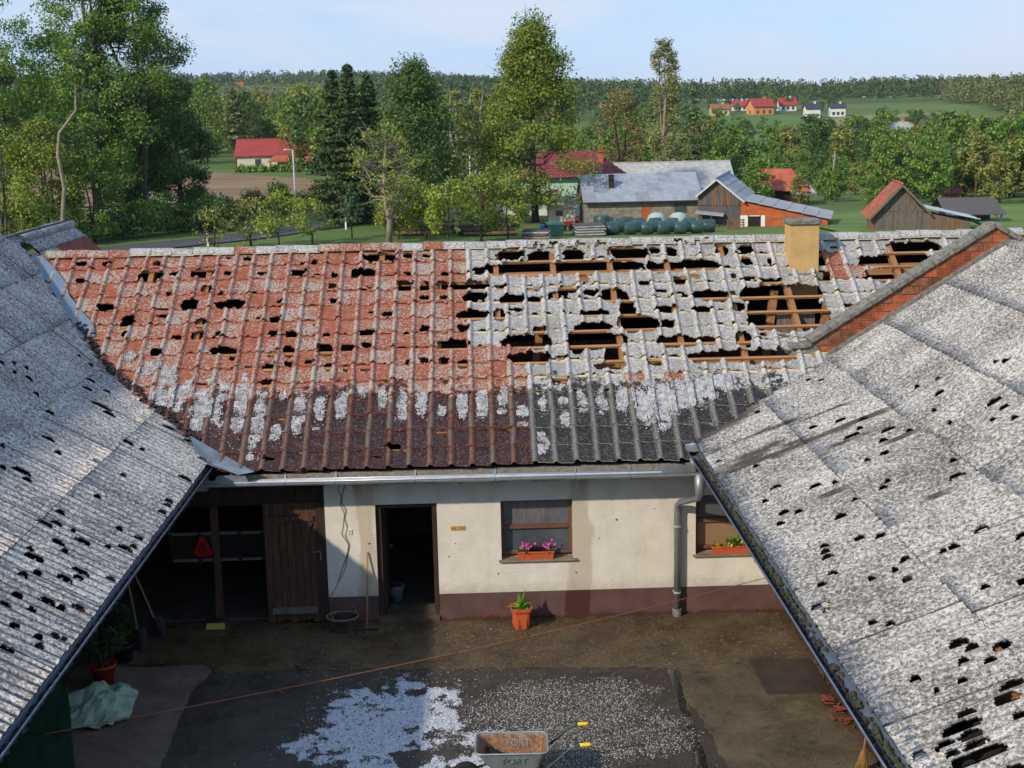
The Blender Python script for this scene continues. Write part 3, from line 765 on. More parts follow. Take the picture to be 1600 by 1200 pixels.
RIGHT_HOLES=[(1.21,23.14,0.11,0.05),(1.16,22.53,0.08,0.05),(2.25,23.13,0.07,0.05),(2.4,22.78,0.08,0.05),(2.05,20.33,0.14,0.05),(0.56,19.74,0.07,0.05),(1.97,19.53,0.17,0.05),(1.17,23.84,0.07,0.05),(0.55,24.18,0.08,0.05),(1.65,20.55,0.1,0.05),(0.13,20.69,0.07,0.05),(3.58,20.04,0.06,0.05),(3.28,20.2,0.06,0.05),(3.4,19.53,0.14,0.05),(3.11,18.92,0.06,0.05),(3.09,18.2,0.07,0.05),(3.7,18.0,0.25,0.05),(3.71,17.67,0.14,0.05),(3.46,17.55,0.07,0.05),(3.64,17.17,0.07,0.05),(4.27,19.38,0.06,0.05),(4.35,19.06,0.09,0.05),(2.06,20.32,0.15,0.05),(2.32,20.07,0.13,0.05),(2.16,19.63,0.07,0.05),(1.98,19.5,0.23,0.05),(2.44,19.09,0.21,0.05),(2.64,18.77,0.07,0.05),(2.14,18.31,0.06,0.05),(2.09,18.18,0.09,0.05),(1.85,18.2,0.06,0.05),(2.66,17.0,0.07,0.05),(2.53,16.51,0.21,0.05),(1.28,17.8,0.07,0.05),(1.71,17.0,0.09,0.05),(1.82,17.15,0.06,0.05),(1.31,17.02,0.05,0.05),(2.25,18.85,0.1,0.05),(0.59,18.56,0.15,0.05),(1.05,17.99,0.15,0.06),(1.28,17.79,0.07,0.05),(1.71,16.99,0.09,0.05),(2.47,16.52,0.09,0.05),(0.35,18.24,0.07,0.05),(0.46,17.56,0.14,0.05),(0.63,17.34,0.09,0.05),(0.33,17.19,0.09,0.05),(1.02,16.72,0.14,0.05),(1.01,15.8,0.11,0.05),(1.22,15.59,0.11,0.05),(0.61,15.85,0.09,0.05),(0.57,15.67,0.09,0.05),(0.56,15.5,0.13,0.05),(1.25,14.73,0.1,0.08),(1.07,14.56,0.05,0.05),(1.1,14.24,0.1,0.06),(0.79,14.6,0.07,0.05),(0.47,14.98,0.09,0.05),(0.29,14.82,0.08,0.05),(2.16,14.65,0.16,0.08),(1.76,14.5,0.1,0.07),(1.64,14.5,0.06,0.05),(2.42,14.11,0.13,0.09),(2.0,13.14,0.11,0.12),(1.66,13.29,0.07,0.05),(0.49,13.4,0.08,0.07),(0.62,13.35,0.1,0.05),(0.14,14.32,0.2,0.09),(0.16,14.16,0.08,0.05),(1.04,12.46,0.16,0.12),(1.12,12.27,0.12,0.07),(1.34,12.1,0.15,0.12),(0.96,12.11,0.08,0.05),(1.16,11.93,0.1,0.08),(0.48,11.96,0.08,0.05),(0.82,11.63,0.07,0.06),(0.48,11.97,0.07,0.05),(0.83,11.64,0.07,0.07),(0.58,11.65,0.03,0.05),(1.15,11.26,0.22,0.08),(1.03,11.08,0.24,0.14),(1.03,10.88,0.14,0.06),(0.67,11.22,0.14,0.05),(0.64,11.1,0.09,0.06),(0.55,10.9,0.35,0.12),(0.56,10.73,0.2,0.1),(0.56,10.56,0.23,0.1),(0.48,10.42,0.5,0.1),(0.34,10.56,0.1,0.08),(0.34,10.71,0.17,0.05),(0.1,10.77,0.1,0.06),(0.65,10.17,0.2,0.06),(0.99,10.73,0.06,0.05)]

C32, S32 = math.cos(rad(32)), math.sin(rad(32))
EAVE = Vector((0, 21.94, 2.884))
AX_S, AX_N = Vector((0, C32, S32)), Vector((0, -S32, C32))
ROOF_LEN = 5.84
RIDGE_Y, RIDGE_Z = 21.94 + ROOF_LEN * C32, 2.884 + ROOF_LEN * S32
def roof_pt(x, s, n=0.0):
    return Vector((x, 0, 0)) + EAVE + AX_S * s + AX_N * n
def z_tiles(x, y):
    """height of the tiled roof"""
    return np.where(y < RIDGE_Y, 2.884 + (y - 21.94) * S32 / C32, RIDGE_Z - (y - RIDGE_Y) * S32 / C32)
# both wings have a flatter skirt over the wide eave and a steeper slope above it
L_P1, L_W1, L_P2, L_LEN = rad(29), 2.22, rad(41.5), 5.73
R_P1, R_W1, R_P2, R_LEN = rad(21), 2.60, rad(32), 6.57
def z_left(x):
    d = -4.5 - x
    return 3.05 + (d * math.tan(L_P1) if d < L_W1 else L_W1 * math.tan(L_P1) + (d - L_W1) * math.tan(L_P2))
def z_right(x):
    d = x - 3.55
    return 3.10 + (d * math.tan(R_P1) if d < R_W1 else R_W1 * math.tan(R_P1) + (d - R_W1) * math.tan(R_P2))

def in_hole(x, s, holes, grow=1.0, seed=3):
    m = np.zeros(x.shape, bool)
    nx = (fbm(x * 11, s * 11, seed) - .5)
    ny = (fbm(x * 11 + 57, s * 11 + 9, seed + 4) - .5)
    for cx, cs, w, h in holes:
        dx = (x - cx + nx * min(.13, .5 * w)) / (w * .5 * grow)
        ds = (s - cs + ny * min(.13, .5 * h)) / (h * .5 * grow)
        m |= (np.abs(dx) ** 2.6 + np.abs(ds) ** 2.6) < 1.0
    return m

def shell(P, mask, thick_vec, mats, name, bottom=False, roll=None, smooth=True, clean=None):
    """P: (n,m,3) grid, mask: (n-1,m-1) faces kept; rims get the second material"""
    n, m = P.shape[:2]
    top = P.reshape(-1, 3)
    bot = top - np.asarray(thick_vec)
    i, j = np.nonzero(mask)
    f = np.stack([i * m + j, (i + 1) * m + j, (i + 1) * m + j + 1, i * m + j + 1], -1)
    N = n * m
    faces = [f]
    mi = [np.zeros(len(f), int)]
    if bottom:
        faces.append(f[:, ::-1] + N); mi.append(np.zeros(len(f), int))
    pad = np.zeros((n + 1, m + 1), bool)
    pad[1:-1, 1:-1] = mask
    for di, dj, e in ((-1, 0, (0, 3)), (1, 0, (2, 1)), (0, -1, (1, 0)), (0, 1, (3, 2))):
        nb = pad[1 + i + di, 1 + j + dj]
        g = f[~nb]
        a, b = g[:, e[0]], g[:, e[1]]
        faces.append(np.stack([b, a, a + N, b + N], -1)); mi.append(np.ones(len(g), int))
    faces = np.concatenate(faces); mi = np.concatenate(mi)
    used, inv = np.unique(faces, return_inverse=True)
    v = np.concatenate([top, bot])[used]
    me = mesh_np(name, v, inv.reshape(faces.shape), mats, mi)
    me.polygons.foreach_set('use_smooth', (mi == 0) & smooth)
    if clean is not None and len(me.vertices) == len(used):
        at = me.attributes.new('clean', 'FLOAT', 'POINT')
        at.data.foreach_set('value', np.concatenate([clean.ravel(), clean.ravel()])[used].astype(np.float32))
    if roll is not None and len(me.vertices) == len(used):
        at = me.attributes.new('roll', 'FLOAT', 'POINT')
        at.data.foreach_set('value', np.concatenate([roll.ravel(), roll.ravel()])[used].astype(np.float32))
    return me

# ------------------------------------------------------------------ tiled building between the wings
farm = empty('tiled_farm_building', (0, 22.44, 0))
tag(farm, 'low cream building with hail smashed tile roof across the yard', 'building')

# --- walls
def wall_with_openings(name, x0, x1, y0, y1, z0, z1, openings, mat, parent):
    xs = sorted({x0, x1, *[o[0] for o in openings], *[o[1] for o in openings]})
    zs = sorted({z0, z1, *[o[2] for o in openings], *[o[3] for o in openings]})
    xs = [x for x in xs if x0 <= x <= x1]; zs = [z for z in zs if z0 <= z <= z1]
    idx = {}
    V, F = [], []
    def vid(x, y, z):
        k = (x, y, z)
        if k not in idx:
            idx[k] = len(V); V.append(k)
        return idx[k]
    solid = {}
    for i in range(len(xs) - 1):
        for j in range(len(zs) - 1):
            cx, cz = (xs[i] + xs[i + 1]) / 2, (zs[j] + zs[j + 1]) / 2
            solid[i, j] = not any(o[0] < cx < o[1] and o[2] < cz < o[3] for o in openings)
    for (i, j), s in solid.items():
        if not s: continue
        a, b, c, d = xs[i], xs[i + 1], zs[j], zs[j + 1]
        F.append((vid(a, y0, c), vid(b, y0, c), vid(b, y0, d), vid(a, y0, d)))
        F.append((vid(b, y1, c), vid(a, y1, c), vid(a, y1, d), vid(b, y1, d)))
        for di, dj, q in ((-1, 0, ((a, y0, d), (a, y1, d), (a, y1, c), (a, y0, c))), (1, 0, ((b, y0, c), (b, y1, c), (b, y1, d), (b, y0, d))),
                          (0, -1, ((a, y0, c), (a, y1, c), (b, y1, c), (b, y0, c))), (0, 1, ((b, y0, d), (b, y1, d), (a, y1, d), (a, y0, d)))):
            if not solid.get((i + di, j + dj), False):
                F.append(tuple(vid(*p) for p in q))
    mb = MB(); mb.v, mb.f = V, F
    return mb.build(name, mat, parent)

DOOR = (-1.84, -0.80, 0.10, 2.10)
WIN1 = (0.28, 1.50, 1.06, 2.105)
WIN2 = (3.60, 4.86, 1.06, 2.11)
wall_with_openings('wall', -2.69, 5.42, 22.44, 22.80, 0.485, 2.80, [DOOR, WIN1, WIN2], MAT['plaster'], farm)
wall_with_openings('plinth', -2.69, 5.42, 22.432, 22.805, -0.05, 0.482, [(DOOR[0], DOOR[1], -.05, 2.1)], MAT['plinth'], farm)
MB().box(-1.835, -0.805, 22.40, 23.0, -0.04, 0.11).build('door_step', MAT['concrete_brown'], farm)
# door jamb and leaf opened inward
j = MB().box(-1.835, -1.75, 22.50, 22.62, 0.11, 2.095).box(-0.885, -0.805, 22.50, 22.62, 0.11, 2.095).box(-1.75, -0.885, 22.50, 22.62, 2.03, 2.095)
j.build('door_frame', MAT['wood_dark'], farm)
dl = MB().box(-1.76, -1.71, 22.64, 23.5, 0.13, 2.03).build('door', MAT['wood_dark'], farm)
MB().tube([(-1.70, 23.38, 1.08), (-1.64, 23.38, 1.08), (-1.64, 23.26, 1.08)], 0.012, 6).build('handle', MAT['zinc_dull'], dl)

def window(x0, x1, z0, z1, lower_mat, upper_mat, bar_z):
    y = 22.60
    fr = MB().box(x0 + .003, x0 + .06, y, y + .07, z0 + .05, z1 - .003).box(x1 - .06, x1 - .003, y, y + .07, z0 + .05, z1 - .003)
    fr.box(x0 + .06, x1 - .06, y, y + .07, z1 - .06, z1 - .003).box(x0 + .06, x1 - .06, y, y + .07, z0 + .05, z0 + .11)
    w = fr.build('window', MAT['frame_brown'], farm)
    MB().box(x0 + .06, x1 - .06, y - .012, y + .058, bar_z - .035, bar_z + .035).build('transom', MAT['frame_brown'], w)
    MB().box(x0 + .06, x1 - .06, y + .03, y + .04, bar_z + .035, z1 - .06).build('pane', MAT[upper_mat], w)
    MB().box(x0 + .06, x1 - .06, y + .03, y + .04, z0 + .11, bar_z - .035).build('pane', MAT[lower_mat], w)
    MB().box(x0 - .05, x1 + .06, 22.385, y + .02, z0 - .025, z0 + .003).build('sill', MAT['sill_wood'], w)
    return w
window(*WIN1, 'glass_dark', 'glass_dirty', 1.60)
window(*WIN2, 'pane_tan', 'glass_dark', 1.62)

# rooms behind the openings
def room(x0, x1, y0, y1, z1, parent, wallm='interior', floorm='interior_floor'):
    MB().box(x0, x1, y0, y1, -0.045, 0.02).build('floor', MAT[floorm], parent)
    MB().box(x0, x1, y1, y1 + .1, 0.02, z1).build('back_wall', MAT[wallm], parent)
    MB().box(x0, x1, y0, y1 + .1, z1, z1 + .06).build('ceiling', MAT[wallm], parent)
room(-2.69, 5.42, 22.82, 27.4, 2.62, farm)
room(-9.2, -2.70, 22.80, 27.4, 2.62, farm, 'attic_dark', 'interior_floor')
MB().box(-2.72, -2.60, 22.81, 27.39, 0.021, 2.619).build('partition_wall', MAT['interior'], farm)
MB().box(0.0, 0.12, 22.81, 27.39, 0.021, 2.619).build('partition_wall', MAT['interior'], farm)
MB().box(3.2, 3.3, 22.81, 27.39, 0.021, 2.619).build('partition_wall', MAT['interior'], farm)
# barn front: lintel boards, posts
for k in range(16):
    x = -6.6 + k * .245
    MB().box(x + .004, x + .241, 22.52 + (k % 3) * .004, 22.56, 2.19 + (k % 2) * .006, 2.80).build('lintel_board', MAT['wood_dark'], farm)
MB().box(-6.6, -2.69, 22.56, 22.70, 2.12, 2.30).build('lintel_beam', MAT['wood_dark'], farm)
MB().box(-4.63, -4.51, 22.49, 22.61, -0.02, 2.12).build('post', MAT['wood_door'], farm)
MB().box(-2.845, -2.695, 22.46, 22.62, -0.02, 2.185).build('post', MAT['wood_dark'], farm)
gate = MB().box(-3.74, -2.86, 22.535, 22.55, 0.1, 2.15).build('barn_door', MAT['wood_dark'], farm)
for k in range(7):
    x = -3.745 + k * .128
    MB().box(x + .004, x + .124, 22.505 + .004 * (k * 5 % 3), 22.535, 0.03 + .02 * ((k * 7) % 3), 2.165 - .008 * (k % 3)).build('plank', MAT['wood_door'], gate)
MB().box(-3.70, -2.90, 22.468, 22.503, 1.84, 1.93).build('cross_board', MAT['wood_door'], gate)
MB().box(-3.66, -2.90, 22.45, 22.503, 0.20, 0.31).build('cross_board', MAT['wood_weathered'], gate)
MB().bar((-3.62, 22.482, 0.35), (-2.95, 22.482, 1.82), 0.025, 0.08, (1, 0, 0)).build('brace', MAT['wood_door'], gate)
MB().tube([(-2.93, 22.49, 1.28), (-2.80, 22.44, 1.31), (-2.79, 22.44, 1.16)], .014, 6).build('latch', MAT['zinc_dull'], gate)
# crack in the plaster and small fittings
def ribbon(pts, w, y, name, mat, parent):
    mb = MB()
    for (x0, z0), (x1, z1) in zip(pts[:-1], pts[1:]):
        ww = w * random.uniform(.6, 1.3)
        mb.add([(x0 - ww, y, z0), (x0 + ww, y, z0), (x1 + ww, y, z1), (x1 - ww, y, z1)], [(0, 1, 2, 3)])
    return mb.build(name, mat, parent)
ca = [(-2.36, 2.62), (-2.33, 2.45), (-2.38, 2.3), (-2.40, 2.16), (-2.33, 2.02), (-2.36, 1.88), (-2.32, 1.72), (-2.36, 1.58), (-2.30, 1.42), (-2.33, 1.26), (-2.40, 1.10), (-2.47, 0.92), (-2.52, 0.74), (-2.60, 0.60), (-2.66, 0.5)]
cb_ = [(-2.43, 2.52), (-2.45, 2.38), (-2.40, 2.26), (-2.42, 2.12), (-2.36, 1.96), (-2.39, 1.76), (-2.42, 1.6), (-2.34, 1.46), (-2.31, 1.38), (-2.35, 1.2), (-2.38, 1.02), (-2.44, 0.88), (-2.50, 0.78)]
c = ribbon(ca, .011, 22.4365, 'crack', MAT['crack'], farm)
ribbon([(x + .010, z) for x, z in ca], .0028, 22.434, 'crack_shade', MAT['crack_shadow'], c)  # thin dark ribbon paints the shade along the crack
c = ribbon(cb_, .007, 22.4365, 'crack', MAT['crack'], farm)
ribbon([(x + .01, z) for x, z in cb_], .0028, 22.434, 'crack_shade', MAT['crack_shadow'], c)  # painted shade beside the finer crack
pl = MB().box(-0.575, -0.325, 22.428, 22.441, 1.615, 1.69).build('wall_plate', MAT['plate_yellow'], farm)
for x in (-.495, -.41):
    MB().box(x - .004, x + .004, 22.424, 22.4285, 1.618, 1.687).build('seam', MAT['plate_line'], pl)
for x in (-.535, -.37):
    MB().lathe([(0.0, 0), (.016, 0)], (0, 0, 0), 8).build('screw', MAT['plate_line'], pl).matrix_basis = Matrix.Translation((x, 22.4265, 1.652)) @ Matrix.Rotation(rad(90), 4, 'X')
bxs = MB().box(-2.315, -2.245, 22.425, 22.441, 1.60, 1.68).build('junction_box', MAT['plaster'], farm)
MB().lathe([(0, 0), (.012, 0)], seg=8).build('screw', MAT['plate_line'], bxs).matrix_basis = Matrix.Translation((-2.28, 22.4235, 1.64)) @ Matrix.Rotation(rad(90), 4, 'X')
# nail holes and hail pocks in the plaster
for x, z in ((-1.96, 1.42), (-.62, 1.15), (2.25, 1.72), (1.95, 1.40), (3.10, .75), (1.55, .80), (0.22, .82), (-.5, 1.38), (2.9, 1.9), (-2.55, .9)):
    MB().lathe([(0, 0), (random.uniform(.008, .018), 0)], seg=7).build('pock_mark', MAT['crack_deep'], farm).matrix_basis = Matrix.Translation((x, 22.4375, z)) @ Matrix.Rotation(rad(90), 4, 'X')

# --- roof carpentry
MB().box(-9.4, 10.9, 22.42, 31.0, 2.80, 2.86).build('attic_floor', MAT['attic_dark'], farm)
MB().box(-9.4, 10.9, 30.9, 31.0, -0.04, 3.4).build('rear_wall', MAT['brick_dark'], farm)
MB().box(10.9, 11.0, 24.0, 31.0, 0, 5.6).build('end_wall', MAT['brick_dark'], farm)
MB().box(-9.5, -9.4, 24.0, 31.0, 0, 5.6).build('end_wall', MAT['brick_dark'], farm)
b = MB()
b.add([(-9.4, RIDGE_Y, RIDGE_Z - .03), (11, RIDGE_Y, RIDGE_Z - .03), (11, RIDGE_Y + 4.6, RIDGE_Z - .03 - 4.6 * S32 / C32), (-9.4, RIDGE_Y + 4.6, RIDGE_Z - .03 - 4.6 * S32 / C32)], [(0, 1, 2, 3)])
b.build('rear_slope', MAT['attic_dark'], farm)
for k in range(-8, 10):
    x = .35 + 1.1 * k
    smin = .12
    MB().bar(roof_pt(x, smin, -.125), roof_pt(x, ROOF_LEN - .05, -.125), .10, .15, AX_N).build('rafter', MAT['wood_rafter'], farm)
for r in range(15):
    s = r * .415 + .37 if r < 14 else ROOF_LEN - .1
    zb = 2.884 + s * S32
    xe = 10.8 if s > 2.3 else max(3.42, 3.45 + (zb - 3.1) / math.tan(R_P1))
    MB().bar(roof_pt(-9.3, s, -.026), roof_pt(xe, s, -.026), .055, .042, AX_N).build('batten', MAT['wood_batten'], farm)
for s, n, w in ((5.22, -.30, .17), (2.6, -.32, .16)):
    MB().bar(roof_pt(-9.3, s, n), roof_pt(10.8, s, n), w, .2, (0, 0, 1)).build('purlin', MAT['wood_batten'], farm)
for x in (0.9, 5.3, 6.35, 7.9):   # struts and boarding seen through the big holes
    MB().bar((x, 25.6, 2.86), (x + .35, 26.0, 5.1), .14, .14, (0, 1, 0)).build('strut', MAT['wood_rafter'], farm)
MB().box(5.55, 6.25, 25.2, 25.28, 2.86, 4.75).build('attic_boarding', MAT['wood_weathered'], farm)
MB().box(-4.3, 3.6, 21.99, 22.02, 2.66, 2.80).build('eave_board', MAT['mortar'], farm)
MB().box(-2.69, 5.4, 22.02, 22.44, 2.795, 2.82).build('soffit', MAT['interior'], farm)

# --- tiles
TW, TP, TLEN = 0.345, 0.415, 0.455
A_LO = np.array([0, .02, .04, .06, .08, .10, .12, .15, .20, .26, .32, .365])
def prof(a):
    d = np.clip(np.abs(a - .06) / .062, 0, 1)
    roll = np.cos(d * math.pi / 2) ** 1.3
    h = .052 * roll + np.where(a > .12, .006 * np.cos((a - .12) / .245 * math.pi), .006) 
    return h, roll
T_LO = np.array([0, .015, .22, .395, .41, TLEN])
def tile_grid(acs, ts, bow=0.0):
    A, T = np.meshgrid(acs, ts, indexing='ij')
    h, roll = prof(A)
    Z = h + .034 * (1 - T / TLEN) + bow * np.sin(T / TLEN * math.pi) - .008 * (T < .001)
    return A, T, Z, roll
TM = {'red': [MAT['tile_red'], MAT['tile_break_red']], 'pale': [MAT['tile_pale'], MAT['tile_break_pale']]}
INTACT = {}
for cname in TM:
    INTACT[cname] = []
    for v in range(4):
        A, T, Z, roll = tile_grid(A_LO, T_LO, random.uniform(-.004, .004))
        T = T + (T < .02) * (fbm(A * 22, T * 0 + v * 7, 3 + v)[:, :] - .5) * .022
        INTACT[cname].append(shell(np.stack([A, T, Z], -1), np.ones((len(A_LO) - 1, len(T_LO) - 1), bool), (0, 0, .013), TM[cname], 'tile', False, roll, True, (T > .40) * 1.0))
FRAME = Matrix(((1, 0, 0), (0, C32, -S32), (0, S32, C32))).to_4x4()
RED_SPOTS = [(6.72, 5.05), (6.80, 4.62), (7.10, 4.62), (2.72, 1.80), (3.30, 1.80)]
def is_pale(x, s):
    for rx, rs in RED_SPOTS:
        if abs(x - rx) < .19 and abs(s - rs) < .21:
            return False
    edge = -0.08 if s > 2.75 else .66
    return x > edge
tiles = []
ncol = int(20.4 / TW)
for r in range(14):
    for c in range(ncol):
        x0 = -9.2 + c * TW
        s0 = r * TP - .03
        xc, sc = x0 + TW / 2, s0 + TP / 2
        y, z = 21.94 + sc * C32, 2.884 + sc * S32
        if z < z_left(xc + .06) + .0:
            continue
        if y < 24.0 and z < z_right(xc - .05) - .13:
            continue
        if y > 23.9:                                   # behind the brick firewall
            k = 24.06 / y
            zz, xw = 8.6 - (8.6 - z) * k, xc * k
            if xw > 5.5 and zz < 4.24 + (min(xw, 9.13) - 5.58) * .62 - .20:
                continue
        if 5.92 < xc < 6.55 and 4.75 < sc < 5.45:      # chimney stands here
            continue
        tiles.append((r, c, x0, s0, xc, sc))
objs = []
for r, c, x0, s0, xc, sc in tiles:
    cname = 'pale' if is_pale(xc, sc) else 'red'
    acs = np.linspace(0, .365, 23)
    ts = np.linspace(0, TLEN, 17)
    A, T, Z, roll = tile_grid(acs, ts, random.uniform(-.003, .003))
    jx = (vnoise(np.arange(A.size).reshape(A.shape) * 1.7 + r * 31 + c * 7, A * 0 + 3, 9) - .5) * .012
    jt = (vnoise(np.arange(A.size).reshape(A.shape) * 2.3 + r * 17 + c * 5, A * 0 + 8, 5) - .5) * .020
    ac, tc = (A[:-1, :-1] + A[1:, 1:]) / 2, (T[:-1, :-1] + T[1:, 1:]) / 2
    gone = in_hole(x0 + ac, s0 + tc, TILE_HOLES, 1.32 if cname == 'pale' else 1.08)
    if r >= 4:
        chip = (vnoise((x0 + ac) * 16, np.full(ac.shape, r * 3.1 + c * .7), 21) * .12 - .045) * (1.4 if cname == 'pale' else .9)
        gone |= tc < chip
    tz = rad(random.gauss(0, 1.0))
    M = Matrix.Translation(roof_pt(x0, s0 + random.uniform(-.012, .012), random.uniform(0, .010))) @ FRAME @ Matrix.Rotation(tz, 4, 'Z') @ Matrix.Rotation(rad(random.uniform(-.3, 1.0)), 4, 'X') @ Matrix.Rotation(rad(random.gauss(0, .8)), 4, 'Y')
    if not gone.any():
        me = INTACT[cname][random.randrange(4)]
        area = 1.0
    else:
        keep = ~gone
        # drop crumbs of one or two cells
        nb = np.zeros(keep.shape, int)
        for di, dj in ((0, 1), (1, 0), (0, -1), (-1, 0)):
            nb += np.roll(np.roll(keep, di, 0), dj, 1)
        keep &= nb > 1
        area = keep.mean()
        if area < .03:
            continue
        inner = np.ones(A.shape); inner[0] = inner[-1] = 0; inner[:, 0] = inner[:, -1] = 0
        curl = (vnoise((x0 + A) * 9, (s0 + T) * 9, 31) - .5) * .018 * (area < .6)
        me = shell(np.stack([A + jx * inner, T + jt * inner, Z + curl], -1), keep, (0, 0, .014), TM[cname], 'tile', False, roll, True, np.clip((T - .385) / .02, 0, 1))
    objs.append((area / (21.94 + sc * C32) ** 2 * (1.0 if s0 > -1 else 1), me, M))
objs.sort(key=lambda q: -q[0])
for k, (_, me, M) in enumerate(objs[:300]):
    o = bpy.data.objects.new('tile', me)
    link(o, farm)
    o.matrix_basis = M
def join_meshes(name, items, mats_of, parent):
    """the remaining pieces as one mesh"""
    V, F, MI, RL, CN, base = [], [], [], [], [], 0
    mats = []
    for me, M in items:
        n = len(me.vertices)
        co = np.empty(n * 3, np.float32); me.vertices.foreach_get('co', co)
        A4 = np.array(M)
        V.append(co.reshape(-1, 3) @ A4[:3, :3].T + A4[:3, 3])
        nf = len(me.polygons)
        li = np.empty(nf * 4, np.int32); me.loops.foreach_get('vertex_index', li)
        mi = np.empty(nf, np.int32); me.polygons.foreach_get('material_index', mi)
        sl = []
        for m in me.materials:
            if m not in mats: mats.append(m)
            sl.append(mats.index(m))
        F.append(li.reshape(-1, 4) + base); MI.append(np.array(sl)[mi])
        at = me.attributes.get('roll')
        q = np.zeros(n, np.float32)
        if at: at.data.foreach_get('value', q)
        RL.append(q)
        at = me.attributes.get('clean')
        q = np.zeros(n, np.float32)
        if at: at.data.foreach_get('value', q)
        CN.append(q); base += n
    me = mesh_np(name, np.concatenate(V), np.concatenate(F), mats, np.concatenate(MI))
    me.polygons.foreach_set('use_smooth', np.concatenate(MI) % 2 == 0)
    at = me.attributes.new('roll', 'FLOAT', 'POINT')
    at.data.foreach_set('value', np.concatenate(RL))
    at = me.attributes.new('clean', 'FLOAT', 'POINT')
    at.data.foreach_set('value', np.concatenate(CN))
    return link(bpy.data.objects.new(name, me), parent)
if len(objs) > 300:
    tag(join_meshes('remaining_tiles', [(m, M) for _, m, M in objs[300:]], None, farm), kind='stuff')
print('TILES', len(objs))

# ridge tiles: half-round, each lapping the next
def ridge_mesh(mats, seed, broken=False):
    th = np.linspace(-1.45, 1.45, 13)
    t_ = np.linspace(0, .44, 12)
    TH, TT = np.meshgrid(th, t_, indexing='ij')
    R_ = .125 + .012 * (1 - TT / .44)
    P = np.stack([TT, np.sin(TH) * R_ * 1.15, np.cos(TH) * R_ - .045], -1)
    keep = np.ones((12, 11), bool)
    if broken:
        q = fbm((TT[:-1, :-1] + seed) * 7, TH[:-1, :-1] * 1.1, seed)
        keep &= q > .40
        keep[9:] = True
    return shell(P, keep, (0, 0, .014), mats, 'ridge_tile', False, np.full(TH.shape, .6))
RM = {}
for cname in TM:
    RM[cname] = [ridge_mesh(TM[cname], 3 + k, False) for k in range(2)] + [ridge_mesh(TM[cname], 9 + k, True) for k in range(3)]
k = 0
x = -8.35
while x < 10.6:
    if True:
        pale = x > -.35 or (random.random() < .5)
        cname = 'pale' if pale else 'red'
        broken = (.8 < x < 2.6 and random.random() < .6) or random.random() < .10
        o = bpy.data.objects.new('ridge_tile', random.choice(RM[cname][2:]) if broken else random.choice(RM[cname][:2]))
        link(o, farm)
        o.matrix_basis = Matrix.Translation((x, RIDGE_Y, RIDGE_Z + .03 + random.uniform(-.012, .012))) @ Matrix.Rotation(rad(random.uniform(-1.5, 1.5)), 4, 'Z') @ Matrix.Rotation(rad(random.uniform(-1, 1)), 4, 'Y')
    x += .405

# chimney
ch = MB().box(5.965, 6.50, 26.03, 26.58, 5.0, 6.335).build('chimney', MAT['render_ochre'], farm)
bevel(MB().box(5.922, 6.543, 25.985, 26.625, 6.335, 6.43).build('cap', MAT['coping'], ch), .015)
MB().box(5.90, 6.56, 25.90, 26.03, 5.30, 5.42).build('mortar_collar', MAT['coping'], ch)

# gutter with brackets, end shields
def trough(p0, p1, r, axis, parent, mat, name='gutter', thick=.004):
    """half-round channel from p0 to p1; axis 'x' or 'y'"""
    seg = 10
    V = []
    for p in (p0, p1):
        for rr in (r, r - thick):
            for k in range(seg + 1):
                a = math.pi + math.pi * k / seg
                d, h = rr * math.cos(a), rr * math.sin(a)
                V.append((p[0], p[1] + d, p[2] + h) if axis == 'x' else (p[0] + d, p[1], p[2] + h))
    n = seg + 1
    F = []
    for k in range(seg):
        F.append((k, k + 1, 2 * n + k + 1, 2 * n + k))
        F.append((n + k + 1, n + k, 3 * n + k, 3 * n + k + 1))
    for k in (0, seg):
        F.append((k, n + k, 3 * n + k, 2 * n + k))
    mb = MB(); mb.v, mb.f = V, F
    g = mb.build(name, mat, parent, True)
    for s in (-1, 1):   # rolled lip
        a = list(p0); b_ = list(p1); i = 1 if axis == 'x' else 0
        a[i] += s * r; b_[i] += s * r
        MB().tube([a, b_], .011, 6).build('lip', mat, g, True)
    return g
G0, G1 = (-4.62, 21.87, 2.725), (3.66, 21.87, 2.69)
gut = trough(G0, G1, .088, 'x', farm, MAT['zinc'])
for x in (-3.25, -2.42, -1.12, .20, 1.52, 2.42):
    zc = 2.725 + (x + 4.62) / 8.28 * -.035
    MB().bar((x, 21.955, zc - .01), (x, 22.0, zc + .10), .03, .012, (0, 1, 0)).tube([(x, 21.87 + .088 * math.cos(a), zc + .088 * math.sin(a)) for a in np.linspace(math.pi, 2 * math.pi, 9)], .007, 6).build('bracket', MAT['zinc_dull'], gut)
def shield(x0, x1, y, z, parent):
    n = 16
    top = []
    for k in range(n + 1):
        u = k / n
        e = min(u, 1 - u)
        h = .115 * min(1, (e / .10)) ** .5 + (.03 * max(0, 1 - abs(u - .5) / .06))
        top.append((x0 + (x1 - x0) * u, z + max(h, .002)))
    poly = [(x0, z - .01), (x1, z - .01)] + top[::-1][1:-1]
    return MB().prism(poly, 'y', y, y + .006).build('splash_shield', MAT['zinc_dull'], parent)
shield(-4.38, -3.83, 21.80, 2.735, gut)
shield(2.93, 3.50, 21.80, 2.70, gut)
MB().box(-4.72, -4.50, 21.78, 21.97, 2.60, 2.98).build('corner_box', MAT['zinc_dull'], gut)
# bits of tile and leaf caught in the gutter
for x in (-3.02, -2.86, 1.05, 1.3, 1.9, -.6):
    MB().lathe([(0, .03), (.03, .02), (.05, 0)], (x, 21.87, 2.655), 7).build('tile_crumb', MAT['tile_break_red'], gut)
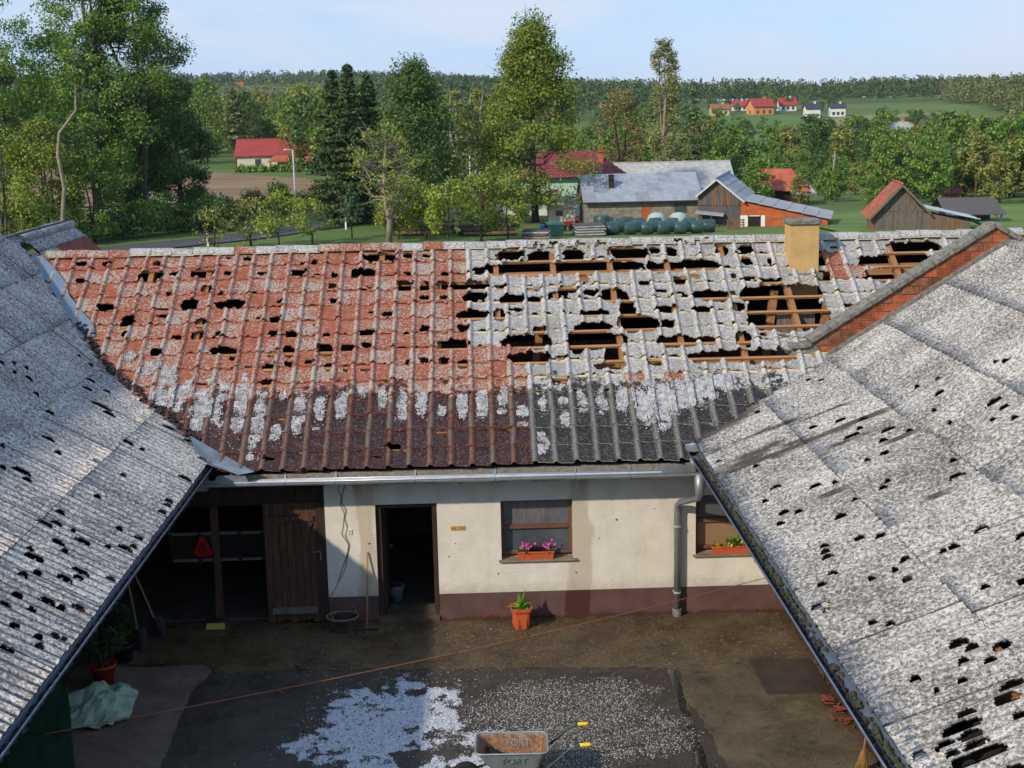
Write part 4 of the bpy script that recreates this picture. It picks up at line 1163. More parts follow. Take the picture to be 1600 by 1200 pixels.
# downpipe
dp = MB().tube([(3.57, 21.87, 2.64), (3.57, 21.87, 2.30), (3.56, 21.90, 2.22), (3.30, 22.22, 2.06), (3.27, 22.32, 1.98), (3.27, 22.34, 1.86), (3.27, 22.34, 0.0)], [.10, .075, .056, .054, .056, .058, .058], 14).build('downpipe', MAT['zinc_dull'], farm, True)
for z in (1.60, .42):
    MB().lathe([(.069, 0), (.069, .03), (.063, .03)], (3.27, 22.34, z), 14).box(3.20, 3.34, 22.40, 22.425, z, z + .025).build('pipe_clip', MAT['zinc'], dp)
MB().lathe([(.075, 0), (.082, .05), (.082, .13), (.066, .14)], (3.27, 22.34, 0.0), 14).build('pipe_shoe', MAT['coping'], dp)

# ------------------------------------------------------------------ corrugated roofs
def sheets(root, to_world, u_rows, v0, v1, holes, keep_fn, mat_fn, wave=.177, amp=.027, seed=0):
    width = wave * 5
    nv = int(math.ceil((v1 - v0) / width))
    rnd = random.Random(seed)
    for ri, (ua, ub) in enumerate(u_rows):
        shift = rnd.choice((0, 0, wave, -wave))
        for ci in range(-1, nv + 1):
            a = v0 + ci * width + shift
            b_ = a + width + wave * .5
            if a > v1 or b_ < v0:
                continue
            vs_ = np.linspace(a, b_, 5 * 9 + 6)
            mine = [h for h in holes if ua - .3 < h[0] < ub + .3 and a - .2 < h[1] < b_ + .2]
            us = set(np.round(np.linspace(ua - .02, ub + .10, 5), 4))
            for h in mine:
                for q in np.arange(h[0] - h[2] * .75 - .07, h[0] + h[2] * .75 + .071, .022):
                    us.add(round(float(q), 4))
            us = np.array(sorted(q for q in us if ua - .021 <= q <= ub + .101))
            U, V = np.meshgrid(us, vs_, indexing='ij')
            tilt = rnd.uniform(-.004, .004)
            W = amp * np.cos(2 * math.pi * V / wave) + .010 * (1 - (U - ua) / (ub - ua)) + tilt * (V - a) + rnd.uniform(0, .004)
            W = W + (fbm(U * 1.3, V * 1.3, 7 + seed) - .5) * .03 + (ci % 2) * .007
            edge = (fbm(V * 14, V * 0 + ri, 4) - .5) * .03
            Uo = np.where(np.isclose(U, us[0]), U + edge, U)
            P = to_world(Uo, V, W)
            uc, vc = (U[:-1, :-1] + U[1:, 1:]) / 2, (V[:-1, :-1] + V[1:, 1:]) / 2
            gone = np.zeros(uc.shape, bool)
            wob = (fbm(uc * 22, vc * 30, 13, 4) - .5)
            for hu, hv, hl, hw in mine:
                crest = round(hv / wave) * wave - .035
                gone |= (np.abs(uc - hu) / (hl * .5 + .015)) ** 2 + (np.abs(vc - crest + .02 * ((uc - hu) / (hl * .5 + .015)) ** 2) / (max(.026, hw * .32) * (1.7 if hl > .45 else 1))) ** 2 < 1 + wob * 1.5
            Pc = (P[:-1, :-1] + P[1:, 1:]) / 2
            keep = ~gone & keep_fn(Pc[..., 0], Pc[..., 1], Pc[..., 2]) & (vc >= v0 - .01) & (vc <= v1 + .01)
            if keep.sum() < 6:
                continue
            me = shell(P, keep, (0, 0, .012), mat_fn(ri, ci), 'roof_sheet')
            link(bpy.data.objects.new('roof_sheet', me), root)

def skirt_world(u, v, w, sgn, x0, z0, p1, w1, p2):
    u, v, w = np.broadcast_arrays(np.asarray(u, float), np.asarray(v, float), np.asarray(w, float))
    l1 = w1 / math.cos(p1)
    lo = u < l1
    d = np.where(lo, u * math.cos(p1), w1 + (u - l1) * math.cos(p2))
    z = np.where(lo, u * math.sin(p1), w1 * math.tan(p1) + (u - l1) * math.sin(p2))
    k = np.clip((u - l1 + .15) / .3, 0, 1)
    p = p1 + (p2 - p1) * k
    return np.stack([x0 + sgn * (d - w * np.sin(p)), v, z0 + z + w * np.cos(p)], -1)
def left_world(u, v, w):
    return skirt_world(u, v, w, -1, -4.5, 3.05, L_P1, L_W1, L_P2)
def right_world(u, v, w):
    return skirt_world(u, v, w, 1, 3.55, 3.10, R_P1, R_W1, R_P2)
barn = empty('sheet_roofed_barn', (-8, 17, 0))
tag(barn, 'barn with grey corrugated roof and gutter along the left of the yard', 'barn')
rows_l = [(0, 1.26), (1.26, 2.53), (2.53, 3.62), (3.62, 4.72), (4.72, 5.72)]
rows_far = [(3.0, 4.1), (4.1, 5.25), (5.25, 5.72)]
fl = [MAT['fibre_left'], MAT['attic_dark']]
keep_l = lambda x, y, z: (z > z_tiles(x, y) + .015) | (x < -8.6)
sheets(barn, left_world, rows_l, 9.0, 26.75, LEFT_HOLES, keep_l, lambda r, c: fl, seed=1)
def far_world(u, v, w):
    return left_world(u, v, w - .10)
fr_ = [MAT['fibre_red'], MAT['attic_dark']]
sheets(barn, far_world, rows_far, 26.95, 31.2, [(5.3, 27.6, .5, .5), (4.6, 28.7, .5, .12), (4.9, 27.2, .7, .16), (3.9, 29.1, .3, .1)], keep_l, lambda r, c: fr_ if (c >= 2 and r < 2) else fl, seed=2)
# the slope away from the yard, ridge cap, walls, purlins
b = MB()
xr, _y, zr = [float(q) for q in left_world(L_LEN, 0, 0)]
b.add([(xr, 9, zr), (xr, 31.2, zr), (xr - 4.6, 31.2, zr - 3.3), (xr - 4.6, 9, zr - 3.3)], [(0, 1, 2, 3)])
b.build('outer_slope', MAT['fibre_left'], barn)
for k in range(19):
    y = 9.0 + k * 1.17
    if 26.4 < y < 27.6:
        continue
    o = MB().tube([(xr + .02, y, zr - .03 - (.1 if y > 26.9 else 0)), (xr + .02, y + 1.2, zr - .03 - (.1 if y > 26.9 else 0))], .10, 10).build('ridge_cap', MAT['fibre_left'], barn, True)
MB().box(-6.75, -6.6, 9, 22.4, -.04, 3.9).build('wall', MAT['interior'], barn)
MB().box(-13.3, -13.2, 9, 31, -.04, 3.6).build('wall', MAT['interior'], barn)
MB().box(-13.2, -6.75, 30.8, 30.95, -.04, 3.2).build('wall', MAT['interior'], barn)
MB().box(-13.2, -6.75, 9, 9.15, -.04, 3.2).build('wall', MAT['interior'], barn)
b = MB(); b.add([left_world(u, v, -.20) for u, v in ((.3, 9), (.3, 22.4), (2.53, 23.9), (2.53, 9), (5.6, 26.6), (5.6, 9))], [(0, 1, 2, 3), (3, 2, 4, 5)]); b.build('dark_backing', MAT['attic_dark'], barn)  # added dark sheet below the roofing that turns its holes black
for u in (.12, 1.2, 2.4, 3.6, 4.8):
    p0, p1 = left_world(u, 9.0, -.075), left_world(u, 22.0 + u * .6, -.075)
    MB().bar(p0, p1, .07, .09).build('purlin', MAT['wood_rafter'], barn)
LG0, LG1 = (-4.50, 9.0, 2.985), (-4.50, 21.98, 2.985)
lg = trough(LG0, LG1, .095, 'y', barn, MAT['zinc_weathered'])
for y in (13.2, 15.9, 18.6, 20.9):
    MB().tube([(-4.50 + .098 * math.cos(a), y, 2.985 + .098 * math.sin(a)) for a in np.linspace(math.pi, 2 * math.pi, 9)], .012, 6).build('joint_band', MAT['zinc_weathered'], lg)
MB().box(-4.66, -4.62, 9, 21.95, 2.84, 3.02).build('fascia', MAT['wood_dark'], barn)
def gutter_dirt(x, y0, y1, z, parent, width, seed, cov, mat='debris'):
    rr = random.Random(seed)
    mb = MB()
    y = y0
    while y < y1:
        if rr.random() < cov:
            n = 6
            a0 = rr.random() * 6
            R0 = rr.uniform(.022, .05)
            cx = x + rr.uniform(-width, width)
            mb.add([(cx + R0 * math.cos(a0 + k * 2 * math.pi / n) * rr.uniform(.6, 1.2), y + R0 * 1.5 * math.sin(a0 + k * 2 * math.pi / n) * rr.uniform(.6, 1.2), z) for k in range(n)] + [(cx, y, z + rr.uniform(.02, .05))],
                   [(k, (k + 1) % n, n) for k in range(n)])
        y += rr.uniform(.015, .05)
    return tag(mb.build('gutter_debris', MAT[mat], parent), kind='stuff')
gutter_dirt(-4.455, 10, 21.8, 2.925, barn, .025, 3, .8)

stable = empty('sheet_roofed_stable', (9, 17, 0))
tag(stable, 'long building with pale speckled corrugated roof on the right of the yard', 'stable')
rows_r = [(0, 1.39), (1.39, 2.78), (2.78, 4.02), (4.02, 5.28), (5.28, 6.56)]
frm = [MAT['fibre_right'], MAT['attic_dark']]
keep_r = lambda x, y, z: (z > z_tiles(x, y) + .02)
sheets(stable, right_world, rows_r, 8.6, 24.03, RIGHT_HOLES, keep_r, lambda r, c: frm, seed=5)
xr2, _y, zr2 = [float(q) for q in right_world(R_LEN, 0, 0)]
b = MB(); b.add([(xr2, 8.6, zr2), (xr2 + 5.5, 8.6, zr2 - 3.05), (xr2 + 5.5, 24.03, zr2 - 3.05), (xr2, 24.03, zr2)], [(0, 1, 2, 3)]); b.build('outer_slope', MAT['fibre_right'], stable)
for k in range(13):
    y = 8.6 + k * 1.185
    MB().tube([(xr2, y, zr2 - .02), (xr2, y + 1.2, zr2 - .02)], .10, 10).build('ridge_cap', MAT['fibre_right'], stable, True)
b = MB(); b.add([right_world(u, v, -.24) for u, v in ((.3, 8.6), (2.78, 8.6), (2.78, 23.6), (.3, 22.4), (6.4, 8.6), (6.4, 24.0))], [(0, 1, 2, 3), (1, 4, 5, 2)]); b.build('dark_backing', MAT['attic_dark'], stable)  # dark sheet put in so the holes above it look black
for u in (.12, 1.3, 2.6, 3.9, 5.1):
    MB().bar(right_world(u, 8.6, -.08), right_world(u, min(23.9, 22.2 + u * .5), -.08), .07, .10).build('purlin', MAT['wood_rafter'], stable)
for k in range(12):
    y = 9.2 + k * 1.15
    for ua, ub in ((.05, 2.76), (2.8, 6.4)):
        MB().bar(right_world(ua, y, -.17), right_world(ub, y, -.17), .09, .12).build('rafter', MAT['wood_rafter'], stable)
wall_with_openings('wall', 5.15, 5.45, 8.6, 22.43, .50, 3.4, [], MAT['plaster'], stable)
MB().box(5.142, 5.46, 8.6, 22.43, -.05, .497).build('plinth', MAT['plinth'], stable)
MB().box(14.4, 14.5, 8.6, 23.4, -.05, 3.2).build('wall', MAT['interior'], stable)
MB().box(5.46, 14.4, 8.6, 8.7, -.05, 3.2).build('wall', MAT['interior'], stable)
RG0, RG1 = (3.47, 8.6, 3.03), (3.47, 22.02, 3.03)
rg = trough(RG0, RG1, .105, 'y', stable, MAT['zinc_weathered'])
b = MB(); b.add([(3.53, 8.6, 3.075), (3.53, 22.3, 3.075), (3.70, 22.3, 3.165), (3.70, 8.6, 3.165)], [(0, 1, 2, 3)]); b.build('drip_edge', MAT['zinc_weathered'], stable)
gutter_dirt(3.47, 9, 21.6, 2.945, stable, .04, 8, .95)
gutter_dirt(3.52, 9, 21.8, 2.985, stable, .015, 9, .38, 'moss')
MB().lathe([(.001, 0), (.105, 0)], seg=12).build('end_cap', MAT['zinc'], rg).matrix_basis = Matrix.Translation((3.47, 22.025, 3.03)) @ Matrix.Rotation(rad(90), 4, 'X')
MB().box(3.36, 3.60, 21.88, 22.10, 3.02, 3.10).build('gutter_head', MAT['galv'], rg)
MB().tube([(3.47, 21.87, 2.95), (3.47, 21.87, 2.82), (3.50, 21.87, 2.70)], .07, 12).build('outlet_pipe', MAT['zinc_dull'], rg, True)

# --- firewall of hollow bricks between the two roofs
FWY = 24.05
def clip(poly, a, b_, c):
    """keep the part of a polygon with a*x+b*z<=c"""
    out = []
    n = len(poly)
    for i in range(n):
        p, q = poly[i], poly[(i + 1) % n]
        dp_, dq = a * p[0] + b_ * p[1] - c, a * q[0] + b_ * q[1] - c
        if dp_ <= 0: out.append(p)
        if dp_ * dq < 0:
            k = dp_ / (dp_ - dq)
            out.append((p[0] + (q[0] - p[0]) * k, p[1] + (q[1] - p[1]) * k))
    return out
TOPL, APEX = (5.58, 4.24), (9.13, 6.44)
kf = (APEX[1] - TOPL[1]) / (APEX[0] - TOPL[0])
fw = MB().prism([(5.58, 3.4), (11.2, 3.4), (11.2, APEX[1] - kf * (11.2 - APEX[0]) - .03), (APEX[0], APEX[1] - .03), (TOPL[0] + .35, TOPL[1] + .35 * kf - .05), (5.58, TOPL[1] + .1)], 'y', FWY + .02, FWY + .28).build('firewall', MAT['mortar'], stable)
for rI in range(24):
    z0 = 3.46 + rI * .148
    off = .16 * (rI % 2)
    xk = 5.74
    x = 5.60 - off
    while x < 11:
        w = .30
        poly = [(x, z0), (x + w, z0), (x + w, z0 + .132), (x, z0 + .132)]
        poly = clip(poly, -kf, 1, TOPL[1] - kf * TOPL[0] - .05)
        if poly: poly = clip(poly, kf, 1, APEX[1] + kf * APEX[0] - .05)
        if poly: poly = clip(poly, -1, 0, -5.60)
        hide = True
        for px_, pz_ in poly:
            zr_ = z_right(px_) if px_ < xr2 else zr2 - (px_ - xr2) * .55
            if pz_ > zr_ - .12: hide = False
        if len(poly) > 2 and not hide:
            hsh = (rI * 7 + int(x * 10) * 13) % 10
            pale_block = x < 5.86 and rI in (4, 5)
            dep = random.uniform(0, .012)
            br = MB().prism(poly, 'y', FWY + dep - .004, FWY + .08).build('brick', MAT['coping'] if pale_block else (MAT['brick'] if hsh < 7 else MAT['brick_dark']), fw)
            if hsh in (1, 4, 8) and not pale_block:
                g = MB()
                for i in range(8):
                    for j_ in range(4):
                        hx, hz = x + .022 + i * .033, z0 + .018 + j_ * .028
                        ok = clip([(hx, hz), (hx + .02, hz), (hx + .02, hz + .016), (hx, hz + .016)], -kf, 1, TOPL[1] - kf * TOPL[0] - .07)
                        if len(ok) == 4:
                            g.box(hx, hx + .02, FWY + dep - .0065, FWY + dep, hz, hz + .016)
                if g.v:
                    tag(g.build('cavity_grid', MAT['brick_hole'], br), kind='stuff')
        x += .318
for p0, p1 in (((TOPL[0] + .30, TOPL[1] + .32 * kf), APEX), (APEX, (11.2, APEX[1] - kf * (11.2 - APEX[0])))):
    n = 9
    for k in range(n):
        a, c_ = k / n, (k + .985) / n
        q0 = (p0[0] + (p1[0] - p0[0]) * a, FWY + .14, p0[1] + (p1[1] - p0[1]) * a + random.uniform(-.006, .006))
        q1 = (p0[0] + (p1[0] - p0[0]) * c_, FWY + .14, p0[1] + (p1[1] - p0[1]) * c_ + random.uniform(-.006, .006))
        bevel(MB().bar(q0, q1, .40, .10).build('coping_slab', MAT['coping'], fw), .02, 2)
bevel(MB().bar((5.52, FWY + .14, TOPL[1] + .10), (5.91, FWY + .14, TOPL[1] + .13), .40, .08).build('coping_slab', MAT['coping'], fw), .02, 2)
# mortar fillet where sheets meet the brickwork
MB().bar((5.55, FWY - .01, z_right(5.55) + .03), (6.15, FWY - .01, z_right(6.15) + .04), .12, .09).bar((6.15, FWY - .01, z_right(6.15) + .04), (xr2, FWY - .01, zr2 + .05), .12, .09).build('mortar_fillet', MAT['coping'], fw)

# --- valley flashings
def valley(pts, w, mat, name, parent):
    mb = MB()
    for (a, b_) in zip(pts[:-1], pts[1:]):
        a, b_ = Vector(a), Vector(b_)
        side = Vector((w, 0, .0))
        mb.add([a - side, b_ - side, b_, a], [(0, 1, 2, 3)])
        mb.add([a, b_, b_ + side, a + side], [(0, 1, 2, 3)])
    return mb.build(name, mat, parent)
def vl(x):
    z = z_left(x); return (x, 21.94 + (z - 2.884) * C32 / S32, z + .02)
valley([vl(x) for x in (-4.55, -5.2, -6.0, -6.72, -7.4, -8.0, -8.55)], .18, MAT['flashing_blue'], 'valley_sheet', farm)
def vr(x):
    z = z_right(x); return (x, 21.94 + (z - 2.884) * C32 / S32, z + .015)
valley([vr(x) for x in (3.55, 4.2, 4.8, 5.6)], .22, MAT['zinc_dull'], 'valley_sheet', farm)
# bent blue-grey flashing along the upper valley, and the tin corner over the gutter
b = MB()
fp = []
for k, x in enumerate((-8.6, -8.35, -8.1, -7.85, -7.6, -7.35, -7.15)):
    q = Vector(vl(x))
    fp += [q + Vector((-.04, 0, .05)), q + Vector((.10 + .03 * (k % 2), -.02, .045)), q + Vector((.20 + .05 * (k % 3), .0, .05 + .02 * (k % 2)))]
b.add(fp, [(3 * i + j_, 3 * i + j_ + 1, 3 * i + j_ + 4, 3 * i + j_ + 3) for i in range(6) for j_ in range(2)])
b.build('bent_flashing', MAT['flashing_blue'], farm)
b = MB()
b.add([(-4.86, 22.45, 3.38), (-4.42, 21.95, 3.02), (-3.98, 21.75, 2.87), (-3.72, 21.80, 2.90), (-4.3, 22.25, 3.10), (-4.62, 21.80, 3.10)],
      [(0, 1, 4), (1, 2, 3), (1, 3, 4), (0, 5, 1), (5, 2, 1)])
b.build('corner_flashing', MAT['zinc_dull'], farm)
# dirt and shards swept into the left valley
mb = MB()
rr = random.Random(4)
for k in range(330):
    x = rr.uniform(-7.4, -4.7)
    q = vl(x)
    cx, cy, cz = q[0] + rr.gauss(.07, .05), q[1] + rr.gauss(0, .03), q[2] + .035
    R0 = rr.uniform(.02, .06)
    n = 5
    cz = max(cz, float(z_tiles(cx, np.array(cy))) + .01, z_left(cx) + .01)
    mb.add([(cx + R0 * math.cos(i * 2 * math.pi / n) * rr.uniform(.6, 1.2), cy + R0 * math.sin(i * 2 * math.pi / n), cz + rr.uniform(-.01, .015)) for i in range(n)] + [(cx, cy, cz + rr.uniform(.02, .05))], [(i, (i + 1) % n, n) for i in range(n)])
tag(mb.build('valley_debris', MAT['debris'], farm), kind='stuff')

# ------------------------------------------------------------------ courtyard floor
def slab(name, poly, z0, z1, mat, label, jit=.03, step=.25, seed=0):
    rr = random.Random(seed)
    pts = []
    n = len(poly)
    for i in range(n):
        a, b_ = Vector(poly[i]), Vector(poly[(i + 1) % n])
        k = max(1, int((b_ - a).length / step))
        for q in range(k):
            p = a.lerp(b_, q / k)
            pts.append((p.x + rr.uniform(-jit, jit), p.y + rr.uniform(-jit, jit)))
    m = len(pts)
    mb = MB()
    mb.add([(x, y, z1) for x, y in pts] + [(x, y, z0) for x, y in pts], [tuple(range(m))] + [(m + i, m + (i + 1) % m, (i + 1) % m, i) for i in range(m)])
    o = mb.build(name, mat)
    return tag(o, label, None, None, 'structure')
slab('courtyard_asphalt', [(-6.6, 8), (5.14, 8), (5.14, 22.42), (-2.72, 22.42), (-2.72, 22.75), (-6.6, 22.75)], -.05, 0.0, MAT['asphalt'], 'dark wet asphalt of the farmyard', 0)
slab('apron_paving', [(-6.58, 20.95), (-4.6, 20.85), (-4.3, 20.45), (-2.85, 20.45), (-.2, 20.33), (1.3, 20.26), (2.86, 20.12), (2.95, 20.1), (5.13, 20.35), (5.13, 22.41), (-2.70, 22.41), (-2.7, 22.7), (-6.58, 22.7)], -.03, .012, MAT['apron'], 'mossy brown pebbled strip of paving along the cream wall', .05, .14, 3)
slab('concrete_slab', [(-6.58, 14), (-4.40, 14), (-4.46, 17.3), (-4.52, 19.8), (-4.34, 20.5), (-4.5, 20.76), (-5.4, 20.72), (-6.58, 20.9)], -.03, .03, MAT['concrete_tan'], 'pale tan concrete slab at the left edge of the yard', .02, .2, 5)
slab('concrete_paving', [(2.98, 8), (5.13, 8), (5.13, 20.32), (2.96, 20.07), (2.93, 18.9), (3.05, 18.2), (3.08, 17.2), (3.2, 16), (3.2, 12)], -.03, .016, MAT['concrete_brown'], 'brown concrete paving on the right of the yard', .04, .14, 6)
slab('drain_channel', [(2.80, 20.06), (2.92, 20.06), (2.90, 18.0), (2.88, 16), (2.72, 16), (2.76, 18)], -.03, .003, MAT['water'], 'thin strip of standing water beside the concrete', .012, .12, 7)
slab('smooth_patch', [(1.95, 20.05), (2.78, 20.05), (2.74, 19.0), (2.55, 19.35), (2.3, 19.75)], -.03, .0045, MAT['hatch_steel'], 'smooth grey cement patch by the gully', .01, .12, 8)
h = tag(MB().box(0, .955, 0, 1.30, -.005, .016).build('steel_hatch', MAT['hatch_steel']), 'flat rusty brown hatch cover in the concrete yard floor', 'hatch cover')
h.matrix_basis = Matrix.Translation((4.125, 18.99, .012)) @ Matrix.Rotation(rad(-.3), 4, 'Z')
bevel(h, .004)

# ------------------------------------------------------------------ hail on the ground
def grains(name, pts, radii, mat, label, parent=None, up=None, cat=None):
    """every hailstone a low four-sided nub"""
    pts = np.asarray(pts, float); radii = np.asarray(radii, float)
    n = len(pts)
    a = np.arange(4) * 2 * math.pi / 4
    ph = RNG.random(n) * 6.28
    ring = np.stack([np.cos(a[None] + ph[:, None]), np.sin(a[None] + ph[:, None]), np.zeros((n, 4))], -1)
    ring *= radii[:, None, None] * (RNG.random((n, 4, 1)) * .5 + .75)
    tp = np.zeros((n, 1, 3)); tp[..., 2] = radii[:, None] * .9
    loc = np.concatenate([ring, tp], 1)
    if up is not None:
        loc = loc @ np.asarray(up).T
    V = (pts[:, None] + loc).reshape(-1, 3)
    k = np.arange(4)
    F = (np.stack([k, (k + 1) % 4, np.full(4, 4)], -1)[None] + (np.arange(n) * 5)[:, None, None]).reshape(-1, 3)
    me = mesh_np(name, V, F, mat, smooth=True)
    o = link(bpy.data.objects.new(name, me), parent)
    return tag(o, label, None, None, 'stuff')
def scatter(n, x0, x1, y0, y1, fn):
    out = []
    while len(out) < n:
        X = RNG.uniform(x0, x1, n * 3); Y = RNG.uniform(y0, y1, n * 3)
        d = fn(X, Y)
        ok = RNG.random(n * 3) < d
        out += list(zip(X[ok], Y[ok]))
    return np.array(out[:n])
def dens_white(x, y):
    cx = -1.28 + (18.2 - y) * -.02
    e = 1.0 - ((x - cx) / 1.30) ** 2 - ((y - 18.25) / 1.75) ** 2
    e2 = 1.0 - ((x + .9) / 1.3) ** 2 - ((y - 16.6) / 1.5) ** 2
    e = np.maximum(e, e2)
    q = e * .9 + (fbm(x * 1.9, y * 1.9, 41, 4) - .5) * 2.1 - .02
    q -= .8 * (fbm(x * .9 + 4, y * .9 + 7, 77) > .60)
    q += (fbm(x * 7, y * 7, 43, 3) - .5) * 1.5 - .12
    return np.clip(q * 2.2, .012 * (e > -.3), 1)
P = scatter(30000, -3.4, .6, 15.5, 20.2, dens_white)
R_ = RNG.uniform(.005, .013, len(P))
grains('white_hail_drift', np.c_[P, np.zeros(len(P)) + RNG.random(len(P)) * .02], R_, MAT['hail'], 'drift of white melting hailstones on the dark yard floor')
P = scatter(7000, -3.0, .4, 15.5, 20.0, lambda x, y: np.clip(dens_white(x, y) - .45, 0, 1))
grains('slushy_ice', np.c_[P, np.full(len(P), -.002)], RNG.uniform(.018, .034, len(P)), MAT['hail'], 'wet slush under the white hail drift')
def dens_grey(x, y):
    e = 1.0 - ((x - 1.15) / 1.75) ** 2 - ((y - 18.1) / 1.95) ** 2
    q = e * 1.0 + (fbm(x * 1.6 + 9, y * 1.6, 51, 4) - .5) * 1.5
    return np.clip(q * 1.4, 0, 1)
P = scatter(30000, -1.0, 3.0, 15.4, 20.2, dens_grey)
grains('grey_hail_and_gravel', np.c_[P, RNG.random(len(P)) * .008], RNG.uniform(.005, .013, len(P)), MAT['hail_dirty'], 'spread of grey brown gravel mixed with hailstones around the wheelbarrow')
P = scatter(14000, -5.2, 3.2, 15.5, 22.2, lambda x, y: np.clip(fbm(x * .8, y * .8, 61) * 1.6 - .45, .02, 1))
grains('loose_gravel', np.c_[P, np.full(len(P), .004)], RNG.uniform(.003, .009, len(P)) * np.where(RNG.random(len(P)) < .05, 1.6, 1), MAT['gravel_dark'], 'scattered loose dark gravel with pale specks over the whole yard')  # mostly dark gravel, a few grains pale
P = scatter(6000, -4.3, 5.0, 20.2, 22.3, lambda x, y: np.clip(fbm(x * 1.2, y * 1.2, 63) * 1.4 - .3, 0, 1))
grains('apron_pebbles', np.c_[P, np.full(len(P), .012)], RNG.uniform(.003, .008, len(P)), MAT['hail_dirty'], 'small pale pebbles in the mossy strip along the wall')
# hail lying in the tile pans
pts, rd = [], []
for cx, cs, w, h_ in TILE_HAIL + [(3.0, 1.35, 1.0, .9), (3.6, 1.55, .9, .7), (4.2, 1.75, .8, .45), (-5.3, 1.75, .7, .6), (-4.7, 1.3, .6, .8)]:
    n = int(w * h_ * 9500) + 60
    U, V_ = RNG.uniform(-1.25, 1.25, n), RNG.uniform(-1.3, 1.3, n)
    X, S_ = cx + U * w * .5, cs + V_ * h_ * .5
    e = 1 - (np.abs(U) ** 2.5 + np.abs(V_) ** 2.5) + (fbm(X * 7, S_ * 5, 15, 4) - .5) * 2.6 - .05
    ok = RNG.random(n) < np.clip(e * 2.2, .02, 1)
    for x, s in zip(X[ok], S_[ok]):
        on_roll = (x + 9.2) % TW < .118
        if on_roll and not (x > 2.6 or (x < -4.5 and s > 1.2)):
            continue
        if not (z_left(x) < 2.884 + s * S32 - .03 and z_right(x) < 2.884 + s * S32 - .01):
            continue
        pts.append(tuple(roof_pt(x, s, .028 + (.05 if on_roll else 0) + RNG.random() * .012))); rd.append(RNG.uniform(.007, .015))
grains('hail_on_tiles', pts, rd, MAT['hail_roof'], 'white hail lying in the hollows of the lower roof tiles', None, np.array(FRAME.to_3x3()))

# ------------------------------------------------------------------ leaf helpers for pot plants
def blades(mb, base, n, length, width, spread, rr, droop=.5, up=.4):
    for _ in range(n):
        az = rr.uniform(0, 6.283)
        el = rr.uniform(up, 1.35)
        L_ = length * rr.uniform(.6, 1.1)
        d = Vector((math.cos(az) * math.cos(el), math.sin(az) * math.cos(el), math.sin(el)))
        side = d.cross(Vector((0, 0, 1))).normalized() * width * rr.uniform(.7, 1.1)
        b0 = Vector(base) + Vector((rr.uniform(-spread, spread), rr.uniform(-spread, spread), 0))
        p1 = b0 + d * L_ * .5
        p2 = b0 + d * L_ - Vector((0, 0, droop * L_ * .35))
        mb.add([b0, p1 - side, p2, p1 + side], [(0, 1, 2, 3)])

# ------------------------------------------------------------------ things along the wall
rr = random.Random(21)
pot = empty('flower_pot', (.58, 22.02, .012), rad(4), True)
tag(pot, 'square orange plastic flower pot with green seedling by the plinth', 'flower pot')
MB().lathe([(.0, .02), (.105, .0), (.115, .0), (.150, .30), (.172, .305), (.178, .365), (.158, .365), (.15, .30), (.0, .29)], seg=32, a0=rad(0), sq=7).build('pot', MAT['terracotta'], pot)
MB().lathe([(0, .335), (.152, .33)], seg=24, sq=7).build('soil', MAT['soil'], pot)
m = MB()
blades(m, (0, 0, .33), 26, .20, .045, .06, rr, .5, .15)
blades(m, (.0, 0, .33), 7, .34, .035, .02, rr, .2, 1.0)
m.build('leaves', MAT['plant_leaf'], pot)
m = MB()
for a in range(4):
    for q in (-.06, .06):
        m.box(-.012 + q, .012 + q, -.17, -.155, .03, .28, Matrix.Rotation(a * math.pi / 2, 4, 'Z') @ Matrix.Translation((0, .028, 0)))
m.build('rib', MAT['terracotta'], pot)

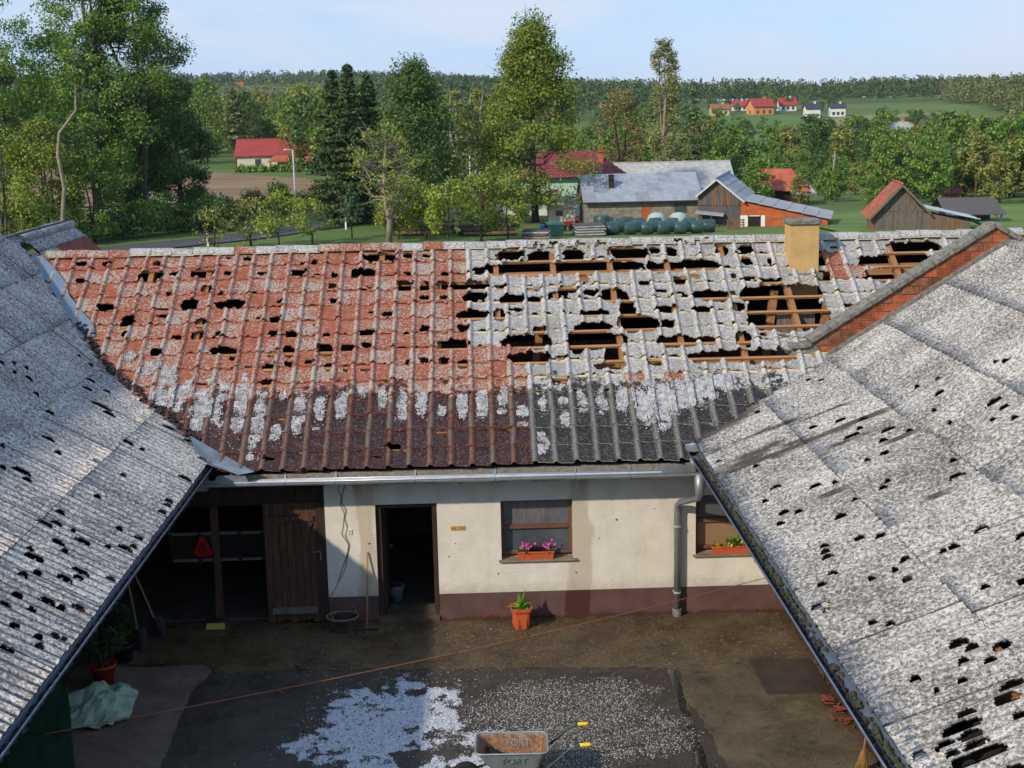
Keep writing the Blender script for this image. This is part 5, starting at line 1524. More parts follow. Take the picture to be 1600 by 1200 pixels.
def flower_box(x0, x1, y, z, kind, label):
    L_ = x1 - x0
    o = empty('flower_box', ((x0 + x1) / 2, y, z), 0, True)
    tag(o, label, 'flower box', 'flower boxes on the window sills')
    h_ = .145
    m = MB()
    def ringv(dx, dy, zz): return [(-L_ / 2 + dx, -.085 + dy, zz), (L_ / 2 - dx, -.085 + dy, zz), (L_ / 2 - dx, .085 - dy, zz), (-L_ / 2 + dx, .085 - dy, zz)]
    v = ringv(.02, .02, 0) + ringv(.006, .006, h_ - .025) + ringv(-.006, -.006, h_ - .025) + ringv(-.006, -.006, h_) + ringv(.012, .012, h_) + ringv(.02, .02, h_ - .03)
    f = [(0, 3, 2, 1)]
    for r_ in range(5):
        for k in range(4):
            f.append((r_ * 4 + k, r_ * 4 + (k + 1) % 4, (r_ + 1) * 4 + (k + 1) % 4, (r_ + 1) * 4 + k))
    f.append((20, 21, 22, 23))
    m.add(v, f).build('trough', MAT['terracotta'], o)
    MB().box(-L_ / 2 + .02, L_ / 2 - .02, -.065, .065, h_ - .028, h_ - .012).build('soil', MAT['soil'], o)
    r2 = random.Random(int(x0 * 100))
    g, p_, d_ = MB(), MB(), MB()
    def blossom(mb, c, r0):
        for _ in range(5):
            a = r2.uniform(0, 6.28)
            dv = Vector((math.cos(a), -.6, math.sin(a))).normalized()
            q = Vector(c) + dv * r0 * .6
            s1 = dv.cross(Vector((0, 1, .2))).normalized() * r0 * .55
            mb.add([q - dv * r0 * .6, q - s1, q + dv * r0 * .6, q + s1], [(0, 1, 2, 3)])
    if kind == 'pink':
        for cx in (-.19, .20):
            for _ in range(50):
                blades(g, (cx + r2.gauss(0, .07), r2.gauss(0, .03), h_ - .02), 1, .12, .022, .0, r2, .4, .2)
            for _ in range(26):
                blossom(p_, (cx + r2.gauss(0, .07), -.02 + r2.gauss(0, .035), h_ + .10 + r2.gauss(0, .03)), .026)
        for _ in range(60):
            blades(d_, (r2.gauss(0.02, .06), r2.gauss(0, .03), h_ - .02), 1, .15, .024, 0, r2, .3, .4)
        p_.build('blossom', MAT['petal_pink'], o); d_.build('dark_leaves', MAT['leaf_dark_red'], o)
    else:
        for _ in range(110):
            blades(g, (r2.uniform(-L_ * .45, L_ * .45), r2.gauss(0, .04), h_ - .02), 1, .09, .022, 0, r2, .4, .2)
        for _ in range(40):
            blades(g, (.05 + r2.gauss(0, .05), r2.gauss(0, .03), h_ - .02), 1, .21, .03, 0, r2, .3, .7)
        for cx, hh, n in ((.22, .10, 16), (-.05, .02, 4), (-.25, .03, 4), (.28, .06, 6)):
            for _ in range(n):
                blossom(p_, (cx + r2.gauss(0, .03), -.05 + r2.gauss(0, .03), h_ + hh + r2.gauss(0, .025)), .026)
        p_.build('blossom', MAT['petal_yellow'], o)
    g.build('leaves', MAT['plant_leaf'], o)
flower_box(.545, 1.175, 22.47, 1.064, 'pink', 'terracotta flower box with pink blossoms on the glazed window sill')
flower_box(3.88, 4.54, 22.47, 1.064, 'yellow', 'terracotta flower box with yellow blossoms on the sill behind the downpipe')

bk = empty('wicker_basket', (-2.44, 22.14, .012), 0, True)
tag(bk, 'dark round wicker basket with two loop handles by the barn door', 'basket')
m = MB()
for k in range(11):
    q = k / 10
    R0 = .19 + .075 * q ** .8
    m.tube([(R0 * math.cos(a) * (1 + .02 * math.sin(a * 16 + k * 3.14)), R0 * .85 * math.sin(a) * (1 + .02 * math.sin(a * 16 + k * 3.14)), .012 + q * .215) for a in np.linspace(0, 2 * math.pi, 41)], .0125, 5, False)
m.build('weave', MAT['wicker'], bk)
MB().lathe([(0, .005), (.17, .005), (.175, .01), (.235, .20)], seg=20).build('lining', MAT['black_steel'], bk)
MB().tube([(.268 * math.cos(a), .228 * math.sin(a), .24) for a in np.linspace(0, 2 * math.pi, 33)], .016, 6, False).build('rim', MAT['wicker_pale'], bk)
for a0 in (.9, 3.9):
    c_, s_ = math.cos(a0), math.sin(a0)
    pts = []
    for u in np.linspace(-1, 1, 11):
        an = a0 + u * .30
        pts.append((.268 * math.cos(an), .228 * math.sin(an), .24 + .09 * math.sqrt(max(0, 1 - u * u))))
    MB().tube(pts, .011, 6).build('handle', MAT['wicker_pale'], bk)
m = MB()
for _ in range(90):
    x, y = rr.gauss(0, .09), rr.gauss(0, .07)
    m.lathe([(.028, 0), (.018, .02), (0, .025)], (x, y, .17 + rr.uniform(0, .03)), 5, rr.random())
tag(m.build('contents', MAT['soil'], bk), kind='stuff')
MB().lathe([(0, .17), (.2, .165)], seg=14).build('fill', MAT['soil'], bk)

rk = empty('garden_rake', (-2.03, 22.10, .012), 0, True)
tag(rk, 'wooden handled rake leaning on the wall left of the doorway', 'rake')
MB().tube([(0, 0, .03), (.015, .155, .6), (.03, .315, 1.27)], [.015, .0145, .014], 8).build('handle', MAT['wood_handle'], rk, True)
MB().bar((-.18, -.05, .022), (.18, -.05, .022), .025, .03).build('head', MAT['rust_dark'], rk)
for k in range(9):
    MB().tube([(-.17 + k * .0425, -.05, .03), (-.17 + k * .0425, -.08, .002)], .005, 5).build('tine', MAT['rust_dark'], rk)

bu = empty('metal_bucket', (-1.60, 23.42, .02), 0, True)
tag(bu, 'grey metal bucket standing just inside the open doorway', 'bucket')
MB().lathe([(0, .0), (.105, 0), (.15, .29), (.158, .30), (.15, .305), (.143, .29), (.10, .01)], seg=22).build('pail', MAT['bucket_zinc'], bu, True)
MB().tube([(.152 * math.cos(a), .06 - .05 * math.sin(a), .29 + .05 * math.sin(a)) for a in np.linspace(0, math.pi, 13)], .005, 5).build('handle', MAT['black_steel'], bu)
m = MB()
for _ in range(14):
    m.lathe([(.05, 0), (.04, .03), (0, .04)], (rr.gauss(0, .05), rr.gauss(0, .05), .24 + rr.uniform(0, .07)), 6, rr.random())
m.build('contents', MAT['black_steel'], bu)

br = empty('yard_broom', (-4.64, 22.40, .012), 0, True)
tag(br, 'broom with yellow bristles standing against the barn post', 'broom')
MB().tube([(0, -.02, .15), (.03, .05, .75), (.05, .075, 1.35)], .014, 8).build('handle', MAT['wood_dark'], br, True)
MB().box(-.14, .15, -.06, .02, .105, .155).build('stock', MAT['black_steel'], br)
m = MB()
for k in range(26):
    for q in range(4):
        x = -.13 + k * .0108
        m.tube([(x, -.05 + q * .02, .105), (x * 1.12, -.075 + q * .03, .0)], [.005, .006], 4)
tag(m.build('bristles', MAT['bristle_yellow'], br), kind='stuff')

def shovel(base, top, tip, label):
    o = empty('shovel', base, 0, True)
    tag(o, label, 'shovel')
    tv, pv = Vector(top) - Vector(base), Vector(tip) - Vector(base)
    j_ = pv + (tv - pv) * .27
    MB().tube([j_, (j_ + tv) / 2 + Vector((.01, 0, 0)), tv], .016, 8).build('handle', MAT['wood_handle'], o, True)
    d = (j_ - pv).normalized()
    s_ = d.cross(Vector((0, -1, .2))).normalized()
    n_ = d.cross(s_).normalized()
    V, F = [], []
    L_ = (j_ - pv).length
    for i in range(5):
        u = i / 4
        wd = (.03 + .095 * min(1, u * 2.2)) if i else .012
        wd = [.02, .09, .12, .125, .11][i]
        for k_ in (-1, -.5, 0, .5, 1):
            V.append(pv + d * L_ * u + s_ * wd * k_ + n_ * (.03 * k_ * k_))
    for i in range(4):
        for k_ in range(4):
            F.append((i * 5 + k_, i * 5 + k_ + 1, i * 5 + k_ + 6, i * 5 + k_ + 5))
    MB().add(V, F).build('blade', MAT['black_steel'], o)
shovel((-5.43, 21.95, .012), (-5.98, 22.22, 1.30), (-5.43, 21.95, .015), 'black shovel with curved wooden handle, the one nearer the broom')
shovel((-5.66, 21.42, .012), (-5.95, 21.85, 1.28), (-5.66, 21.42, .015), 'black shovel leaning half hidden behind the oleander leaves')
MB_ = MB().box(-6.6, -6.1, 22.1, 22.3, .012, .9)   # dark crate the tools lean on
cr = tag(MB_.build('tool_crate', MAT['black_steel']), 'dark upright crate in the shade behind the shovels', 'crate')

def oleander(loc, r_pot, h_pot, potmat, n, hgt, label, seed):
    o = empty('potted_oleander', loc, 0, True)
    tag(o, label, 'potted plant', 'potted oleanders under the eave')
    MB().lathe([(0, 0), (r_pot * .72, 0), (r_pot * .95, h_pot * .82), (r_pot * 1.05, h_pot * .83), (r_pot * 1.08, h_pot), (r_pot * .95, h_pot), (r_pot * .9, h_pot * .85), (0, h_pot * .85)], seg=22).build('pot', potmat, o, True)
    r2 = random.Random(seed)
    st, lv = MB(), MB()
    for k in range(n):
        az, ln = r2.uniform(0, 6.28), hgt * r2.uniform(.65, 1.1)
        lean = r2.uniform(.1, .75)
        d = Vector((math.cos(az) * lean, math.sin(az) * lean, 1)).normalized()
        b0 = Vector((r2.gauss(0, r_pot * .3), r2.gauss(0, r_pot * .3), h_pot * .85))
        tip = b0 + d * ln
        st.tube([b0, (b0 + tip) / 2 + Vector((0, 0, .04)), tip], [.012, .009, .006], 5)
        for q in np.linspace(.35, 1.02, 9):
            c_ = b0 + (tip - b0) * q
            for _ in range(4):
                a2 = r2.uniform(0, 6.28)
                e = r2.uniform(-.15, .9)
                dv = Vector((math.cos(a2) * math.cos(e), math.sin(a2) * math.cos(e), math.sin(e)))
                L_ = r2.uniform(.13, .22)
                sd = dv.cross(Vector((0, 0, 1))).normalized() * .016
                p1, p2 = c_ + dv * L_ * .5, c_ + dv * L_ - Vector((0, 0, .05))
                lv.add([c_, p1 - sd, p2, p1 + sd], [(0, 1, 2, 3)])
    st.build('stems', MAT['bark_dark'], o)
    lv.build('leaves', MAT['oleander_leaf'], o)
oleander((-5.93, 20.12, .03), .19, .33, MAT['pot_red'], 14, .62, 'bushy oleander in a red round pot beside the tarp', 3)
oleander((-5.86, 21.05, .012), .17, .30, MAT['black_steel'], 8, .75, 'oleander in a dark pot in front of the shovels', 6)

# crumpled tarpaulin
n = 17
gx = np.linspace(-6.55, -5.22, n); gy = np.linspace(18.45, 19.85, n)
X, Y = np.meshgrid(gx, gy, indexing='ij')
ridge = np.abs(fbm(X * 2.1 + 3, Y * 2.1, 33) - .5) * 2
fold = np.abs(vnoise(X * 4.3 + Y * 2.0, Y * 1.1 - X * .6, 12) - .5) * 2
Zt = .035 + .30 * np.clip(.75 - ridge * 1.6, 0, 1) * np.clip(1.2 - ((X + 5.75) / .62) ** 2 - ((Y - 19.3) / .6) ** 2, 0, 1) + .07 * (1 - fold)
edge = 1 - ((X + 5.9) / .70) ** 2 - ((Y - 19.1) / .72) ** 2 + (vnoise(X * 3, Y * 3, 8) - .5) * .5
Zt = np.maximum(Zt, .036)
keep = (edge > .05)[:-1, :-1]
me = shell(np.stack([X + (vnoise(X * 7, Y * 7, 2) - .5) * .05, Y + (vnoise(X * 7 + 9, Y * 7, 2) - .5) * .05, Zt], -1), keep, (0, 0, .004), [MAT['tarp_green'], MAT['tarp_green']], 'tarpaulin', False, None, False)
tag(link(bpy.data.objects.new('tarpaulin', me)), 'crumpled pale green plastic tarpaulin on the tan slab', 'tarpaulin')

gb = empty('green_board_fence', (-6.0, 16.4, .03), 0, True)
tag(gb, 'dark green board screen standing under the left gutter', 'screen')
for k in range(3):
    MB().box(-.6 + k * .435 + .004, -.6 + (k + 1) * .435 - .004, -.012, .012, 0, 1.62).build('panel', MAT['board_green'], gb)
MB().box(-.6, .70, .014, .05, .5, .58).box(-.6, .70, .014, .05, 1.2, 1.28).build('rail', MAT['wood_dark'], gb)
MB().box(-.6, .70, -.02, -.013, .93, .945).build('batten', MAT['wood_dark'], gb)

pts = []
for q in np.linspace(0, 1, 41):
    pts.append((-5.45 + q * 10.59, 15.76 + q * 5.29, 1.25 - .13 * math.sin(math.pi * q)))
rope = empty('clothes_line', (-5.45, 15.76, 1.25))
tag(rope, 'thin orange line strung slantwise across the farmyard', 'rope')
MB().tube(pts, .0065, 6).build('cord', MAT['rope'], rope, True)
MB().lathe([(0, -.02), (.018, -.01), (.018, .01), (0, .02)], pts[9], 8).build('knot', MAT['rope'], rope, True)
MB().tube([pts[-1], (5.16, 21.06, 1.25)], .012, 6).build('hook', MAT['rust_dark'], rope)

bb = empty('besom_broom', (4.84, 16.45, .016), 0, True)
tag(bb, 'straw broom leaning under the right gutter', 'broom')
MB().tube([(.0, .0, .30), (.10, .15, .8), (.20, .30, 1.25)], .014, 8).build('handle', MAT['wood_handle'], bb, True)
m = MB()
for k in range(60):
    a = k * 2.4
    q = (k / 60) ** .5
    m.tube([(.02 * math.cos(a), .02 * math.sin(a), .34), (-.02 + .12 * q * math.cos(a), .05 * q * math.sin(a), .0)], [.006, .005], 4)
tag(m.build('bristles', MAT['straw'], bb), kind='stuff')
tw = empty('tile_shards', (5.0, 18.3, .016))
tag(tw, 'heap of broken red tile splinters at the foot of the right wall', 'tile shards')
for k in range(20):
    x, y = rr.gauss(5.0, .06), rr.uniform(17.9, 18.8)
    x = min(x, 5.10)
    Mx = Matrix.Translation((x, y, .03 + rr.random() * .06)) @ Matrix.Rotation(rr.uniform(0, 3.14), 4, 'Z') @ Matrix.Rotation(rr.uniform(-.4, .4), 4, 'X')
    MB().box(-.09 * rr.uniform(.4, 1), .09 * rr.uniform(.4, 1), -.02, .025, -.006, .006, Mx).build('shard', MAT['terracotta_dark'], tw)

# ------------------------------------------------------------------ wheelbarrow
wb = empty('wheelbarrow', (.28, 16.42, .0), rad(-1.5), True)
tag(wb, 'galvanised wheelbarrow with yellow grips among the hail', 'wheelbarrow')
def rrect(cx, lx, ly, z, r0, n=5):
    out = []
    for sx, sy, a0 in ((1, -1, -90), (1, 1, 0), (-1, 1, 90), (-1, -1, 180)):
        for k in range(n):
            a = rad(a0 + 90 * k / (n - 1))
            out.append((cx + sx * (lx / 2 - r0) + r0 * math.cos(a), sy * (ly / 2 - r0) + r0 * math.sin(a), z))
    return out
def loft(rings, close_bottom=True, flip=False):
    m = MB()
    n = len(rings[0])
    V = [p for r_ in rings for p in r_]
    F = [(i * n + k, i * n + (k + 1) % n, (i + 1) * n + (k + 1) % n, (i + 1) * n + k) for i in range(len(rings) - 1) for k in range(n)]
    if close_bottom: F.append(tuple(range(n))[::-1])
    if flip: F = [f[::-1] for f in F]
    return m.add(V, F)
outer = [rrect(.06, .50, .40, .27, .07), rrect(.03, .70, .50, .42, .08), rrect(0, .92, .62, .62, .09)]
inner = [rrect(.06, .49, .39, .285, .07), rrect(.03, .69, .49, .425, .08), rrect(0, .905, .605, .62, .085)]
tray = loft(outer).build('tray', MAT['galv'], wb, False)
loft(inner, True, True).build('tray_lining', MAT['barrow_inside'], wb)
MB().tube(rrect(0, .925, .625, .622, .092) + [rrect(0, .925, .625, .622, .092)[0]], .013, 7, False).build('rim', MAT['galv'], wb, True)
m = MB()
V = []
for ring, k in ((rrect(.06, .47, .37, .30, .07), 0),):
    pass
lump = []
for i in range(9):
    for j_ in range(7):
        u, v = i / 8, j_ / 6
        lump.append((-.34 + u * .40, -.22 + v * .40, .33 + .16 * (1 - u) ** 1.3 + .03 * random.random()))
m.add(lump, [(i * 7 + j_, (i + 1) * 7 + j_, (i + 1) * 7 + j_ + 1, i * 7 + j_ + 1) for i in range(8) for j_ in range(6)])
m.build('soil_load', MAT['soil'], wb)
m = MB(); blades(m, (-.14, -.06, .40), 10, .09, .02, .05, rr, .3, .2); m.build('weed_leaves', MAT['plant_leaf'], wb)
for sy in (-.30, .30):
    MB().tube([(-.62, sy * .25, .20), (-.25, sy * .8, .25), (.30, sy * .95, .30), (.50, sy, .46), (.72, sy, .66), (.86, sy, .72), (.99, sy, .725)], .017, 8).build('shaft', MAT['handle_green'], wb, True)
    MB().tube([(.86, sy, .722), (.87, sy, .722), (.98, sy, .727), (.995, sy, .727)], [.020, .025, .026, .022], 10).build('grip', MAT['grip_yellow'], wb, True)
    MB().tube([(.16, sy * .9, .285), (.22, sy * .95, .02), (.36, sy * .95, .02), (.40, sy * .95, .36)], .014, 8).build('leg', MAT['handle_green'], wb, True)
wh = MB().lathe([(.10, -.035), (.16, -.04), (.185, -.02), (.19, 0), (.185, .02), (.16, .04), (.10, .035)], seg=24).build('wheel', MAT['rubber'], wb, True)
wh.matrix_basis = Matrix.Translation((-.60, 0, .19)) @ Matrix.Rotation(rad(90), 4, 'X')
hb = MB().lathe([(0, -.045), (.105, -.03), (.105, .03), (0, .045)], seg=18).build('hub', MAT['galv'], wh)
hb.matrix_parent_inverse = Matrix()
def lettering(txt, size, M, mat, parent, depth=.003):
    c_ = bpy.data.curves.new('lettering', 'FONT')
    c_.body = txt; c_.size = size; c_.extrude = depth; c_.align_x = 'CENTER'; c_.align_y = 'CENTER'
    c_.materials.append(mat)
    tmp = bpy.data.objects.new('lettering', c_)
    COL.objects.link(tmp)
    bpy.context.view_layer.update()
    me = bpy.data.meshes.new_from_object(tmp.evaluated_get(bpy.context.evaluated_depsgraph_get()))
    bpy.data.objects.remove(tmp)
    o = link(bpy.data.objects.new('lettering', me), parent)
    o.matrix_basis = M
    return o
# raised lettering pressed into the tray, outside and inside
lettering('FORT', .13, Matrix.Translation((.03, -.290, .51)) @ Matrix.Rotation(rad(90 + 17), 4, 'X'), MAT['galv'], wb, .003)
lettering('FORT', .13, Matrix.Translation((.08, .262, .50)) @ Matrix.Rotation(rad(90 - 17), 4, 'X'), MAT['galv'], wb, .004)

# ------------------------------------------------------------------ trailer in the barn
tr = empty('farm_trailer', (-4.85, 24.6, .02), 0, True)
tag(tr, 'dark farm trailer with red warning triangle inside the open barn', 'trailer')
MB().box(-.85, .85, -.45, 1.9, .68, .74).build('bed', MAT['rust_dark'], tr)
tb = MB().box(-.85, .85, -.49, -.46, .66, 1.14).build('tailboard', MAT['rust_dark'], tr)
for z in (.63, 1.13):
    MB().box(-.88, .88, -.53, -.47, z, z + .05).build('rail', MAT['zinc_dull'], tb)
for x in (-.84, -.32, .40, .82):
    MB().box(x - .03, x + .03, -.545, -.492, .60, 1.17).build('stake', MAT['rust_dark'], tb)
for s_ in (-1, 1):
    MB().box(s_ * .85 - .02, s_ * .85 + .02, -.45, 1.9, .74, 1.14).build('side_board', MAT['rust_dark'], tr)
    w_ = MB().lathe([(.13, -.09), (.27, -.10), (.32, -.06), (.32, .06), (.27, .10), (.13, .09)], seg=22).build('wheel', MAT['rubber'], tr, True)
    w_.matrix_basis = Matrix.Translation((s_ * .70, .7, .32)) @ Matrix.Rotation(rad(90), 4, 'Y')
MB().tube([(-.7, .7, .32), (.7, .7, .32)], .04, 8).build('axle', MAT['rust_dark'], tr)
MB().box(-.06, .06, 1.9, 3.0, .5, .58).build('drawbar', MAT['rust_dark'], tr)
tri = [(-.155, -.13), (-.10, -.19), (.13, -.19), (.175, -.12), (.045, .18), (-.03, .18)]
sg = MB().prism([(x - .27, z + .93) for x, z in tri], 'y', -.575, -.56).build('warning_triangle', MAT['sign_red'], tr)
MB().prism([(x * .62 - .27, z * .62 + .925) for x, z in tri], 'y', -.579, -.5755).build('reflector_centre', MAT['sign_red_dark'], sg)
ORD = ('first', 'second', 'third', 'fourth', 'fifth', 'sixth', 'seventh', 'eighth', 'ninth', 'tenth', 'eleventh', 'twelfth', 'thirteenth', 'fourteenth', 'fifteenth', 'sixteenth', 'seventeenth', 'eighteenth', 'nineteenth', 'twentieth', 'twenty-first', 'twenty-second', 'twenty-third', 'twenty-fourth', 'twenty-fifth', 'twenty-sixth')

# ------------------------------------------------------------------ neighbouring farms
simple('block_wall', (0.27, 0.235, 0.17), 0.95, var=0.25, scale=3, bump=0.4)
simple('block_wall_grey', (0.21, 0.195, 0.16), 0.95, var=0.25, scale=3, bump=0.4)
simple('slate_sheet', (0.30, 0.325, 0.36), 0.7, var=0.18, scale=1.5)
simple('slate_sheet_dark', (0.25, 0.275, 0.31), 0.7, var=0.18, scale=1.5)
simple('fibre_roof_far', (0.40, 0.39, 0.36), 0.9, var=0.25, scale=2)
simple('fibre_roof_grey', (0.33, 0.345, 0.35), 0.9, var=0.22, scale=2)
simple('tile_far_maroon', (0.20, 0.04, 0.045), 0.7, var=0.2, scale=2)
simple('tile_far_red', (0.31, 0.05, 0.04), 0.7, var=0.2, scale=0.9)
simple('tile_far_orange', (0.40, 0.105, 0.05), 0.8, var=0.3, scale=1.2)
simple('tile_far_brown', (0.27, 0.105, 0.06), 0.85, var=0.35, scale=2)
simple('wall_cream', (0.60, 0.55, 0.42), 0.9, var=0.08, scale=0.5)
simple('wall_mint', (0.42, 0.62, 0.50), 0.9, var=0.08, scale=0.5)
simple('wall_white', (0.68, 0.67, 0.63), 0.9, var=0.08, scale=0.5)
simple('wall_yellow', (0.58, 0.47, 0.18), 0.9, var=0.08, scale=0.5)
simple('wall_orange', (0.60, 0.27, 0.09), 0.9, var=0.08, scale=0.5)
simple('metal_pale', (0.52, 0.56, 0.60), 0.5, 0.2, var=0.1, scale=1.5)
simple('window_far', (0.05, 0.055, 0.06), 0.3, var=0.2, spec=0.5)
simple('roof_dark', (0.045, 0.05, 0.065), 0.7, var=0.2, scale=1)
simple('timber_orange', (0.36, 0.14, 0.045), 0.8, var=0.2, scale=3)
simple('bale_green', (0.035, 0.075, 0.07), 0.35, var=0.35, scale=2.5)
simple('bale_pale', (0.35, 0.46, 0.40), 0.4, var=0.15, scale=2.5)
simple('barrel_blue', (0.02, 0.10, 0.30), 0.5, var=0.2)
simple('box_green', (0.08, 0.22, 0.14), 0.6, var=0.2)
simple('machine_red', (0.40, 0.02, 0.02), 0.5, var=0.2)
simple('lamp_grey', (0.52, 0.54, 0.56), 0.5, 0.2, var=0.08)
simple('post_white', (0.78, 0.78, 0.76), 0.6, var=0.05)
simple('pole_wood', (0.26, 0.22, 0.17), 0.9, var=0.2, scale=3)
simple('tool_green', (0.02, 0.16, 0.06), 0.5, var=0.2)
field_mat('brick_far', (0.33, 0.075, 0.025), (0.48, 0.135, 0.045), 0, 3.0, 1.5)

def gable_house(name, loc, rz, w, d, eave, ridge, wallm, roofm, label, cat='house', over=.4, windows=(), doors=(), chimney=None, side_windows=(), group=None, th=.14):
    """local frame: x along the ridge, front wall at y=0, depth d to the back"""
    o = empty(name, loc, rz, True)
    tag(o, label, cat, group)
    wl_ = MB().prism([(0, 0), (d, 0), (d, eave), (d / 2, ridge - .02), (0, eave)], 'x', -w / 2, w / 2).build('wall', wallm, o)
    sl = (ridge - eave) / (d / 2)
    for s_, y0 in ((-1, 0), (1, d)):
        ye = y0 + s_ * over
        ze = eave - sl * over
        p = [(-w / 2 - over, ye, ze), (w / 2 + over, ye, ze), (w / 2 + over, d / 2, ridge), (-w / 2 - over, d / 2, ridge)]
        q = [(a, b_, c_ + th) for a, b_, c_ in p]
        MB().add(p + q, [(0, 3, 2, 1), (4, 5, 6, 7), (0, 1, 5, 4), (1, 2, 6, 5), (2, 3, 7, 6), (3, 0, 4, 7)]).build('roof', roofm, o)
    MB().box(-w / 2 - over, w / 2 + over, d / 2 - .12, d / 2 + .12, ridge + th - .05, ridge + th + .06).build('ridge', roofm, o)
    for x, z, ww, hh in windows:
        f = MB().box(x - ww / 2 - .06, x + ww / 2 + .06, -.04, .01, z - .06, z + hh + .06).build('window', MAT['frame_brown'], o)
        MB().box(x - ww / 2, x + ww / 2, -.05, -.041, z, z + hh).build('pane', MAT['window_far'], f)
    for y, z, ww, hh in side_windows:
        for sx in (-1, 1):
            f = MB().box(sx * (w / 2 + .02) - .02, sx * (w / 2 + .02) + .02, y - ww / 2 - .06, y + ww / 2 + .06, z - .06, z + hh + .06).build('window', MAT['frame_brown'], o)
            MB().box(sx * (w / 2 + .045) - .004, sx * (w / 2 + .045) + .004, y - ww / 2, y + ww / 2, z, z + hh).build('pane', MAT['window_far'], f)
    for x, ww, hh in doors:
        MB().box(x - ww / 2, x + ww / 2, -.035, .01, 0.02, hh).build('door', MAT['wood_warm'], o)
    if chimney:
        cx, cy, cw, ctop, cm = chimney
        c_ = MB().box(cx - cw / 2, cx + cw / 2, cy - cw / 2, cy + cw / 2, eave, ctop).build('chimney', cm, o)
        MB().box(cx - cw / 2 - .08, cx + cw / 2 + .08, cy - cw / 2 - .08, cy + cw / 2 + .08, ctop, ctop + .12).build('cap', cm, c_)
    return o

# --- block-built garage with grey sheet roof
g = empty('block_outbuilding', (14.45, 119.8, -1.75), 0, True)
tag(g, 'long outbuilding of bare concrete blocks with blue grey roof', 'outbuilding')
MB().prism([(0, -.3), (8, -.3), (8, 2.45), (4.1, 4.4), (0, 2.45)], 'x', -4.97, 4.97).build('wall_core', MAT['mortar'], g)
for r_ in range(8):
    z0 = -.05 + r_ * .315
    x = -4.98 + (.27 if r_ % 2 else 0) - .27
    while x < 4.95:
        a, b_ = max(x, -4.98), min(x + .525, 4.98)
        if b_ - a > .08 and not (-.15 < (a + b_) / 2 < .75 and r_ < 6) and not (2.75 < (a + b_) / 2 < 3.85 and r_ in (4, 5, 6)):
            MB().box(a, b_, -.03 - .006 * ((r_ * 3 + int(x * 7)) % 3), .0, z0, z0 + .298).build('block', MAT['block_wall'] if (r_ * 5 + int(x * 3)) % 7 > 2 or x > -1 else MAT['block_wall_grey'], g)
        x += .54
MB().box(-.14, .74, -.035, .0, .0, 1.93).build('bricked_doorway', MAT['brick_far'], g)
wn_ = MB().box(2.74, 3.86, -.04, .0, 1.22, 2.2).build('window', MAT['frame_brown'], g)
MB().box(2.82, 3.78, -.048, -.041, 1.30, 2.12).build('pane', MAT['glass_dark'], wn_)
for i in range(9):      # sheet roof in courses of separate sheets
    for j_ in range(3):
        y0, y1 = -.45 + j_ * 1.52, -.45 + (j_ + 1) * 1.52 + .06
        k_ = (4.42 - 2.30) / 4.55
        z0, z1 = 2.30 + (y0 + .45) * k_ + .05, 2.30 + (y1 + .45) * k_ + .05
        x0 = -5.2 + i * 1.16; x1 = x0 + 1.15
        lift = .03 * (2 - j_) * 0 + (.02 if j_ else 0)
        MB().add([(x0, y0, z0 + lift), (x1, y0, z0 + lift), (x1, y1, z1 + lift), (x0, y1, z1 + lift), (x0, y0, z0 + lift - .04), (x1, y0, z0 + lift - .04)], [(0, 1, 2, 3), (4, 5, 1, 0)]).build('roof_sheet', MAT['slate_sheet' if (i * 3 + j_ * 5) % 4 else 'slate_sheet_dark'], g)
MB().add([(-5.2, 4.1, 4.46), (5.24, 4.1, 4.46), (5.24, 8.4, 2.3), (-5.2, 8.4, 2.3)], [(0, 1, 2, 3)]).build('rear_slope', MAT['slate_sheet'], g)
MB().box(-5.2, 5.24, -.47, -.44, 2.16, 2.30).build('fascia', MAT['wood_dark'], g)
MB().box(-2.75, -2.30, 1.7, 2.15, 3.0, 4.55).build('flue', MAT['rust_dark'], g)
MB().tube([(4.93, -.10, 2.15), (4.93, -.10, 0)], .05, 8).build('downpipe', MAT['lamp_grey'], g)

# --- long pale roof behind it
gable_house('long_barn', (20.1, 138.0, -2.1), 0, 11.4, 8, 2.6, 4.95, MAT['wall_white'], MAT['fibre_roof_far'], 'long barn with pale speckled roof behind the block outbuilding', 'barn', .3)
# --- mint coloured house
mh = empty('mint_house', (8.5, 134.5, -1.9), 0, True)
tag(mh, 'mint green house with dark red hipped roof behind the big tree', 'house')
MB().box(-5.7, 5.9, 0, 8.5, -.2, 4.1).build('wall', MAT['wall_mint'], mh)
MB().box(-5.72, 5.92, -.02, 8.52, -.21, .8).build('plinth', MAT['wall_white'], mh)
p = [(-6.3, -.6, 3.95), (6.5, -.6, 3.95), (6.5, 9.1, 3.95), (-6.3, 9.1, 3.95), (-1.4, 4.2, 6.35), (3.2, 4.2, 6.35)]
MB().add(p, [(0, 1, 5, 4), (1, 2, 5), (2, 3, 4, 5), (3, 0, 4), (0, 3, 2, 1)]).build('roof', MAT['tile_far_maroon'], mh)
for k in range(9):      # visible tile courses
    u = k / 9
    a0 = Vector(p[0]).lerp(Vector(p[4]), u); a1 = Vector(p[1]).lerp(Vector(p[5]), u); a2 = Vector(p[2]).lerp(Vector(p[5]), u)
    MB().tube([a0, a1, a2], .05, 4).build('tile_course', MAT['tile_far_maroon'], mh)
c_ = MB().box(3.6, 4.1, 1.9, 2.4, 4.5, 6.2).build('chimney', MAT['tile_far_orange'], mh)
MB().box(3.5, 4.2, 1.8, 2.5, 6.2, 6.32).build('cap', MAT['tile_far_orange'], c_)
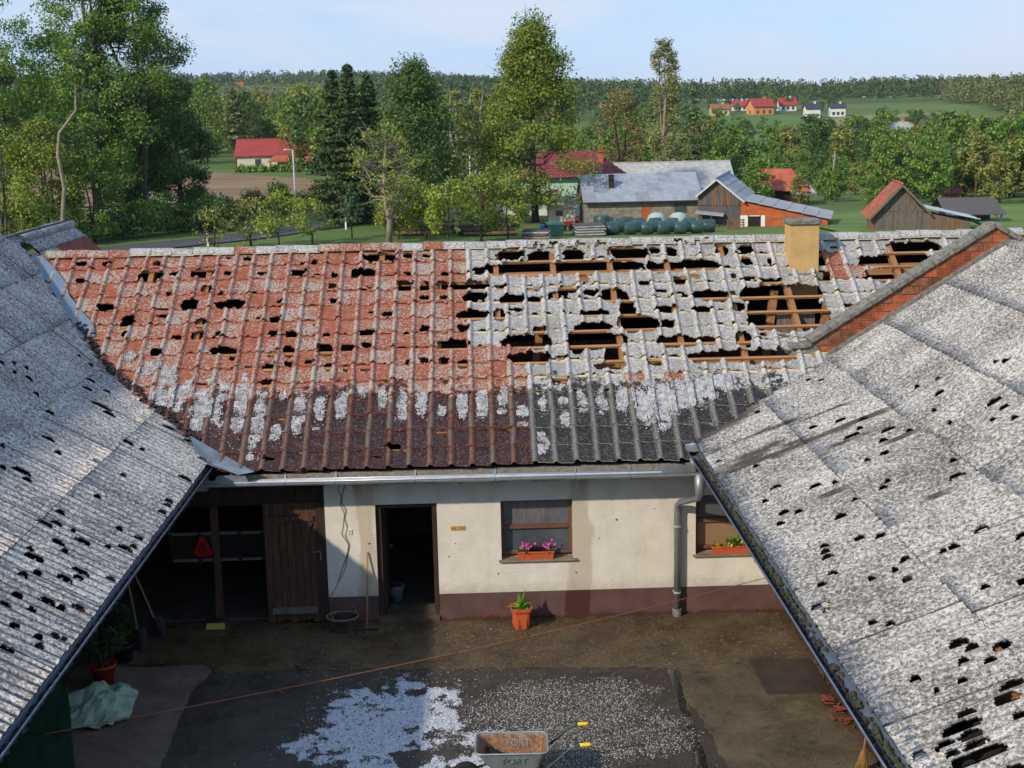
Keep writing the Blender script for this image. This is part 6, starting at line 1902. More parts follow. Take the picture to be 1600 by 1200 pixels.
for x in (-4, -1, 2, 4.6):
    f = MB().box(x - .55, x + .55, -.06, 0, 1.5, 2.9).build('window', MAT['wall_white'], mh)
    MB().box(x - .46, x + .46, -.07, -.061, 1.6, 2.8).build('pane', MAT['window_far'], f)
MB().add([(-7.6, -3.0, 3.0), (-5.2, -3.0, 4.1), (-5.2, -.62, 4.1), (-7.6, -.62, 3.0), (-7.6, -3.0, 2.85), (-5.2, -3.0, 3.95)], [(0, 1, 2, 3), (4, 5, 1, 0)]).build('porch_roof', MAT['tile_far_orange'], mh)
MB().box(-7.3, -7.15, -2.9, -2.75, -.2, 2.95).build('porch_post', MAT['timber_orange'], mh)
gable_house('plaster_annex', (7.6, 122.5, -1.75), 0, 2.3, 3.0, 1.75, 2.4, MAT['wall_cream'], MAT['fibre_roof_far'], 'small cream annex with a vent under the big tree', 'shed', .15, [(-.25, 1.05, .5, .35)])

# --- old barn, dark boarded gable and long catslide roof
ob = empty('wooden_barn', (20.58, 118.0, -1.75), rad(-16), True)
tag(ob, 'old barn with dark boarded gable and long grey catslide roof', 'barn')
ap, el, kn, lo = (0, 4.2), (-1.75, 2.75), (2.35, 2.3), (9.6, .75)
MB().prism([(-1.55, -.2), (2.0, -.2), (2.0, 2.55), (0, 4.1), (-1.55, 2.8)], 'y', .02, 9).build('wall_core', MAT['wood_dark'], ob)
x = -1.6
k = 0
rb = random.Random(5)
while x < 1.98:
    w_ = rb.uniform(.13, .21)
    xc = x + w_ / 2
    zt = min(4.08 + xc * .83, 4.08 - xc * .77) - .05
    MB().box(x, x + w_ - .012, -.015 - rb.random() * .012, .018, 1.92 + rb.uniform(-.03, .03), zt).build('board', MAT['wood_warm' if rb.random() < .55 else 'wood_grey'], ob)
    MB().box(x, x + w_ - .012, -.01 - rb.random() * .012, .018, -.1, 1.90 + rb.uniform(-.05, .02)).build('board', MAT['wood_grey'], ob)
    x += w_
MB().add([(-1.7, -1.2, 1.35), (.7, -1.3, 1.12), (.7, -.02, 1.25), (-1.7, -.02, 1.5), (-1.7, -1.2, 1.29), (.7, -1.3, 1.06)], [(0, 1, 2, 3), (4, 5, 1, 0)]).build('canopy', MAT['fibre_roof_grey'], ob)
for x in (-1.2, -.4):
    MB().box(x, x + .07, -1.15, -1.08, -.1, 1.25).build('canopy_post', MAT['wood_grey'], ob)
bw = MB().prism([(2.02, -.2), (9.3, -.2), (9.3, .72), (2.02, 2.25)], 'y', .05, 8.0).build('brick_wall', MAT['brick_far'], ob)
MB().prism([(2.02, -.2), (4.1, -.2), (4.1, 1.05), (2.02, 1.05)], 'y', .02, .06).build('whitewash', MAT['wall_white'], ob)
MB().box(2.75, 3.65, -.0, .03, -.2, .98).build('doorway', MAT['attic_dark'], ob)
for x in (2.66, 3.65):
    MB().box(x, x + .09, -.02, .025, -.2, 1.05).build('door_post', MAT['wood_dark'], ob)
def roof_courses(o, a, b_, y0, y1, nrow, ncol, mats, seed, flip=False):
    """a slope from upper point a to lower point b (x,z), in separate sheets"""
    r2 = random.Random(seed)
    for i in range(nrow):
        u0, u1 = i / nrow, (i + 1.04) / nrow
        for j_ in range(ncol):
            ya, yb = y0 + (y1 - y0) * j_ / ncol, y0 + (y1 - y0) * (j_ + .985) / ncol
            xa, za = a[0] + (b_[0] - a[0]) * u0, a[1] + (b_[1] - a[1]) * u0
            xb, zb = a[0] + (b_[0] - a[0]) * min(u1, 1), a[1] + (b_[1] - a[1]) * min(u1, 1)
            l1 = r2.uniform(.03, .06)
            q = [(xa, ya, za + .005), (xb, ya, zb + l1), (xb, yb, zb + l1), (xa, yb, za + .005), (xb, ya, zb + l1 - .05), (xb, yb, zb + l1 - .05), (xa, ya, za - .05)]
            MB().add(q, [(0, 1, 2, 3), (1, 4, 5, 2), (0, 6, 4, 1)]).build('roof_sheet', mats[r2.randrange(len(mats))], o)
fm = [MAT['fibre_roof_grey'], MAT['fibre_roof_grey'], MAT['fibre_roof_far'], MAT['slate_sheet']]
roof_courses(ob, ap, el, -.45, 11, 2, 9, fm, 1)
roof_courses(ob, ap, kn, -.45, 11, 3, 9, fm, 2)
roof_courses(ob, (kn[0] - .05, kn[1] + .06), lo, -.25, 8.3, 6, 8, fm, 3)
MB().tube([(0, -.5, 4.27), (0, 11, 4.27)], .11, 8).build('ridge_cap', MAT['slate_sheet'], ob, True)
MB().bar((0, -.44, 4.13), (-1.75, -.44, 2.68), .05, .16).bar((0, -.44, 4.13), (2.4, -.44, 2.20), .05, .16).build('barge_board', MAT['metal_pale'], ob)

# --- red tiled barn further off
rt = empty('red_tiled_barn', (36.2, 162.5, -3.4), rad(-14), True)
tag(rt, 'red tiled barn half patched with pale sheets beyond the wooden barn', 'barn')
MB().box(-3.6, 3.0, .3, 7, 0, 2.4).build('wall', MAT['wood_dark'], rt)
p = [(-4.4, -.4, 2.2), (3.2, -.4, 1.75), (3.2, 7.4, 2.2), (-4.4, 7.4, 2.2), (-3.2, 3.5, 4.35), (.8, 3.5, 4.35)]
MB().add(p, [(0, 1, 5, 4), (1, 2, 5), (2, 3, 4, 5), (3, 0, 4), (0, 3, 2, 1)]).build('roof', MAT['tile_far_orange'], rt)
MB().add([(1.1, -.9, 1.6), (4.0, -.6, 1.4), (3.1, 1.5, 2.45), (.6, 1.0, 2.5), (1.1, -.9, 1.5), (4.0, -.6, 1.3)], [(0, 1, 2, 3), (4, 5, 1, 0)]).build('patched_sheets', MAT['fibre_roof_far'], rt)
for k in range(8):
    u = k / 8
    MB().tube([Vector(p[0]).lerp(Vector(p[4]), u), Vector(p[1]).lerp(Vector(p[5]), u), Vector(p[2]).lerp(Vector(p[5]), u)], .06, 4).build('tile_course', MAT['tile_far_orange' if k % 3 else 'tile_far_brown'], rt)
MB().box(-1.9, -1.4, 1.2, 1.7, 2.6, 4.0).build('chimney', MAT['tile_far_orange'], rt)

# --- weathered shed with tile roof and tin lean-to
sh = empty('tile_roofed_shed', (33.1, 107.0, -1.55), rad(-9), True)
tag(sh, 'weathered board shed with orange tile gable roof and tin lean-to', 'shed')
x = -1.95
while x < 1.95:
    w_ = rb.uniform(.12, .2)
    xc = x + w_ / 2
    zt = 3.62 - abs(xc) * 1.10
    if zt > 1.75:
        MB().box(x, x + w_ - .012, -.012 - rb.random() * .012, .02, 1.70 + rb.uniform(-.03, .03), zt).build('board', MAT['wood_weathered'], sh)
    MB().box(x, x + w_ - .012, -rb.random() * .014, .02, -.15, min(1.68, zt)).build('board', MAT['wood_weathered' if rb.random() < .7 else 'wood_grey'], sh)
    x += w_
MB().prism([(-1.95, -.2), (1.95, -.2), (1.95, 1.45), (0, 3.5), (-1.95, 1.45)], 'y', .025, 5).build('wall_core', MAT['wood_grey'], sh)
MB().box(-2.45, -1.97, -.05, .15, -.2, 1.3).build('lit_side_wall', MAT['wood_warm'], sh)  # side wall with the warm sunlight put into its colour
tm_ = [MAT['tile_far_orange'], MAT['tile_far_orange'], MAT['tile_far_brown']]
roof_courses(sh, (0, 3.82), (-2.5, 1.18), -.45, 5.3, 8, 8, tm_, 11)
roof_courses(sh, (0, 3.82), (2.15, 1.62), -.45, 5.3, 7, 8, tm_, 12)
MB().bar((0, -.5, 3.74), (-2.5, -.5, 1.08), .05, .16).bar((0, -.5, 3.74), (2.2, -.5, 1.5), .05, .16).build('barge_board', MAT['wood_weathered'], sh)
MB().tube([(0, -.5, 3.86), (0, 5.3, 3.86)], .1, 8).build('ridge_tile', MAT['tile_far_orange'], sh, True)
MB().prism([(1.97, -.2), (5.3, -.2), (5.3, .85), (1.97, 1.55)], 'y', .05, 4.5).build('lean_to_wall', MAT['wood_weathered'], sh)
x = 1.98
while x < 5.2:
    w_ = rb.uniform(.14, .22)
    MB().box(x, x + w_ - .012, .01 + rb.random() * .02, .05, -.15, 1.50 - (x + w_ - 1.97) * .21).build('board', MAT['wood_weathered' if rb.random() < .6 else 'wood_warm'], sh)
    x += w_
roof_courses(sh, (1.7, 2.05), (5.95, 1.02), -.4, 4.6, 2, 6, [MAT['metal_pale']], 13)
gs = empty('open_shed', (43.1, 118.0, -1.95), rad(-4), True)
tag(gs, 'open sided shed with grey shingled roof on posts beside the tin lean-to', 'shed')
MB().add([(-2.9, -1.1, .95), (2.2, -1.1, .95), (2.0, 2.2, 2.15), (-2.9, 2.2, 2.15), (-2.9, -1.1, .85), (2.2, -1.1, .85)], [(0, 1, 2, 3), (4, 5, 1, 0)]).add([(-2.9, 2.2, 2.15), (2.0, 2.2, 2.15), (2.0, 4.5, 1.2), (-2.9, 4.5, 1.2)], [(0, 1, 2, 3)]).build('roof', MAT['wood_grey'], gs)
for x in (-2.6, -.3, 1.85):
    MB().box(x - .06, x + .06, -.9, -.78, -.2, .95).build('post', MAT['wood_grey'], gs)
for k in range(16):
    MB().box(-2.6 + k * .28, -2.6 + k * .28 + .26, 2.4, 2.44, -.2, 1.9).build('board', MAT['wood_dark'], gs)
MB().bar((1.85, -.84, .3), (1.2, -.84, .92), .07, .07, (0, 1, 0)).build('brace', MAT['wood_grey'], gs)
cs = empty('garden_slide', (39.6, 108.6, -1.55), rad(-10), True)
tag(cs, 'green sloping chute beside the weathered shed', 'slide')
MB().add([(-.7, -.2, .95), (-.7, .25, .95), (.95, .25, .1), (.95, -.2, .1), (-.7, -.2, .85), (.95, -.2, .0)], [(0, 3, 2, 1), (4, 5, 3, 0)]).build('chute', MAT['tool_green'], cs)
for y in (-.22, .25):
    MB().bar((-.7, y, 1.02), (.95, y, .17), .04, .14).build('side_rail', MAT['tool_green'], cs)
for y in (-.2, .25):
    MB().bar((-.7, y, .95), (-.9, y, 0), .05, .05).build('leg', MAT['lamp_grey'], cs)
gable_house('garden_hut', (57.5, 166, -3.45), 0, 2.3, 2, 1.0, 1.55, MAT['tile_far_brown'], MAT['tile_far_maroon'], 'tiny maroon hut below the tree belt at far right', 'hut', .2)

# --- red roofed house over the field
rh = gable_house('red_roofed_house', (-32.6, 236.5, -1.0), rad(2), 15.0, 8.0, 3.0, 5.4, MAT['wall_cream'], MAT['tile_far_red'], 'low cream house with bright red roof across the ploughed field', 'house', .45, [(-4.0, .7, .9, 1.5)], [], (1.9, 3.2, 1.1, 6.3, MAT['wall_white']))
MB().add([(-1.9, -4.2, 2.0), (5.2, -4.2, 2.0), (4.6, -.05, 2.9), (-1.2, -.05, 2.9), (-1.9, -4.2, 1.82), (5.2, -4.2, 1.82)], [(0, 1, 2, 3), (4, 5, 1, 0)]).build('porch_roof', MAT['tile_far_orange'], rh)
for x in (-1.5, 3.4, 4.9):
    MB().box(x - .12, x + .12, -4.0, -3.76, 0, 1.85).build('porch_post', MAT['timber_orange'], rh)
MB().box(7.6, 10.0, -2, 4, -.6, 1.6).build('side_annex', MAT['wall_white'], rh)
MB().box(-.8, .3, -.06, 0, 0, 2.0).build('door', MAT['window_far'], rh)

# --- houses on the hillsides
def far_house(x, y, w, d, eave, ridge, wm, rm, label, rz=0):
    w, d, eave, ridge = w * .84, d * .84, eave * .84, ridge * .84
    return gable_house('hillside_house', (x, y, gzf(x, y) - .3), rz, w, d, eave, ridge, MAT[wm], MAT[rm], label, 'house', .5,
                       [(-w * .3, .9, 1.0, 1.2), (0, .9, 1.0, 1.2), (w * .3, .9, 1.0, 1.2)], [], (w * .2, d * .5, .7, ridge + .9, MAT[wm]), [(d * .5, .9, 1.0, 1.2)], None, .3)
far_house(106.0, 600, 9, 8, 3.6, 5.8, 'wall_yellow', 'tile_far_brown', 'yellow house with brown roof, leftmost of the hamlet on the hill')
far_house(123.0, 645, 8, 7, 3.0, 5.6, 'wall_white', 'tile_far_red', 'small red roofed house at the back of the hill hamlet')
far_house(131.0, 640, 9, 7, 2.8, 4.6, 'wall_yellow', 'tile_far_brown', 'low brown roofed house behind the big orange house', .2)
far_house(124.8, 600, 11, 10, 4.6, 8.2, 'wall_orange', 'tile_far_red', 'big orange house with red roof in the hill hamlet', rad(12))
far_house(141.5, 628, 9, 8, 3.6, 7.0, 'wall_white', 'tile_far_red', 'red roofed house right of the orange house on the hill')
far_house(135.5, 556, 6.5, 7, 5.2, 7.2, 'wall_white', 'roof_dark', 'tall white house with dark roof below the wood')
far_house(148.0, 566, 7, 7, 4.6, 6.2, 'wall_white', 'roof_dark', 'white house with dark roof, the right one of the pair', rad(-6))
far_house(134.5, 436, 10, 7, 3.0, 5.2, 'wall_orange', 'fibre_roof_far', 'grey roofed farm with orange wall in the far meadow', rad(14))
far_house(139.5, 446, 7, 6, 3.0, 5.6, 'wall_orange', 'tile_far_brown', 'brown roofed barn behind the grey roofed farm in the far meadow')
far_house(128.6, 442, 4.5, 5, 3.2, 4.8, 'wall_white', 'fibre_roof_far', 'small white farmhouse left of the grey roofed farm')
far_house(-187, 1136, 6, 6, 3, 6.5, 'wall_orange', 'tile_far_orange', 'lone orange house on top of the left hill')
far_house(25.5, 232, 9, 8, 2.2, 4.0, 'wall_white', 'tile_far_orange', 'orange roofed cottage glimpsed behind the brown tree')
far_house(36.0, 226, 7, 7, 2.4, 3.6, 'wall_white', 'fibre_roof_far', 'white cottage glimpsed behind the thin spruce')

# --- silage bales
bale_me = MB()
bale_me.lathe([(.0, -.58), (.42, -.575), (.52, -.54), (.575, -.45), (.59, 0), (.575, .45), (.52, .54), (.42, .575), (0, .58)], seg=18)
proto = bale_me.build('silage_bale', MAT['bale_green'], None, True)
bales = [(10.67, 108.0, .57), (12.02, 108.0, .57), (13.37, 108.0, .57), (14.68, 108.0, .57), (15.98, 108.0, .57), (17.37, 108.5, .57), (11.37, 110.5, .57), (12.81, 110.5, .57), (14.19, 110.5, .57), (15.58, 110.5, .57), (16.91, 110.5, .57), (11.84, 113.0, .62), (13.31, 113.0, .62), (14.67, 113.0, .62), (16.04, 113.0, .62), (17.51, 113.0, .62), (18.6, 110.2, .57), (11.0, 115.2, .62), (12.6, 115.2, .62)]
for k, (x, y, h_) in enumerate(bales):
    o = proto if k == 0 else proto.copy()
    if k: COL.objects.link(o)
    row, pos = ((0, k) if k < 6 else (1, k - 6) if k < 11 else (2, k - 11) if k < 16 else (1, 5) if k == 16 else (3, k - 17))
    tag(o, ORD[pos] + ' dark wrapped bale from the left in the ' + ('front', 'second', 'third', 'rear')[row] + ' row', 'silage bale', 'dark wrapped silage bales')
    o.matrix_basis = Matrix.Translation((x, y, gzf(x, y) + h_ * .86 - .02)) @ Matrix.Rotation(rad(random.uniform(-8, 8)), 4, 'Z') @ Matrix.Rotation(rad(90), 4, 'Y') @ Matrix.Scale(random.uniform(.82, .9), 4)
o = proto.copy(); COL.objects.link(o)
o['label'] = 'tallest dark green bale standing on end at the left of the bale rows'
o.matrix_basis = Matrix.Translation((10.2, 112.2, gzf(10.2, 112.2) + .62)) @ Matrix.Scale(1.15, 4)
del o['group']
for k, (x, y, lab) in enumerate(((15.2, 116.4, 'pale mint covered bale near the block wall, the left of two'), (17.1, 116.6, 'pale mint covered bale near the barn, the right of two'))):
    b_ = MB().lathe([(.80, -.6), (.82, .0), (.72, .4), (.45, .62), (0, .70)], seg=18).build('silage_bale', MAT['bale_pale'], None, True)
    b_.matrix_basis = Matrix.Translation((x, y, gzf(x, y) + .60))
    tag(b_, lab, 'silage bale')

# --- timber, pallets and yard clutter beyond the roof
def stack_of(name, loc, rz, n, sx, sy, sz, mats, label, cat, part):
    o = empty(name, loc, rz, True)
    tag(o, label, cat)
    for k in range(n):
        q = random.uniform(-.12, .12)
        MB().box(-sx / 2 + q, sx / 2 + q, -sy / 2 + random.uniform(-.06, .06), sy / 2, k * sz, (k + .92) * sz).build(part, mats[k % len(mats)], o)
    return o
stack_of('sheet_stack', (8.7, 107.4, gzf(8.7, 107.4)), rad(6), 9, 2.2, 2.0, .10, [MAT['wood_grey'], MAT['fibre_roof_far']], 'stack of boards topped by pale sheets left of the bales', 'stack', 'sheet')
stack_of('board_stack', (4.5, 104.6, gzf(4.5, 104.6)), rad(-8), 6, 1.9, 1.9, .12, [MAT['wood_warm'], MAT['fibre_roof_far'], MAT['wood_grey']], 'low stack of boards under the big tree', 'stack', 'board')
def log_pile(loc, L_, rows, label):
    o = empty('log_pile', loc, rad(random.uniform(-3, 3)), True)
    tag(o, label, 'log pile')
    for r_ in range(rows):
        for k in range(5 - r_):
            y = k * .34 + r_ * .17
            MB().tube([(-L_ / 2 + random.uniform(-.3, .3), y, .17 + r_ * .29), (L_ / 2 + random.uniform(-.3, .3), y, .17 + r_ * .29)], random.uniform(.14, .18), 9).build('log', MAT['bark' if (k + r_) % 3 else 'wood_warm'], o)
log_pile((-4.2, 109.5, gzf(-4.2, 109.5)), 4.6, 4, 'pile of brown logs behind the bare walnut tree')
log_pile((.8, 108.2, gzf(.8, 108.2)), 4.2, 3, 'pile of brown logs behind the orchard trees')
bl = empty('blue_barrel', (5.25, 108.4, gzf(5.25, 108.4)), 0, True)
tag(bl, 'blue plastic barrel beside the green bin under the big tree', 'barrel')
MB().lathe([(0, 0), (.27, 0), (.30, .1), (.29, .3), (.31, .35), (.29, .4), (.29, .7), (.24, .9), (0, .9)], seg=16).build('drum', MAT['barrel_blue'], bl, True)
MB().lathe([(.25, .88), (.27, .93), (0, .94)], seg=16).build('lid', MAT['black_steel'], bl)
gbn = empty('green_bin', (6.15, 108.3, gzf(6.15, 108.3)), rad(10), True)
tag(gbn, 'green container bin with sloping lid under the big tree', 'bin')
MB().add([(-.55, -.4, .1), (.55, -.4, .1), (.55, .4, .1), (-.55, .4, .1), (-.65, -.45, .75), (.65, -.45, .75), (.65, .45, .9), (-.65, .45, .9)], [(0, 3, 2, 1), (4, 5, 6, 7), (0, 1, 5, 4), (1, 2, 6, 5), (2, 3, 7, 6), (3, 0, 4, 7)]).build('body', MAT['box_green'], gbn)
MB().add([(-.7, -.5, .76), (.7, -.5, .76), (.7, .5, .93), (-.7, .5, .93), (-.7, -.5, .82), (.7, -.5, .82), (.7, .5, .99), (-.7, .5, .99)], [(0, 3, 2, 1), (4, 5, 6, 7), (0, 1, 5, 4), (1, 2, 6, 5), (2, 3, 7, 6), (3, 0, 4, 7)]).build('lid', MAT['box_green'], gbn)
rm_ = empty('red_machine', (7.35, 113.0, gzf(7.35, 113.0)), rad(20), True)
tag(rm_, 'small red farm implement by the cream annex', 'machine')
MB().box(-.6, .5, -.3, .3, .35, .75).build('body', MAT['machine_red'], rm_)
MB().tube([(.5, 0, .6), (1.1, 0, .95), (1.3, 0, .5)], .06, 7).build('arm', MAT['machine_red'], rm_)
for x in (-.4, .3):
    w_ = MB().lathe([(0, -.06), (.25, -.06), (.28, 0), (.25, .06), (0, .06)], seg=16).build('wheel', MAT['rubber'], rm_)
    w_.matrix_basis = Matrix.Translation((x, -.36, .27)) @ Matrix.Rotation(rad(90), 4, 'X')
pal = empty('wooden_pallet', (21.3, 113.0, gzf(21.3, 113.0)), 0, True)
tag(pal, 'wooden pallet leaning upright before the dark barn gable', 'pallet')
for k in range(4):
    MB().box(-.75, .75, -.02 + k * .03, .0 + k * .03, .08 + k * .2, .20 + k * .2).build('slat', MAT['wood_warm'], pal)
for x in (-.65, 0, .65):
    MB().bar((x, .03, .0), (x, .14, .82), .08, .06, (0, 1, 0)).build('bearer', MAT['wood_warm'], pal)

# --- lamps, posts, pole
def street_lamp(x, y, h_, arm, label):
    o = empty('street_lamp', (x, y, gzf(x, y)), 0, True)
    tag(o, label, 'street lamp')
    MB().tube([(0, 0, -.3), (0, 0, h_ * .5), (0, 0, h_)], [.09, .075, .055], 10).build('pole', MAT['lamp_grey'], o, True)
    MB().tube([(0, 0, h_ - .02), (arm * .4, 0, h_ + .02), (arm, 0, h_ + .03)], .04, 7).build('arm', MAT['lamp_grey'], o, True)
    MB().box(min(arm, arm * .55), max(arm, arm * .55), -.12, .12, h_ - .02, h_ + .07).build('lamp_head', MAT['lamp_grey'], o)
street_lamp(-15.0, 115.6, 6.75, -.75, 'grey street lamp by the road in front of the ploughed field')
street_lamp(-.55, 150, 5.4, -.7, 'grey street lamp between the maple and the birches')
street_lamp(59.4, 186, 3.1, -.9, 'far pale street lamp behind the tile roofed shed')
for x, y, lab in ((-11.05, 117.0, 'white road marker post by the curve'), (-20.3, 104.5, 'white road marker post near the left field hedge'), (32.8, 150.0, 'white marker post at the edge of the right meadow')):
    o = empty('marker_post', (x, y, gzf(x, y)), 0, True)
    tag(o, lab, 'marker post')
    MB().prism([(-.07, -.06), (.07, -.06), (0, .07)], 'z', -.1, .95).build('post', MAT['post_white'], o)
    MB().box(-.072, .072, -.066, -.058, .72, .82).build('reflector', MAT['black_steel'], o)
o = empty('utility_pole', (45.6, 177, gzf(45.6, 177)), 0, True)
tag(o, 'leaning wooden utility pole at the edge of the tree belt', 'utility pole')
MB().tube([(0, 0, -.4), (.2, 0, 2.9), (.42, 0, 5.8)], [.15, .13, .10], 9).build('pole', MAT['pole_wood'], o, True)
MB().tube([(.10, 0, 5.3), (.75, 0, 5.3)], .04, 6).build('cross_arm', MAT['pole_wood'], o)

# ------------------------------------------------------------------ trees
def env(shape, t):
    t = np.clip(t, 0, 1)
    if shape == 'oval':
        return np.sin(math.pi * (.10 + .86 * t)) ** .75
    if shape == 'dome':
        return np.sqrt(np.clip(1 - (t * 1.02) ** 2.2, 0, 1)) * (.75 + .25 * np.minimum(1, t * 4))
    if shape == 'cone':
        return np.clip((1 - t) ** .72 * 1.02 + .06, 0, 1) * np.minimum(1, .55 + t * 2.6)
    if shape == 'column':
        return np.sin(math.pi * (.05 + .92 * t)) ** .45
    return 1 - t

def leaf_mesh(name, pos, out, size, mat, rng, flat=.5, aspect=.62):
    n = len(pos)
    nrm = rng.normal(size=(n, 3)) + out * .7 + np.array([0, 0, flat])
    nrm /= np.linalg.norm(nrm, axis=1)[:, None] + 1e-9
    a = np.cross(nrm, rng.normal(size=(n, 3)))
    a /= np.linalg.norm(a, axis=1)[:, None] + 1e-9
    b_ = np.cross(nrm, a)
    s_ = size * rng.uniform(.55, 1.25, (n, 1))
    a, b_ = a * s_ * .5, b_ * s_ * .5 * aspect
    bend = nrm * s_ * .10
    V = np.stack([pos - a - bend, pos - b_, pos + a - bend, pos + b_], 1).reshape(-1, 3)
    F = np.arange(n * 4).reshape(-1, 4)
    return mesh_np(name, V, F, mat)

def broadleaf(seed, h, r, base, shape='oval', n=8000, size=.28, clumps=60, trunk_r=.22, bark='bark', leaf='leaf_mid', limbs=14, crown_lean=(0, 0), cl_r=.20, forks=1, inner=.45, fork_spread=.06):
    rng = np.random.default_rng(seed)
    cb = base * h
    # clump centres spread through the crown, mostly towards its skin
    t_ = rng.uniform(0, 1, clumps) ** .9
    rho = np.clip(inner + (1 - inner) * rng.uniform(0, 1, clumps) ** .6, 0, 1) * env(shape, t_) * r
    az = rng.uniform(0, 2 * math.pi, clumps) + np.arange(clumps) * 2.4
    z = cb + t_ * (h - cb) * .96
    lean = np.array(crown_lean)
    C_ = np.stack([np.cos(az) * rho + lean[0] * z / h, np.sin(az) * rho + lean[1] * z / h, z], -1)
    csz = r * cl_r * rng.uniform(.7, 1.35, clumps)
    # stems
    mb = MB()
    tops = []
    for k in range(forks):
        ax = k * 2.2 + seed
        off = Vector((math.cos(ax), math.sin(ax), 0)) * (fork_spread * h if forks > 1 else 0)
        pts = [Vector((off.x * .15 * (forks > 1), off.y * .15 * (forks > 1), -.25))]
        for q in (.18, .40, .62, .82, .97):
            pts.append(Vector((off.x * q * 1.5 + rng.normal() * .012 * h + lean[0] * q, off.y * q * 1.5 + rng.normal() * .012 * h + lean[1] * q, q * h)))
        rr_ = [trunk_r * f for f in (1.15, .95, .72, .5, .3, .08)]
        mb.tube(pts, rr_, 7)
        tops.append(pts)
    order = rng.permutation(clumps)[:limbs]
    for k in order:
        c_ = Vector(C_[k])
        pts = tops[int(rng.integers(0, forks))]
        zz = max(.16 * h, min(c_.z - .25 * math.hypot(c_.x, c_.y) - .05 * h, .9 * h))
        q = zz / h
        st = None
        qs = (0, .18, .40, .62, .82, .97)
        for i in range(5):
            if qs[i] <= q <= qs[i + 1]:
                st = pts[i].lerp(pts[i + 1], (q - qs[i]) / (qs[i + 1] - qs[i]))
        if st is None: st = pts[2]
        m_ = st.lerp(c_, .5) + Vector((rng.normal() * .05 * r, rng.normal() * .05 * r, -.04 * h + rng.normal() * .02 * h))
        r0 = trunk_r * (.42 - .28 * q)
        mb.tube([st, m_, c_], [r0, r0 * .6, r0 * .15], 5)
        for _ in range(2):
            e = c_ + Vector(rng.normal(size=3)) * r * .22
            mb.tube([m_, m_.lerp(e, .6), e], [r0 * .45, r0 * .28, r0 * .08], 4)
    idx = rng.integers(0, clumps, n)
    d = rng.normal(size=(n, 3)) * np.array([1, 1, .75])
    d /= np.linalg.norm(d, axis=1)[:, None]
    pos = C_[idx] + d * (csz[idx] * rng.uniform(.25, 1.15, n))[:, None]
    pos[:, 2] = np.maximum(pos[:, 2], .1 * h)
    out = d * .8 + (pos - np.array([0, 0, cb + (h - cb) * .4])) / max(r, 1) * .4
    crown = leaf_mesh('crown', pos, out, size, MAT[leaf], rng)
    return mb, crown, bark

def spruce(seed, h, r, base=.06, n=7000, leaf='needle', trunk_r=.2, dense=1.0, size=.42, bark='bark_dark'):
    rng = np.random.default_rng(seed)
    mb = MB()
    mb.tube([(0, 0, -.25), (0, 0, h * .5), (0, 0, h)], [trunk_r, trunk_r * .6, .02], 7)
    P_, O_ = [], []
    levels = int(h * 2.0 * dense)
    per = 9
    tot = levels * per
    each = max(4, n // tot)
    for i in range(levels):
        t_ = (i + rng.random() * .7) / levels
        zz = base * h + t_ * (h - base * h)
        L_ = r * (1 - t_) ** .85 * (.75 + .45 * rng.random()) + .12
        for k in range(per):
            az = rng.random() * 6.283
            l = L_ * rng.uniform(.7, 1.1)
            u = rng.uniform(.15, 1.0, each)
            droop = -.30 * u + .22 * u ** 3
            x = np.cos(az) * l * u; y = np.sin(az) * l * u
            sp_ = .10 * l + .05
            P_.append(np.stack([x + rng.normal(size=each) * sp_, y + rng.normal(size=each) * sp_, zz + droop * l + rng.normal(size=each) * .06], -1))
            O_.append(np.tile([math.cos(az), math.sin(az), .3], (each, 1)))
            if k < 3 and dense < .9:
                mb.tube([(0, 0, zz), (math.cos(az) * l * .6, math.sin(az) * l * .6, zz - .15 * l), (math.cos(az) * l, math.sin(az) * l, zz - .1 * l)], [.03, .02, .008], 4)
    crown = leaf_mesh('crown', np.concatenate(P_), np.concatenate(O_), size, MAT[leaf], rng, .6, .38)
    return mb, crown, bark

def plant(name, x, y, parts, label, cat='tree', group=None, rz=0.0, scale=1.0):
    mb, crown, bark = parts
    o = empty(name, (x, y, gzf(x, y)), rz, True)
    tag(o, label, cat, group)
    tr_ = mb.build('trunk', MAT[bark], o, True)
    cr_ = link(bpy.data.objects.new('crown', crown), o)
    if scale != 1.0:
        o.matrix_basis = o.matrix_basis @ Matrix.Scale(scale, 4)
    return o
def replant(src, x, y, label, group, rz, scale, sink=0.0):
    """a copy of a tree with copies of its parts"""
    o = src.copy(); COL.objects.link(o)
    o.matrix_basis = Matrix.Translation((x, y, gzf(x, y) - sink)) @ Matrix.Rotation(rz, 4, 'Z') @ Matrix.Diagonal((scale, scale, scale * random.uniform(.92, 1.1), 1))
    tag(o, label, 'tree', group)
    for ch in src.children:
        c_ = ch.copy(); COL.objects.link(c_); c_.parent = o
    return o

